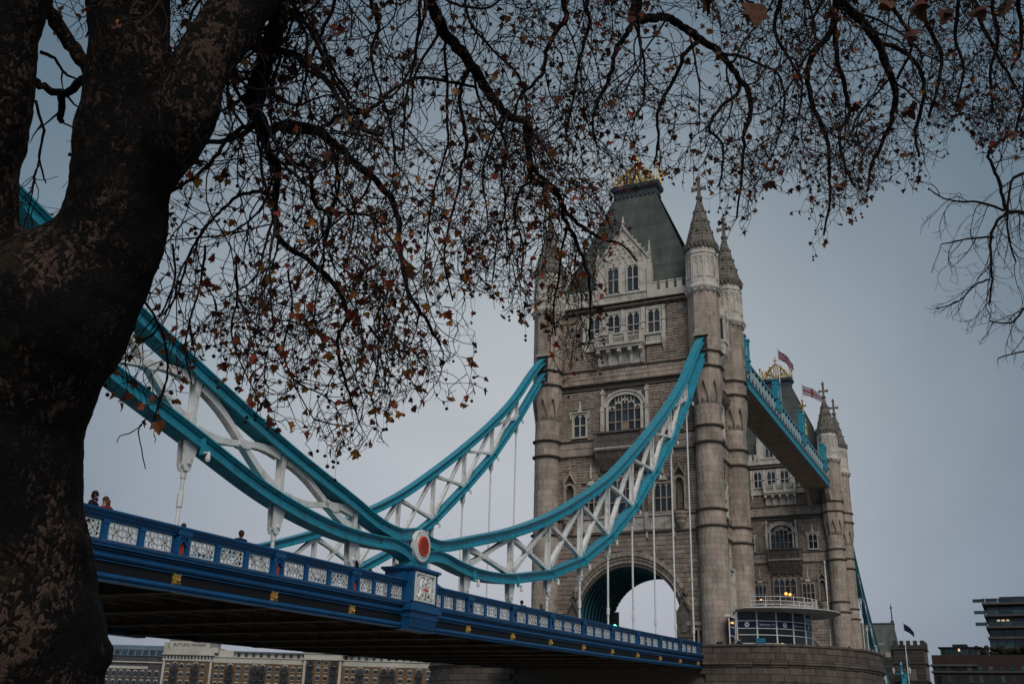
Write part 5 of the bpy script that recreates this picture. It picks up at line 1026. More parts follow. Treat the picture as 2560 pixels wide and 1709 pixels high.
# ================================================================== flags, traffic light
for n_, c in dict(flag_blue=(.008, .014, .06), flag_red=(.3, .02, .03), flag_white=(.34, .33, .37)).items(): mat(n_, c, .8, translucent=.25)
def flag(x, y, z0, z1, kind, label, L=3.3, H=1.75, az=-.3, droop=.42, pole=.06):
    t = thing('flag', (x, y, z0), label, 'flag'); m = MB(); m.lathe(x, y, [(pole * 1.3, z0), (pole, z1), (pole * 1.6, z1 + .03), (pole * 1.6, z1 + .16), (.01, z1 + .2)], 8); m.build('flagpole', 'white_paint', t)
    nu, nv = 40, 24; me = bpy.data.meshes.new('flag_cloth'); vs = []; fs = []; mi = []
    for i in range(nu + 1):
        for j in range(nv + 1):
            u, v = i / nu, j / nv; wv = .16 * math.sin(u * 9 + v * 1.5) * u ** .6; s_ = u * L; a = az
            vs.append((x + math.cos(a) * s_ * .82 - math.sin(a) * wv, y + math.sin(a) * s_ * .82 + math.cos(a) * wv, z1 - .1 - H * v * (1 - .25 * u) - droop * s_ * (.6 + .4 * u) - .05 * math.sin(u * 7)))
    for i in range(nu):
        for j in range(nv):
            fs.append((i * (nv + 1) + j, (i + 1) * (nv + 1) + j, (i + 1) * (nv + 1) + j + 1, i * (nv + 1) + j + 1)); u, v = (i + .5) / nu * 2 - 1, (j + .5) / nv * 2 - 1
            if kind == 'union':
                c = 0; d1, d2 = abs(u - v), abs(u + v)
                if min(d1, d2) < .22: c = 2
                if min(d1, d2) < .10: c = 1
                if abs(u) < .17 or abs(v) < .34: c = 2
                if abs(u) < .10 or abs(v) < .20: c = 1
            elif kind == 'george': c = 1 if abs(u) < .11 or abs(v) < .2 else 2
            else: c = 0
            mi.append(c)
    me.from_pydata(vs, [], fs); [me.materials.append(MATS[q]) for q in ('flag_blue', 'flag_red', 'flag_white')]; me.polygons.foreach_set('material_index', mi); me.shade_smooth(); link('flag_cloth', me, t); return t
flag(44.4, .8, 45.4, 55.7, 'union', 'union flag of the united kingdom flying from a white pole on the high walkway', az=-1.05, droop=.80, L=2.7, H=1.5)
flag(62.9, .8, 45.4, 55.9, 'george', 'white flag with a red cross flying from a white pole on the high walkway', L=3.9, az=-1.05, droop=.42)
flag(-30.0, 16.9, 9.2, 12.6, 'dark', 'dark flag hanging from a thin pole on the far parapet left of the near tower', L=1.9, H=1.1, az=-1.2, droop=.75, pole=.03)
flag(171.5, -.6, 14.0, 28.6, 'dark', 'dark flag on the pole in front of the far abutment tower', L=2.8, H=1.7, az=-1.3, droop=.75, pole=.10)
t = thing('traffic_light', (-3, 9.33, 8.3), 'black traffic light showing green under the road arch of the near tower', 'traffic light')
m = MB(); m.lathe(-3, 9.33, [(.07, 8.3), (.07, 11.2)], 8); m.build('signal_post', 'black_paint', t); m = MB(); m.box(-3.15, -2.85, 9.08, 9.58, 11.15, 12.75); m.box(-3.0, -2.95, 8.98, 9.68, 11.05, 12.85); hd_ = m.build('signal_head', 'black_paint', t)
for z, mt in ((12.42, 'ink'), (11.95, 'ink'), (11.5, 'green_glow')):
    m = MB(); m.rings([[(xx, 9.33 + .17 * math.cos(a), z + .17 * math.sin(a)) for a in np.linspace(0, 2 * math.pi, 14, endpoint=False)] for xx in (-3.15, -3.19)]); m.build('signal_lens', mt, hd_)
    m = MB(); m.rings([[(xx, 9.33 + r * math.cos(a), z + r * math.sin(a)) for a in np.linspace(.2, math.pi - .2, 10)] + [(xx, 9.33 + (r - .02) * math.cos(a), z + (r - .02) * math.sin(a)) for a in np.linspace(math.pi - .2, .2, 10)] for xx, r in ((-3.15, .2), (-3.34, .2))]); m.build('signal_hood', 'black_paint', hd_)
# flagstaff by the pavilion, lamps glowing in the far tower
t = thing('pier_mast', (9.0, -9.2, ZB), 'slender white mast rising above the pavilion canopy', 'mast'); MB().lathe(9.0, -9.2, [(.06, ZB), (.05, 15.0), (.09, 16.6), (.035, 18.6), (.09, 18.7), (.02, 18.9)], 8).build('mast_pole', 'white_paint', t)
for i, (y, z) in enumerate(((4.7, 21.8), (3.9, 21.9), (8.2, 19.8))):
    q_ = ((1965, 1483), (1975, 1485), (1903, 1498))[i]; d1_ = aim(*q_, 1.0) - CAM; P = CAM + d1_ * ((78.9 - CAM[0]) / d1_[0])
    t_ = thing('wall_lamp', tuple(P), ('warm lamp glowing on the far tower wall above the pavilion railing, left of a pair', 'warm lamp glowing on the far tower wall, right of a pair', 'small orange lamp low on the far tower wall left of the pair')[i], 'lamp')
    r = (.26, .24, .14)[i]; m = MB(); m.sphere(P, r, 10, 8); m.build('lamp_globe', 'lamp_glow', t_); m = MB(); m.box(P[0], 83.5 if False else P[0] + 1.2, P[1] - .04, P[1] + .04, P[2] - .04, P[2] + .04); m.box(P[0] - .1, P[0] + .1, P[1] - .1, P[1] + .1, P[2] + r * .9, P[2] + r * 1.4); m.build('lamp_arm', 'black_paint', t_)

# ================================================================== bascule deck between the towers
bd = thing('bascule_deck', (45.35, 9.15, 6.5), 'blue bascule road span between the two towers', 'bridge deck')
MB().box(17.9, 72.8, .3, 18.0, 7.3, 8.35).build('roadway', 'asphalt', bd)
for y in (0, 18.1):
    MB().box(17.9, 72.8, y, y + .2, 6.6, 8.4).build('side_girder', 'blue_paint', bd); MB().box(17.9, 72.8, y - .05, y + .25, 9.4, 9.5).build('coping_rail', 'blue_paint', bd)
    for i in range(31): MB().box(17.9 + 1.8 * i, 18.05 + 1.8 * i, y, y + .2, 8.4, 9.4).build('parapet_post', 'blue_paint', bd)
ab = thing('near_abutment', (-91, 9.15, -2), 'stone abutment carrying the shore end of the chains', 'abutment')
m = MB(); m.box(-99, -91.6, -2.5, 20.8, -2, 8.0); m.build('abutment_wall', 'pier_stone', ab)
for y in (-2.2, 16): MB().box(-98.5, -92, y, y + 4.6, 8.01, 19.5).build('abutment_turret', 'smooth_stone', ab)

# ================================================================== far abutment tower
mat('dimmed_stone', (.062, .055, .050), .9, vary=.2, island=True, grain=.3, gscale=1, stain=(.05, .045, .04, .6), stscale=.4)  # stone darkened in colour to put the frame-edge dimming into it
fa = thing('far_abutment_tower', (177, 4, 0), 'far stone gatehouse with battlements and slate roof at the distant end of the bridge', 'gatehouse')
hl = [(172.0, -4.6, 5.0)]
m = MB(lambda p: (172 - p[1], p[0], p[2])); wall(m, -4.6, 2.3, 2, 22.2, .8, 1.5, [(-2.6, .2, 15.6, 17.8), (-1.2, 0, 20, 21.2)], .15); wall(m, 2.4, 21, 2, 20.5, .8, 1.5, [(6.5, 15, 2, 15)], .15); m.build('stone_facing', 'dimmed_stone', fa, kind='stuff')
MB().box(172.05, 182, -4.6, 2.3, 2, 22.2).build('turret_block', 'mortar', fa); MB().box(172.1, 182, 15.9, 21, 2, 20.5).build('main_block', 'mortar', fa); MB().box(172.1, 182, 2.3, 6.3, 2, 20.5).build('main_block', 'mortar', fa); MB().box(172.1, 182, 6.3, 15.9, 15.2, 20.5).build('main_block', 'mortar', fa)
for z, o in ((22.4, .25), (19.0, .2), (15.0, .25)): MB().box(171.9 - o, 182.2, -4.7 - o, 2.4 + o, z, z + .35).build('string_course', 'dimmed_stone', fa)
for i in range(5): MB().box(171.8, 172.5, -4.8 + 1.55 * i, -3.9 + 1.55 * i, 22.76, 24.4).build('merlon', 'dimmed_stone', fa); MB().box(172.5 + 2.0 * i, 173.6 + 2.0 * i, -4.8, -4.1, 22.76, 24.4).build('merlon', 'dimmed_stone', fa)
MB().box(171.9, 182, -4.7, 2.35, 22.75, 23.4).build('parapet_wall', 'dimmed_stone', fa)
for i in range(7): MB().box(171.85, 172.4, 3 + 1.9 * i, 4.1 + 1.9 * i, 20.6, 21.8).build('merlon', 'smooth_stone', fa)
m = MB(); m.rings([rect(172.6, 181.5, 1.4, 17.5, 20.5), rect(175.2, 178, 2.2, 16, 28.7)]); m.box(175, 178.2, 2.0, 16.2, 28.7, 28.95); rf = m.build('roof', 'slate', fa)
m = MB(); m.lathe(176, 2.3, [(.45, 27.9), (.4, 29.4), (.15, 29.6), (.13, 32.4), (.35, 32.6), (.1, 32.9), (.02, 33.9)], 8); m.build('roof_finial', 'lead', rf)
MB().box(172.45, 172.6, -2.6, .2, 15.6, 17.8).build('window', 'window_glass', fa); MB().box(173.4, 173.6, 5.4, 7.2, 23.2, 24.8).build('roof_light', 'pane_glow', fa) if False else MB().box(173.6, 173.75, 4.4, 6.2, 22.6, 24.0).build('dormer', 'smooth_stone', fa)
tl = thing('teal_lamp_standard', (169.5, .5, 8), 'turquoise cast iron lamp standard in front of the far gatehouse', 'lamp standard')
m = MB(); m.lathe(169.5, .6, [(.5, 9), (.35, 11), (.22, 12), (.2, 16.2), (.5, 16.5), (.3, 17.2), (.15, 18.4), (.4, 18.7), (.1, 19.4)], 8); m.box(169.4, 169.6, -1.2, 2.4, 16.5, 16.7); m.build('lamp_post', 'teal_paint', tl)
for y in (-1.2, 2.4): m = MB(); m.lathe(169.5, y, [(.2, 16.7), (.36, 17.5), (.2, 17.9), (.05, 18.2)], 6); m.build('lantern', 'pale_stone', tl)

# ================================================================== warehouses on the far bank, left of the near tower
mat('stock_brick', (.16, .10, .062), .9, vary=.10, island=True, grain=.25, gscale=.25, bump=.2, bscale=4, stain=(.10, .06, .04, .5), stscale=.06)
mat('brown_brick', (.078, .072, .075), .9, grain=.25, gscale=.25, stain=(.08, .05, .04, .5), stscale=.06)
mat('cream_render', (.50, .47, .41), .8, grain=.12, gscale=.1, stain=(.22, .19, .15, .5), stscale=.12)
mat('zinc', (.10, .14, .18), .5, grain=.2, gscale=.3); mat('iron', (.012, .013, .016), .7); mat('far_glass', (.035, .05, .065), .15, vary=.5, spec=.8)
HX, HY = math.cos(YAW), math.sin(YAW); BO = (CAM[0] + HX * 330, CAM[1] + HY * 330)
def Tw(p): return (BO[0] + HY * p[0] - HX * p[1], BO[1] - HX * p[0] - HY * p[1], p[2])   # u along the front, d towards the river, z
def house(u0, u1, top, label, name='warehouse'): c = Tw(((u0 + u1) / 2, 0, 2)); return thing(name, c, label, 'warehouse')
def archwin(par, u, z, w=.95, h=1.25, mt='cream_render', d=0.0):
    f = MB(Tw); n = 6; P = [(u - w / 2, z), (u + w / 2, z)] + [(u + w / 2 * math.cos(t), z + h * .78 + h * .22 * math.sin(t)) for t in np.linspace(0, math.pi, n)]
    f.prism([(a, d + .02, b) for a, b in P], (0, .05, 0)); o = f.build('window', 'far_glass', par)
    q = MB(Tw); A_ = [(u + (w / 2) * math.cos(t), z + h * .78 + h * .22 * math.sin(t)) for t in np.linspace(.1, math.pi - .1, 7)]; B_ = [(u + (w / 2 + .2) * math.cos(t), z + h * .8 + (h * .22 + .25) * math.sin(t)) for t in np.linspace(.1, math.pi - .1, 7)]
    for i in range(6): q.prism([(A_[i][0], d + .01, A_[i][1]), (B_[i][0], d + .01, B_[i][1]), (B_[i + 1][0], d + .01, B_[i + 1][1]), (A_[i + 1][0], d + .01, A_[i + 1][1])], (0, .12, 0))
    q.build('window_arch', mt, o); q = MB(Tw); q.box(u - w / 2 - .1, u + w / 2 + .1, d, d + .16, z - .14, z); q.build('sill', mt, o); q = MB(Tw); q.box(u - .03, u + .03, d + .07, d + .1, z, z + h * .9); q.box(u - w / 2, u + w / 2, d + .07, d + .1, z + h * .45, z + h * .5); q.build('glazing_bar', 'iron', o); return o
def bay(par, u, z, w=1.3, h=2.0, d=0.0):
    o = archwin(par, u, z, w, h, d=d); q = MB(Tw); q.box(u - w * .85, u + w * .85, d, d + 1.1, z - .25, z - .1)
    for k in range(9): uu = u - w * .85 + w * 1.7 * k / 8; q.box(uu - .025, uu + .025, d + 1.0, d + 1.06, z - .1, z + .95)
    q.box(u - w * .85, u + w * .85, d + .98, d + 1.08, z + .9, z + .98)
    for s in (-1, 1): q.box(u + s * w * .85 - .04, u + s * w * .85 + .04, d, d + 1.05, z + .88, z + .96); q.sphere((u + s * w * .5, d + .9, z + .25), .22, 6, 4)
    q.build('iron_balcony', 'iron', o)
def block(par, u0, u1, z0, z1, mt, nm='brick_wall', d0=-14, d1=0): return MB(Tw).box(u0, u1, d0, d1, z0, z1).build(nm, mt, par)
ROWS = [16.7, 14.35, 11.95, 9.5, 7.0, 4.4]
wA = house(-123, -103.4, 22, 'brick warehouse with long blue grey mansard roof, leftmost under the bridge'); block(wA, -123, -103.4, 2, 18.0, 'brown_brick'); block(wA, -123, -103.4, 18.0, 18.35, 'cream_render', 'cornice', -14, .4); block(wA, -123, -107.5, 16.2, 17.0, 'cream_render', 'string_course', -1, .2)
m = MB(Tw); m.rings([[(-123, .1, 20.0), (-103.4, .1, 20.0), (-103.4, -13, 20.0), (-123, -13, 20.0)], [(-123, -1.4, 22.4), (-103.4, -1.4, 22.4), (-103.4, -12, 22.4), (-123, -12, 22.4)], [(-123, -4, 23.3), (-103.4, -4, 23.3), (-103.4, -10, 23.3), (-123, -10, 23.3)]]); m.build('mansard_roof', 'zinc', wA); block(wA, -123, -103.4, 18.36, 20.0, 'brown_brick', 'attic_wall', -14, -.2)
for i in range(9): u = -121.8 + 2.15 * i; q = MB(Tw); q.box(u - .75, u + .75, -.9, .14, 20.35, 21.9); o = q.build('dormer', 'zinc', wA); q = MB(Tw); q.box(u - .6, u - .05, .15, .2, 20.5, 21.7); q.box(u + .05, u + .6, .15, .2, 20.5, 21.7); q.build('dormer_window', 'far_glass', o)
for i in range(14): u = -122.3 + 1.38 * i; q = MB(Tw); q.box(u - .28, u + .28, -.19, -.12, 18.6, 19.6); q.build('attic_window', 'far_glass', wA)
for z in (14.0, 11.3, 8.4, 5.4):
    for i in range(9): u = -121.9 + 2.15 * i; archwin(wA, u, z, .8, 1.7)
wB = house(-103.3, -88, 25, 'butlers wharf warehouse, yellow brick under a cream stepped gable lettered with its name'); block(wB, -103.3, -88.2, 2, 19.0, 'stock_brick')
for i, (a, b, z0, z1, d) in enumerate(((-103.5, -88.0, 18.9, 19.25, .3), (-103.4, -88.1, 19.25, 20.6, .05), (-103.8, -87.7, 20.6, 20.95, .5), (-103.4, -88.1, 20.95, 21.5, .1), (-102.6, -88.6, 21.5, 22.6, 0), (-102.0, -89.6, 22.6, 25.0, 0), (-102.3, -89.4, 24.9, 25.3, .25), (-100.8, -91.2, 25.3, 26.0, 0), (-103.5, -102.2, 21.5, 24.2, .05), (-89.4, -87.0, 21.5, 23.0, -.3), (-88.0, -82.6, 19.0, 22.4, -2.0))): block(wB, a, b, z0, z1, 'cream_render', 'gable_step', -13, d)
for i in range(15): q = MB(Tw); u = -102.8 + 1.02 * i; q.box(u - .3, u + .3, .05, .09, 19.45, 20.45); q.build('attic_window', 'far_glass', wB)
def wtext(body, size, u, z, par, mt='ink'): P = Tw((u, .06, z)); return text(body, size, P, (HY, -HX, 0), (0, 0, 1), mt, par, 'sign_lettering', .02)
wtext('BUTLERS WHARF', 1.28, -95.8, 23.55, wB); wtext('W.I.', .8, -87.2, 22.2, wB) if False else None
for z in ROWS:
    for u in (-101.6, -97.4, -95.2, -91.0): archwin(wB, u, z)
    for u in (-99.5, -93.2): bay(wB, u, z - .35)
for u in (-102.9, -88.6): block(wB, u - .35, u + .35, 2, 18.9, 'cream_render', 'corner_pier', -.5, .12)
def wing(u0, u1, wins, bays, label):
    w_ = house(u0, u1, 20, label); block(w_, u0, u1, 2, 18.7, 'stock_brick', d1=-.3); block(w_, u0, u1, 18.7, 20.2, 'cream_render', 'parapet_band', -14, -.25); block(w_, u0, u1, 20.2, 20.45, 'cream_render', 'parapet_coping', -14, .0)
    block(w_, u0 + 1, u1 - 1, 20.45, 22.0, 'cream_render', 'penthouse', -12, -3.5); m = MB(Tw); m.rings([[(u0 + .5, -2.6, 22.0), (u1 - .5, -2.6, 22.0), (u1 - .5, -12, 22.0), (u0 + .5, -12, 22.0)], [(u0 + .5, -2.9, 22.35), (u1 - .5, -2.9, 22.35), (u1 - .5, -11, 22.6), (u0 + .5, -11, 22.6)]]); m.build('penthouse_roof', 'zinc', w_)
    n = int((u1 - u0) / 2.3)
    for i in range(n): q = MB(Tw); u = u0 + 2.2 + 2.3 * i; q.box(u - .45, u + .45, -3.5, -3.44, 20.6, 21.8); q.build('penthouse_window', 'far_glass', w_)
    for z in ROWS:
        for u in wins: archwin(w_, u, z - .15, d=-.3)
        for u in bays: bay(w_, u, z - .4, d=-.3)
    return w_
wing(-88.1, -60.6, (-86.9, -85.1, -80.3, -77.7, -70.7, -68.4, -63.7, -61.6), (-82.8, -75.3, -73.0, -66.1), 'long yellow brick wharf wing with white parapet, right of the lettered gable')
wD = house(-60.5, -48.9, 22, 'projecting yellow brick wharf block with cream attic between two long wings'); block(wD, -60.5, -48.9, 2, 20.2, 'stock_brick', d1=.5); block(wD, -61, -48.4, 20.2, 20.6, 'cream_render', 'cornice', -13, .9); block(wD, -60.5, -48.9, 20.6, 22.0, 'cream_render', 'attic_wall', -13, .5); block(wD, -60.8, -48.6, 22.0, 22.3, 'cream_render', 'cornice', -13, .8)
for z in ROWS + [19.0 - .2]:
    for u in (-55.9, -53.6): archwin(wD, u, z, d=.5)
    for u in (-58.4, -51.1): bay(wD, u, z - .35, d=.5)
for u in (-60.1, -49.3): block(wD, u - .4, u + .4, 2, 20.2, 'cream_render', 'corner_pier', -.5, .62)
wing(-48.8, -17.8, (-47.3, -45.4, -41.2, -38.6, -31.0, -28.2, -22.6, -20.1), (-43.3, -36.0, -33.6, -25.4), 'long yellow brick wharf wing furthest right, next to the dark river pier')

# ================================================================== modern blocks at the right edge
mat('dark_brick', (.042, .026, .021), .9, grain=.2, gscale=.4); mat('concrete', (.085, .08, .082), .85, grain=.2, gscale=.3); mat('dim_glass', (.02, .045, .05), .12, vary=.6, spec=.8, grain=.4, gscale=.3)
gb = thing('glass_apartment_block', (232, -32, 2), 'modern block with projecting balcony slabs and a green glass lower storey at the right edge', 'apartment block')
for z, o, k in ((38.6, 1.1, 0), (35.4, .9, 1), (32.2, .8, 2), (29.3, .6, 3), (26.5, .6, 4)):
    MB().box(228 - o, 250, -48, -17.0 - 1.0 + o, z, z + .55).build('floor_slab', 'concrete', gb)
    for i in range(9):
        y = -47.5 + 3.3 * i; m = MB(); m.box(230.6, 230.7, y, y + 3.1, z - 2.7, z - .05); m.build('window_pane', 'pane_glow' if (k, i) in ((1, 7),) and False else 'dim_glass', gb)
        m = MB(); m.box(230.5, 230.62, y + 3.1, y + 3.3, z - 2.7, z); m.build('mullion', 'concrete', gb)
    if k < 3:
        for i in range(10): y = -47.5 + 3.3 * i; m = MB(); m.box(228.05 - o, 228.1 - o, y + .05, y + 3.2, z + .6, z + 1.55); m.build('balcony_glass', 'dim_glass', gb)
        MB().box(228 - o, 228.15 - o, -48, -18 + o, z + 1.55, z + 1.65).build('balcony_rail', 'concrete', gb)
MB().box(230.8, 250, -48, -18.5, 2, 38.6).build('core_wall', 'iron', gb); MB().box(232, 248, -46, -21.5, 39.15, 41.2).build('roof_plant', 'iron', gb)
for i, (y, w_) in enumerate(((-20.6, .8), (-21.8, .9), (-23.0, .7))): MB().box(230.5, 230.6, y - w_ / 2, y + w_ / 2, 34.3, 34.75).build('lit_window', 'pane_glow', gb)
for i in range(14): MB().box(228.4, 228.5, -47.6 + 2.15 * i, -45.6 + 2.15 * i, 26.9, 29.6).build('facade_glass', 'dim_glass', gb)
bb = thing('brick_apartment_block', (226, -12, 2), 'dark brick low block with a pale balcony band, left of the glass balcony tower', 'apartment block')
MB().box(222, 245, -60, -2.4, 2, 24.6).build('brick_wall', 'dark_brick', bb); MB().box(221.5, 245, -60, -1.9, 19.9, 20.3).build('floor_slab', 'concrete', bb); MB().box(221.5, 245, -14, -1.9, 21.6, 22.1).build('floor_slab', 'concrete', bb)
for k, z in enumerate((20.45, 17.2, 14.0)):
    for i in range(12):
        y = -3.2 - 2.7 * i; MB().box(221.9, 221.98, y - 1.1, y, z, z + 1.15 if k == 0 else z + 1.9).build('window_pane', 'dim_glass' if (i, k) not in ((3, 0), (5, 0)) else 'concrete', bb)
MB().box(223, 240, -15, -4.8, 24.6, 26.6).build('penthouse', 'concrete', bb)
for i in range(7): MB().box(222.9, 222.98, -6.3 - 1.35 * i, -5.2 - 1.35 * i, 24.9, 26.2).build('penthouse_window', 'dim_glass', bb)
MB().box(222.5, 240, -15.6, -4.2, 26.6, 26.8).build('penthouse_roof', 'iron', bb); MB().box(224, 236, -11.8, -8, 26.8, 27.6).build('roof_plant', 'iron', bb)
for i, (y, z) in enumerate(((-9.7, 25.6), (-10.6, 22.9))): MB().box(222.6, 222.7, y - .25, y + .25, z, z + .7).build('lit_window', 'pane_glow', bb)
m = MB()
for i in range(60): m.sphere((224 + ru(-1, 1), -13 - ru(0, 22), 24.9 + ru(0, 1.8)), ru(.5, 1.1), 6, 4)
mat('terrace_leaf', (.02, .018, .014), .9); m.build('terrace_planting', 'terrace_leaf', bb, kind='stuff')
# ================================================================== copies: far tower, other chains, far walkway, far deck
bpy.context.view_layer.update()
index_kids()
copy_tree(tower, (90.7 - XC, YC, ZB), math.pi, 'smaller looking stone tower behind the glass pavilion, at the far end of the high walkways')
tower['label'] = 'near gothic stone bridge tower with the road arch, steep slate roof and four turrets'
copy_tree(chain1, (-57.65, 18.3, 7.0), 0, 'turquoise suspension chain running up to the left turret of the near tower')
copy_tree(chain1, (90.7 + 57.65, 0 + 0, 7.0), math.pi, 'turquoise suspension chain descending on the right from the far tower towards the far gatehouse')
copy_tree(chain1, (90.7 + 57.65, 18.3, 7.0), math.pi, 'far side suspension chain of the distant span, mostly hidden behind the far tower')
copy_tree(walk, (45.35, 2.05 + 14.4, 41.7), 0, 'far side high walkway seen low between the towers just right of the near tower')
walk['label'] = 'turquoise and white high walkway crossing the sky between the towers, carrying two flags'
m = MB(); m.rings([[(90.7 - x, yy, DECKTOP(x) - zz) for yy, zz in ((0, 2.2), (18.3, 2.2), (18.3, 1.1), (0, 1.1))] for x in XS]); fd = thing('bridge_deck', (148, 9.15, 6), 'dark underside of the distant shore span beyond the far tower', 'bridge deck', 'shore span decks'); m.build('roadway', 'asphalt', fd)
for y in (-.35, 18.35): m = MB(); m.rings([[(90.7 - x, yy, DECKTOP(x) - zz) for yy, zz in ((y, 1.3), (y + .3, 1.3), (y + .3, 0), (y, 0))] for x in XS]); m.build('parapet_rail', 'blue_paint', fd)
p2 = thing('bridge_pier', (85.25, 9.15, -4), 'pier of the far tower, hidden low behind the near pier', 'pier', 'river piers of the bridge')
MB().prism([(x + 79.8, y, -7.9) for x, y in closed(0)], (0, 0, 16.3)).build('pier_masonry', 'pier_stone', p2)
# ================================================================== the plane tree: trunk, limbs, hanging branches, twigs, leaves, seed balls
random.seed(21)
S = 2560 / 2349
def surv(pts):                                             # surveyed centre line: (x, y, half width) on the reduced photo and distance
    return [(aim(x * S, y * S, t), r * S * t / FPX) for x, y, r, t in pts]
def smooth(pr, n=4):
    P = np.array([p for p, r in pr]); R = np.array([r for p, r in pr]); o = []
    for i in range(len(P) - 1):
        p0, p1, p2, p3 = P[max(i - 1, 0)], P[i], P[i + 1], P[min(i + 2, len(P) - 1)]
        for k in range(n): t = k / n; o.append((.5 * (2 * p1 + (p2 - p0) * t + (2 * p0 - 5 * p1 + 4 * p2 - p3) * t * t + (3 * p1 - p0 - 3 * p2 + p3) * t**3), R[i] + (R[i + 1] - R[i]) * t))
    o.append((P[-1], R[-1])); return o
base = aim(-30 * S, 1568 * S, 5.7)
tree = thing('plane_tree', (float(base[0]), float(base[1]), 0), 'big old plane tree with mottled bark, brown leaves and seed balls hanging before the bridge', 'tree')
T1 = surv([(-35, 1568, 256, 5.6), (-36, 1500, 262, 5.6), (-30, 1440, 250, 5.6), (-28, 1380, 236, 5.65), (-20, 1300, 232, 5.7), (-18, 1200, 207, 5.7), (0, 1060, 184, 5.75), (15, 960, 176, 5.8), (38, 880, 182, 5.8), (60, 800, 193, 5.8), (95, 730, 205, 5.8), (150, 680, 186, 5.85), (232, 590, 134, 5.9), (262, 510, 116, 5.9), (280, 400, 112, 5.95), (286, 300, 108, 6.0), (291, 200, 99, 6.05), (295, 100, 95, 6.1), (297, 0, 92, 6.15), (302, -150, 84, 6.3), (315, -400, 70, 6.6), (340, -800, 50, 7.2)])
p0, r0 = T1[0]; T1 = [(np.array([p0[0] - .1, p0[1] + .05, -.3]), r0 * 1.35), (np.array([p0[0] - .05, p0[1] + .02, .5]), r0 * 1.12)] + T1
T2 = surv([(-5, 740, 140, 5.75), (-52, 640, 100, 5.7), (-58, 580, 97, 5.7), (-62, 500, 100, 5.7), (-66, 400, 104, 5.7), (-55, 300, 117, 5.7), (-35, 160, 112, 5.75), (-15, 60, 107, 5.8), (5, -10, 104, 5.85), (28, -200, 95, 6.0), (60, -500, 75, 6.5)])
T3 = surv([(300, 500, 50, 5.9), (345, 420, 56, 5.9), (392, 330, 68, 5.85), (430, 240, 74, 5.85), (462, 150, 70, 5.9), (515, 70, 68, 6.0), (572, 0, 66, 6.2), (640, -70, 60, 6.5), (740, -160, 52, 7.0), (900, -290, 44, 7.7), (1200, -380, 37, 8.6), (1600, -380, 31, 9.6), (2100, -340, 24, 11), (2500, -280, 16, 12), (2900, -160, 9, 13), (3300, 60, 3, 14)])
tb = MB()
for P in (T1, T2, T3): q = smooth(P, 3); tb.tube([p for p, r in q], [r for p, r in q], 20)
for (x, y, t, r) in ((215, 1500, 5.7, .12), (225, 760, 5.75, .12), (455, 245, 5.8, .10), (150, 1250, 5.6, .12)): tb.sphere(aim(x * S, y * S, t), r, 12, 8)
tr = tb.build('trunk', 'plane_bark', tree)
rm = tr.modifiers.new('fuse', 'REMESH'); rm.mode = 'VOXEL'; rm.voxel_size = .024; rm.use_smooth_shade = True
sm = tr.modifiers.new('ease', 'SMOOTH'); sm.factor = .5; sm.iterations = 12
for sz, st in ((.55, .085), (.16, .028), (.05, .012)):
    tx = bpy.data.textures.new('bark_relief', 'CLOUDS'); tx.noise_scale = sz; tx.noise_depth = 3; d_ = tr.modifiers.new('bark', 'DISPLACE'); d_.texture = tx; d_.texture_coords = 'GLOBAL'; d_.strength = st; d_.mid_level = .5

ENV = [(-400, -520), (2700, -520), (2700, 700), (2349, 350), (2240, 330), (2215, 262), (2180, 285), (2160, 385), (2110, 400), (2100, 455), (2060, 425), (2000, 440), (1975, 470), (1925, 500), (1890, 585), (1872, 590), (1850, 540), (1815, 405), (1750, 440), (1700, 555), (1680, 560), (1640, 440), (1560, 400), (1500, 405), (1475, 350), (1462, 415), (1405, 450), (1420, 540), (1425, 640), (1390, 640), (1385, 800), (1365, 890), (1330, 830), (1300, 875), (1262, 830), (1250, 690), (1192, 740), (1150, 690), (1085, 680), (1095, 770), (1082, 850), (1098, 935), (1052, 905), (1000, 965), (960, 915), (905, 935), (880, 1000), (830, 1040), (760, 1035), (700, 1000), (620, 975), (560, 880), (470, 800), (400, 930), (345, 980), (300, 900), (235, 905), (200, 800), (-400, 700)]
EX = np.array(ENV, float)
TRK = [(-300, 760), (-100, 700), (0, 665), (35, 645), (70, 590), (152, 543), (240, 518), (281, 472), (328, 470), (398, 408), (445, 388), (560, 372), (650, 340), (730, 302), (800, 254), (880, 222), (960, 196), (1060, 188), (1568, 250)]
GAPS = [[(112, -20), (205, -20), (198, 120), (165, 240), (152, 330), (150, 420), (112, 510), (60, 550), (50, 400), (68, 300), (82, 160)], [(392, -20), (462, -20), (385, 128)]]
def poly_in(E_, x, y):
    n = len(E_); c = False; j = n - 1
    for i in range(n):
        xi, yi = E_[i]; xj, yj = E_[j]
        if (yi > y) != (yj > y) and x < (xj - xi) * (y - yi) / (yj - yi) + xi: c = not c
        j = i
    return c
def clear_of_trunk(x, y): return x > np.interp(y, [q[0] for q in TRK], [q[1] for q in TRK]) + 4 or any(poly_in(g_, x, y) for g_ in GAPS)
def inside(P, mar=0):
    x, y, z = proj(P)
    if z < 1: return False
    x, y = x / S, y / S + mar; n = len(EX); c = False; j = n - 1
    for i in range(n):
        xi, yi = EX[i]; xj, yj = EX[j]
        if (yi > y) != (yj > y) and x < (xj - xi) * (y - yi) / (yj - yi) + xi: c = not c
        j = i
    return c and -150 < x < 2500 and y > -480 and (z > 6.8 or clear_of_trunk(x, y))
TW = MB(); LEAF = []; BALL = []
ntw = [0]; WIG = [1.0]
DN = np.array([0, 0, -1.0])
def rv3(): v = np.random.normal(size=3); return v / np.linalg.norm(v)
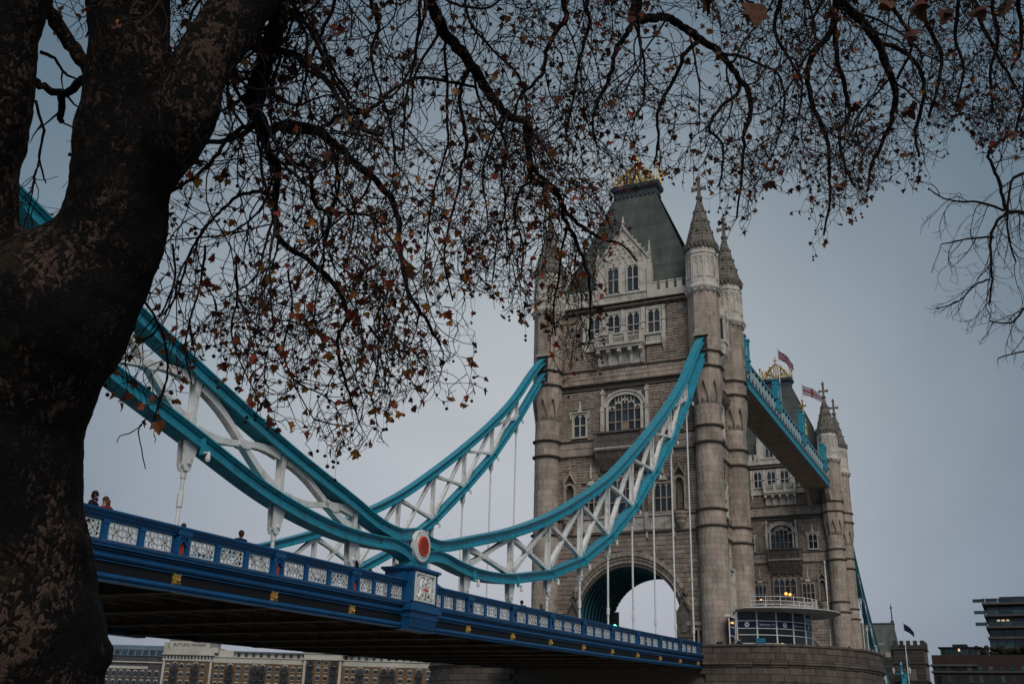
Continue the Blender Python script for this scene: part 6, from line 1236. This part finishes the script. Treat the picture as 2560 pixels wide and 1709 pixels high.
def grow(P, D, length, r, lvl, env=True):
    """zigzag twig that sags, sheds side twigs, ends in leaves and seed balls"""
    seg = (.095, .065, .045, .035)[lvl]; n = max(3, int(length / seg)); pts = [P.copy()]; cv = rv3() * .2; nodes = []; sgn = 1
    sag = (.055, .09, .08, .04)[lvl]; wig = (.25, .34, .36, .38)[lvl] * WIG[0]
    for i in range(n):
        cv = .62 * cv + wig * rv3(); cv -= D * (cv @ D); sgn = -sgn
        t = i / n; g = sag * (1 if t < .75 else (-.5 if lvl < 2 else .3)); D2 = D + cv + DN * g; D2 /= np.linalg.norm(D2)
        Q = pts[-1] + D2 * seg * ru(.8, 1.25); D = D2
        if env and i > 1 and not inside(Q): break
        pts.append(Q); nodes.append((Q, D, (cv / (np.linalg.norm(cv) + 1e-9)) * sgn))
    m_ = len(pts)
    if m_ < 2: return
    ntw[0] += m_; TW.tube(pts, [max(r * (1 - .55 * i / (m_ - 1)), .0023) for i in range(m_)], 5 if r > .010 else (4 if r > .005 else 3), caps=False)
    for i, (Q, D_, sd_) in enumerate(nodes):
        f = i / max(1, len(nodes)); rr = r * (1 - .6 * f)
        if lvl < 3 and i > 0 and rnd() < (.47, .43, .20)[lvl]:
            out_ = D_ * ru(.35, .8) - sd_ * ru(.5, 1.0) + .25 * rv3() + DN * (.12 if lvl < 2 else 0); out_ /= np.linalg.norm(out_)
            grow(Q, out_, ru(*((.6, 1.3), (.25, .65), (.07, .22))[lvl]) * (1.1 - .5 * f), max(rr * ru(.45, .62), .0042) if lvl < 2 else .003, lvl + 1, env)
    e, De, sd_ = nodes[-1]; q = rnd()
    if lvl >= 1:
        k_ = 1.6 if lvl < 3 else .8; ex, ey, ez = proj(e); k_ *= 1.35 if ey > 520 and ex < 1400 else 1
        if q < .23 * k_: LEAF.append((e, De))
        elif q < .295 * k_: BALL.append(e)
        if lvl <= 2 and rnd() < .08 and len(nodes) > 4: LEAF.append((nodes[len(nodes) // 2][0], De))
def limb(pts, nm='branch', spawn=.31, lv=0, par=None, ln=(.8, 1.6), env=True, first=0.0, mtl='plane_bark'):
    q = smooth(surv(pts), 4); par = par or tree
    P = [p + rv3() * min(r, .02) * .5 for p, r in q]; R = [r * ru(.84, .98) for p, r in q]
    if par is tree and pts[0][1] < -40:                     # carry the bough on, out of the frame, to the limb it springs from
        k = min(range(len(OVER)), key=lambda i: np.linalg.norm(OVER[i][0] - P[0]) + .35 * abs(OVER[i][0] @ RT - P[0] @ RT)); A0, ra0 = OVER[max(k - 2, 0)]; v = P[0] - P[1]; v /= np.linalg.norm(v); L_ = np.linalg.norm(A0 - P[0])
        pre = []
        for t in np.linspace(0, 1, 12)[:-1]: B0 = P[0] + v * L_ * .45; pre.append(((1 - t) ** 2 * A0 + 2 * t * (1 - t) * B0 + t * t * P[0] + rv3() * .015, min(ra0 * .6, R[0] * 1.5) * (1 - t) + R[0] * t))
        P = [p for p, r in pre] + P; R = [r for p, r in pre] + R
    m = MB(); m.tube(P, R, 9 if R[0] > .02 else 6); o = m.build(nm, mtl, par, smooth=True)
    acc = 0; tot = sum(np.linalg.norm(b - a) for a, b in zip(P, P[1:])); run = 0
    for a, b, ra in zip(P, P[1:], R):
        l = np.linalg.norm(b - a); run += l; acc += l; d = (b - a) / (l + 1e-9)
        while acc > spawn * ru(.6, 1.2) and run > first:
            acc -= spawn; o_ = rv3(); o_ -= d * (o_ @ d) * .8; D = o_ * .8 + d * .5 + DN * .35; D /= np.linalg.norm(D)
            grow(b.copy(), D, ru(*ln), min(max(ra * ru(.28, .42), .0065), .016), lv, env)
    return P, R
OVER = smooth(T3[6:], 8)
br = {}
# A: the branch dropping from the right limb
limb([(640, 5, 26, 6.4), (632, 60, 24, 6.4), (615, 125, 23, 6.5), (590, 190, 20, 6.6), (575, 240, 18, 6.7), (597, 280, 17, 6.8), (612, 312, 15, 6.9)], first=.3)
limb([(612, 305, 13, 6.9), (645, 290, 12, 7.0), (690, 288, 12, 7.2), (735, 305, 11.5, 7.4), (770, 332, 11, 7.6), (800, 360, 10, 7.7), (850, 405, 9, 7.9), (895, 450, 8.5, 8.0), (913, 500, 7.5, 8.1), (916, 555, 6.5, 8.2), (922, 605, 6, 8.3), (938, 670, 5.5, 8.3), (975, 730, 4.5, 8.4), (1010, 790, 3.5, 8.5)])
limb([(607, 312, 10, 6.9), (618, 352, 10, 6.9), (637, 390, 9.5, 7.0), (634, 430, 9, 7.1), (632, 480, 9, 7.1), (634, 530, 8, 7.2), (650, 560, 7, 7.3), (690, 587, 6.5, 7.4), (728, 612, 6.5, 7.5), (762, 648, 6, 7.5), (790, 690, 5.5, 7.6), (793, 740, 5, 7.6), (776, 770, 4.5, 7.6), (780, 830, 4, 7.7), (800, 900, 3, 7.7), (820, 950, 2.5, 7.8)])
limb([(630, 450, 5.5, 7.1), (605, 442, 5, 7.0), (560, 444, 4.5, 7.0), (525, 465, 4.5, 6.9), (495, 495, 4, 6.9), (470, 523, 4, 6.8), (440, 570, 3.6, 6.8), (420, 630, 3.3, 6.8), (404, 680, 3, 6.8), (371, 725, 2.4, 6.8)])
limb([(608, 298, 7, 6.9), (575, 292, 6, 6.8), (535, 305, 6, 6.8), (500, 352, 5.5, 6.7), (468, 390, 5, 6.7), (430, 418, 4.5, 6.6), (385, 446, 4, 6.6)])
limb([(655, 375, 6, 7.1), (700, 380, 5.5, 7.2), (714, 410, 5, 7.2), (720, 460, 4.5, 7.3), (745, 485, 4, 7.4), (800, 490, 4, 7.5), (850, 495, 3.5, 7.6), (890, 540, 3, 7.7), (940, 610, 2.6, 7.8)])
limb([(760, 330, 5, 7.6), (770, 372, 4.5, 7.6), (778, 430, 4, 7.6), (760, 480, 3.5, 7.6), (745, 560, 3, 7.6), (740, 640, 2.5, 7.6)])
limb([(660, 300, 6, 7.0), (720, 300, 6, 7.2), (790, 262, 5.5, 7.4), (850, 250, 5.5, 7.6), (910, 200, 5, 7.8), (960, 180, 4.6, 8.0), (1030, 188, 4.2, 8.2), (1090, 200, 3.5, 8.4)])
limb([(790, 262, 4.5, 7.4), (800, 215, 4, 7.5), (780, 190, 4, 7.6), (760, 150, 3.5, 7.6), (735, 90, 3, 7.7), (700, 30, 3, 7.7), (680, -40, 3, 7.7)])
limb([(846, 748, 3.5, 7.9), (870, 790, 3, 8.0), (860, 870, 2.8, 8.0), (850, 920, 2.4, 8.0)])
# B: the strong diagonal branch
limb([(930, -90, 17, 8.3), (985, 0, 16, 8.4), (1003, 40, 15, 8.4), (1020, 75, 15, 8.5), (1048, 108, 14.5, 8.5), (1080, 150, 14, 8.6), (1112, 198, 12.5, 8.7), (1145, 245, 11, 8.8), (1172, 270, 10.5, 8.9), (1205, 276, 9.5, 8.9), (1216, 310, 8.5, 9.0), (1213, 370, 7.5, 9.0), (1222, 412, 7, 9.1), (1262, 428, 6.2, 9.2), (1287, 462, 5.8, 9.2), (1295, 502, 5.4, 9.3), (1318, 548, 5, 9.3), (1340, 600, 4.5, 9.4), (1352, 650, 3.6, 9.4), (1355, 720, 2.8, 9.5), (1350, 790, 2.2, 9.5)])
limb([(1205, 280, 6.5, 8.9), (1212, 365, 6, 9.0), (1235, 400, 5.5, 9.1), (1276, 440, 5.2, 9.1), (1293, 474, 5, 9.2), (1318, 506, 5, 9.2), (1350, 530, 4.5, 9.3), (1385, 548, 4, 9.3), (1430, 562, 3, 9.4), (1462, 600, 2.4, 9.4)])
limb([(1077, 150, 6, 8.6), (1062, 190, 5.5, 8.6), (1054, 230, 5, 8.6), (1064, 290, 4.6, 8.6), (1070, 340, 4.4, 8.6), (1058, 385, 4, 8.6), (1050, 440, 3.6, 8.6), (1030, 520, 3, 8.6), (1020, 600, 2.6, 8.6), (1040, 690, 2.2, 8.7)])
limb([(1020, 75, 4.5, 8.5), (1021, 130, 4.2, 8.5), (1028, 190, 4, 8.5), (1025, 260, 3.8, 8.5), (1028, 330, 3.4, 8.5), (1000, 420, 3, 8.5), (985, 500, 2.6, 8.5), (975, 600, 2.2, 8.5)])
limb([(965, -60, 4, 8.3), (962, 20, 4, 8.3), (958, 90, 3.8, 8.3), (950, 150, 3.4, 8.3), (930, 230, 3, 8.3), (925, 330, 2.6, 8.3)])
limb([(1160, 262, 4.5, 8.8), (1150, 300, 4, 8.8), (1162, 340, 3.6, 8.8), (1150, 400, 3.2, 8.8), (1160, 470, 2.8, 8.9), (1140, 560, 2.4, 8.9), (1130, 640, 2, 8.9)])
limb([(1222, 412, 4, 9.1), (1190, 440, 3.6, 9.0), (1180, 500, 3.2, 9.0), (1200, 560, 2.8, 9.0), (1195, 640, 2.4, 9.0)])
limb([(1300, 520, 4.0, 9.3), (1290, 570, 3.4, 9.3), (1282, 640, 3, 9.3), (1270, 700, 2.6, 9.3), (1275, 770, 2.2, 9.3)], spawn=.45)
# C: top centre
limb([(1468, -110, 17, 9.6), (1462, -30, 15, 9.7), (1459, 20, 15, 9.7), (1462, 44, 13, 9.7), (1490, 42, 11, 9.8), (1520, 40, 10.5, 9.9), (1545, 47, 10, 10), (1572, 65, 10, 10), (1610, 92, 9.5, 10.1), (1646, 116, 9, 10.1), (1667, 142, 8, 10.2), (1694, 178, 7.5, 10.3), (1716, 208, 7, 10.3), (1722, 265, 6, 10.3), (1706, 308, 5, 10.3), (1706, 350, 4, 10.4), (1700, 420, 3, 10.4), (1690, 500, 2.4, 10.4)])
limb([(1456, 45, 7, 9.7), (1436, 80, 6.5, 9.7), (1414, 112, 6, 9.7), (1404, 150, 5.5, 9.7), (1393, 198, 5, 9.7), (1375, 222, 4, 9.7), (1360, 280, 3, 9.7), (1370, 340, 2.5, 9.7)])
limb([(1292, -60, 8, 9.3), (1292, 0, 7, 9.3), (1300, 42, 6.5, 9.3), (1270, 78, 6, 9.3), (1252, 120, 5.5, 9.3), (1245, 166, 5, 9.3), (1218, 198, 4, 9.3), (1190, 225, 3, 9.3), (1170, 330, 2.5, 9.3)])
limb([(1600, 95, 6, 10.1), (1592, 104, 6, 10), (1570, 124, 5.6, 10), (1557, 165, 5, 10), (1530, 210, 4.6, 10), (1508, 262, 4.2, 10), (1510, 323, 3.4, 10), (1500, 380, 2.4, 10)])
limb([(1698, 190, 5.5, 10.3), (1690, 215, 5, 10.3), (1664, 236, 4.6, 10.3), (1632, 276, 4, 10.3), (1630, 302, 3.6, 10.3), (1657, 333, 3.2, 10.3), (1655, 400, 2.6, 10.3), (1645, 430, 2, 10.3)])
limb([(1650, 122, 4, 10.1), (1700, 130, 4, 10.2), (1750, 150, 3.5, 10.3), (1790, 180, 3, 10.4), (1800, 250, 2.6, 10.5), (1780, 330, 2.2, 10.5)])
limb([(1350, -80, 6, 9.4), (1345, 0, 5, 9.4), (1352, 60, 4.5, 9.4), (1330, 130, 4, 9.4), (1320, 200, 3.2, 9.4), (1300, 300, 2.6, 9.4)])
limb([(860, -80, 6, 8.0), (850, 0, 5, 8.0), (870, 60, 4.5, 8.0), (850, 120, 4, 8.0), (870, 200, 3.2, 8.0), (900, 300, 2.6, 8.1), (905, 380, 2.2, 8.1)])
limb([(760, -80, 6, 7.6), (770, 0, 5, 7.6), (745, 60, 4.5, 7.6), (720, 120, 4, 7.6), (700, 180, 3, 7.6), (690, 240, 2.4, 7.6)])
# D: top right
limb([(1905, -90, 13, 11), (1917, 0, 10, 11), (1912, 62, 9, 11), (1890, 92, 8, 11), (1866, 122, 7.5, 11), (1852, 175, 7, 11.1), (1865, 240, 6, 11.1), (1883, 285, 5.5, 11.1), (1900, 330, 5, 11.2), (1903, 400, 4, 11.2), (1903, 460, 3.4, 11.2), (1890, 540, 2.4, 11.2)])
limb([(1900, -60, 13, 11.2), (1925, 0, 12, 11.3), (1972, 45, 12, 11.4), (2010, 92, 11, 11.5), (2032, 145, 9.5, 11.5), (2054, 205, 8, 11.6), (2048, 262, 6.5, 11.6), (2026, 325, 5, 11.6), (2000, 380, 3.6, 11.6), (1990, 440, 2.6, 11.6)])
limb([(1914, 60, 7, 11), (1922, 140, 6, 11.1), (1940, 210, 5.5, 11.1), (1948, 260, 5, 11.1), (1925, 303, 4.4, 11.1), (1935, 370, 3.6, 11.1), (1960, 430, 2.6, 11.1)])
limb([(2010, 95, 6, 11.5), (2075, 120, 6, 11.6), (2110, 160, 5.4, 11.7), (2120, 220, 4.8, 11.7), (2100, 300, 4, 11.7), (2110, 360, 3, 11.7)])
limb([(2130, -80, 8, 11.9), (2110, 0, 7, 11.9), (2130, 60, 6, 11.9), (2160, 130, 5, 11.9), (2150, 200, 4.4, 11.9), (2130, 270, 3.4, 11.9)])
limb([(2030, -80, 7, 11.6), (2040, 0, 6, 11.6), (2070, 50, 5, 11.6), (2090, 110, 4, 11.6), (2060, 180, 3.4, 11.6)])
limb([(1780, -80, 7, 10.6), (1790, 0, 6, 10.6), (1775, 60, 5, 10.6), (1800, 120, 4, 10.6), (1840, 190, 3.2, 10.6), (1830, 270, 2.4, 10.6)])
limb([(2240, -80, 7, 12.2), (2235, 0, 6, 12.2), (2260, 70, 5, 12.2), (2290, 130, 4, 12.2), (2330, 200, 3, 12.2)], spawn=.4)
limb([(2190, -80, 6, 12.4), (2200, 0, 5.4, 12.4), (2190, 80, 4.6, 12.4), (2210, 160, 3.6, 12.4), (2195, 230, 2.6, 12.4)])
limb([(2290, -80, 6, 12.4), (2275, 0, 5, 12.4), (2290, 90, 4.4, 12.4), (2270, 170, 3.6, 12.4), (2280, 260, 2.4, 12.4)])
limb([(2390, -80, 7, 12.6), (2380, 40, 6, 12.6), (2360, 140, 5, 12.6), (2345, 240, 4, 12.6), (2325, 320, 3, 12.6)])
limb([(2340, -80, 7, 12.2), (2335, 0, 6, 12.2), (2345, 90, 5, 12.2), (2320, 160, 3, 12.2)], spawn=.4)
# long pendulous boughs dropping from the overhead limb
ov_ = smooth(T3[7:], 8)
for i in range(9):
    k = random.randrange(len(ov_) - 1); P, r = ov_[k]; D = np.array([ru(-.5, .5), ru(-.5, .5), -1.0]); D /= np.linalg.norm(D); grow(np.array(P), D, ru(1.6, 3.6), ru(.011, .018), 0)
for T__ in (T1, T2, T3[4:8]):                               # boughs above the frame, filling out the crown
    for i in range(9):
        P_, r_ = T__[-1 - (i % 2)] if T__ is not T3[4:8] else T__[i % 4]; D = np.array([0, 0, ru(.5, 1.0)]) + .35 * rv3() + FW * ru(.3, .9); grow(np.array(P_), D / np.linalg.norm(D), ru(1.2, 2.4), ru(.02, .035), 0, False)
# left of the stem
limb([(95, -20, 20, 6.3), (111, 23, 19, 6.3), (150, 85, 18, 6.3), (185, 135, 18, 6.25), (225, 180, 20, 6.2)], spawn=.5)
limb([(70, 180, 9, 6.3), (100, 200, 9, 6.3), (140, 216, 10, 6.3), (190, 185, 11, 6.2), (230, 150, 12, 6.1)], spawn=.4)
limb([(140, 214, 10, 6.3), (138, 245, 9, 6.35), (140, 280, 7, 6.4)], spawn=.12)
limb([(92, 120, 5, 6.6), (125, 135, 4, 6.6), (150, 170, 3.4, 6.6), (172, 180, 2.6, 6.6)], spawn=.2)
limb([(80, 230, 4, 7), (100, 300, 3.6, 7), (90, 360, 3, 7), (105, 420, 2, 7)], spawn=.16)
# thin sprays hanging beside the trunk, in front of the chain
for pts in ([(300, 700, 3, 6.4), (285, 790, 2.6, 6.4), (262, 850, 2, 6.4)], [(330, 690, 3.2, 6.5), (372, 760, 3, 6.5), (385, 850, 2.6, 6.5), (372, 900, 2.2, 6.5), (345, 985, 1.8, 6.5)], [(470, 560, 3.4, 6.9), (462, 640, 3, 6.9), (440, 720, 2.6, 6.9), (425, 800, 2.2, 6.9), (440, 880, 1.8, 6.9)], [(540, 590, 3.4, 7), (545, 680, 3, 7), (530, 760, 2.6, 7), (560, 850, 2, 7), (600, 930, 1.7, 7)],
            [(660, 620, 3.2, 7.3), (670, 710, 2.8, 7.3), (650, 800, 2.4, 7.3), (680, 890, 2, 7.3), (720, 960, 1.7, 7.3)], [(395, 560, 3.4, 6.7), (400, 640, 3, 6.7), (370, 720, 2.4, 6.7), (345, 760, 2, 6.7)]): limb(pts, spawn=.26, lv=1, ln=(.4, .8))
for pts in ([(335, 960, 1.9, 6.5), (318, 985, 1.7, 6.5), (325, 1030, 1.6, 6.5), (333, 1075, 1.4, 6.5)], [(325, 975, 1.5, 6.5), (300, 992, 1.4, 6.5), (275, 1000, 1.2, 6.5), (268, 1016, 1, 6.5)]): limb(pts, spawn=.3, lv=3, ln=(.05, .12), env=False)
n_main = ntw[0]; NL = (len(LEAF), len(BALL))
TW.build('twigs', 'twig_bark', tree, kind='stuff')
# leaves: lobed, curled, singly for those seen largest
def leaf_verts(sz, D, mats_=None):
    n1 = rv3(); a = D / np.linalg.norm(D); b = np.cross(a, n1); b /= np.linalg.norm(b) + 1e-9; c = np.cross(a, b); cur = ru(.15, 1.0); fold = ru(-.2, .9)
    pol = [(0, 0), (.32, -.05), (.55, .12), (.38, .30), (.62, .55), (.30, .52), (.22, .72), (0, 1.0), (-.22, .72), (-.30, .52), (-.62, .55), (-.38, .30), (-.55, .12), (-.32, -.05)]
    vs = []
    for u, v in pol + [(0, .42)]: h = cur * (v * v * .5) - fold * abs(u) * .8 + .05 * math.sin(5 * u + 3 * v); k = 1 / (1 + .25 * cur); vs.append(tuple(b * u * sz * (1 - .35 * abs(fold)) + a * v * sz * k + c * h * sz))
    return vs, [(14, i, (i + 1) % 14) for i in range(14)]
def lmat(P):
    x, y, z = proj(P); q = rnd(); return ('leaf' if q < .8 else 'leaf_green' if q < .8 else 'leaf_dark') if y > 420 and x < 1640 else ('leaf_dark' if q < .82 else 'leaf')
def screen(P): x, y, z = proj(P); return (-40 < x < 2600 and -60 < y < 1709), z
def leaves(par, L, n_single, stuffname):
    rank = []
    for P, D in L: ok, z = screen(P); sz = ru(.034, .076) * (1.25 if rnd() < .12 else 1); rank.append(((sz / z) if ok else 0, P, D, sz))
    rank.sort(key=lambda q: -q[0]); rest = MB(); dark = MB()
    for i, (k, P, D, sz) in enumerate(rank):
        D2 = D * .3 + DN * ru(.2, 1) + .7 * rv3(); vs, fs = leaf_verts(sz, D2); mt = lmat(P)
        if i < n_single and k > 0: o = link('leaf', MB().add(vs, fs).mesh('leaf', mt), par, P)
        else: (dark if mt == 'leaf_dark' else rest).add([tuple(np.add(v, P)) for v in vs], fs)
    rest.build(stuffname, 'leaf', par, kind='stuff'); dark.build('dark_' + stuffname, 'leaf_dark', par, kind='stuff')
for x, y, t, sz in ((1640, 20, 3.6, .125), (1730, 8, 3.7, .11), (1900, 10, 5, .12), (2030, 0, 5, .10), (2110, 10, 5.5, .12), (2170, 25, 5.5, .10), (2090, 70, 6, .11), (2240, 20, 6, .12), (2300, 5, 6, .13), (2085, 245, 8, .13), (2200, 230, 8.5, .12), (1960, 240, 8, .14), (1930, 420, 8.5, .14), (2320, 300, 9, .12)):
    P = aim(x * S, y * S, t); D = DN + .3 * rv3(); vs, fs = leaf_verts(sz, D)
    for rep in (0, 1): vs2, fs = leaf_verts(sz * (1 - .2 * rep), D + .8 * rv3() * rep); link('leaf', MB().add(vs2, fs).mesh('leaf', 'leaf_dark'), tree, P + rv3() * .03 * rep)
    if y < 60: TWX = MB(); q = P + np.array([0, 0, .02]); TWX.tube([q, q + np.array([.05, .03, .25]), q + np.array([.08, .0, .6]), q + np.array([.1, .1, 1.3])], [.002, .004, .006, .008], 4); TWX.build('twig', 'twig_bark', tree)
leaves(tree, LEAF, 270, 'foliage')
ball = MB(); ball.sphere((0, 0, 0), .0135, 8, 6); BMsh = ball.mesh('seed_ball', 'seed_ball', True); stl = MB(); rb = MB()
bl = sorted(BALL, key=lambda P: proj(P)[2] if screen(P)[0] else 99)
for i, P in enumerate(bl):
    nb = 1 if rnd() < .75 else 2; L0 = ru(.05, .16); q = P.copy()
    for k in range(nb):
        e = q + np.array([ru(-.012, .012), ru(-.012, .012), -L0]); stl.tube([q, (q + e) / 2 + rv3() * .004, e], [.0011, .0011, .0011], 3, caps=False)
        if i < 250: link('seed_ball', BMsh, tree, e)
        else: rb.sphere(e, .0135, 6, 5)
        q = e; L0 = .04
stl.build('seed_stalks', 'twig_bark', tree, kind='stuff'); rb.build('seed_balls', 'seed_ball', tree, kind='stuff')
# bare tree reaching in at the right edge
WIG[0] = .5; TW = MB(); LEAF = []; BALL = []
b2 = aim(2680 * S, 1500 * S, 14); bare = thing('bare_tree', (float(b2[0]), float(b2[1]), 0), 'nearly bare tree reaching thin twigs in from the right edge of the view', 'tree')
m = MB(); top_ = aim(2620 * S, 500 * S, 13.5); m.tube([(b2[0], b2[1], 0), (b2[0], b2[1], 2), tuple(aim(2670 * S, 1000 * S, 13.8)), tuple(top_), tuple(aim(2600 * S, 0, 13.6)), tuple(aim(2560 * S, -400 * S, 14))], [.2, .16, .13, .09, .06, .03], 12); m.build('trunk', 'plane_bark', bare, smooth=True)
for i in range(16):
    P_ = np.array(top_) * (1 - i / 15) + aim(2560 * S, -400 * S, 14) * (i / 15); D = RT * ru(.2, 1) + np.array([0, 0, ru(.2, .8)]) + .5 * FW * ru(-1, 1) + .3 * rv3(); grow(P_, D / np.linalg.norm(D), ru(.9, 1.9), ru(.012, .02), 0, False)
EX = np.array([(2100, 380), (2260, 330), (2300, 200), (2500, 100), (2500, 860), (2280, 830), (2200, 740), (2130, 720), (2140, 640), (2110, 560)], float)
kw = dict(par=bare, mtl='twig_bark', spawn=.17, lv=1, ln=(.35, .95))
limb([(2610, 470, 9, 13.5), (2480, 490, 6.5, 13.3), (2349, 487, 5, 13), (2313, 484, 5, 13), (2300, 450, 4.6, 13), (2290, 415, 4.4, 13), (2274, 378, 4, 13), (2268, 345, 3.4, 13), (2300, 320, 3, 13), (2345, 300, 2.4, 13)], **kw)
limb([(2313, 486, 4.4, 13), (2290, 505, 4, 13), (2275, 535, 3.6, 13), (2272, 590, 3.2, 13), (2275, 640, 2.8, 13), (2270, 700, 2, 13)], **kw)
limb([(2305, 484, 3.6, 13), (2252, 464, 3.2, 13), (2210, 462, 2.4, 13), (2165, 455, 2, 13), (2130, 432, 1.5, 13)], **kw)
limb([(2280, 545, 3, 13), (2240, 545, 2.4, 13), (2200, 552, 2, 13), (2160, 560, 1.5, 13)], **kw)
limb([(2270, 640, 2.6, 13), (2235, 655, 2.2, 13), (2200, 690, 1.8, 13), (2150, 708, 1.4, 13)], **kw)
limb([(2620, 560, 7, 13.4), (2450, 640, 4.5, 13.2), (2360, 700, 3.4, 13), (2320, 740, 2.4, 13), (2270, 735, 1.8, 13)], **kw)
limb([(2640, 760, 6, 13.4), (2450, 790, 3.4, 13.2), (2350, 805, 2.2, 13), (2290, 822, 1.5, 13)], **kw)
limb([(2610, 400, 7, 13.5), (2450, 380, 5, 13.3), (2345, 400, 4, 13), (2320, 420, 3, 13), (2310, 520, 2.6, 13), (2330, 600, 2, 13)], **kw)
TW.build('twigs', 'twig_bark', bare, kind='stuff'); leaves(bare, LEAF[:14], 14, 'foliage') if LEAF else None
open('/tmp/stat.txt','w').write(str([o.name+': '+str(len(o['label'].split())) for o in bpy.data.objects if o.get('label') and len(o['label'].split())>16])+' '.join(map(str,('twig segments', n_main, 'leaves', NL, 'tris', sum(len(me.polygons) for me in bpy.data.meshes)))))
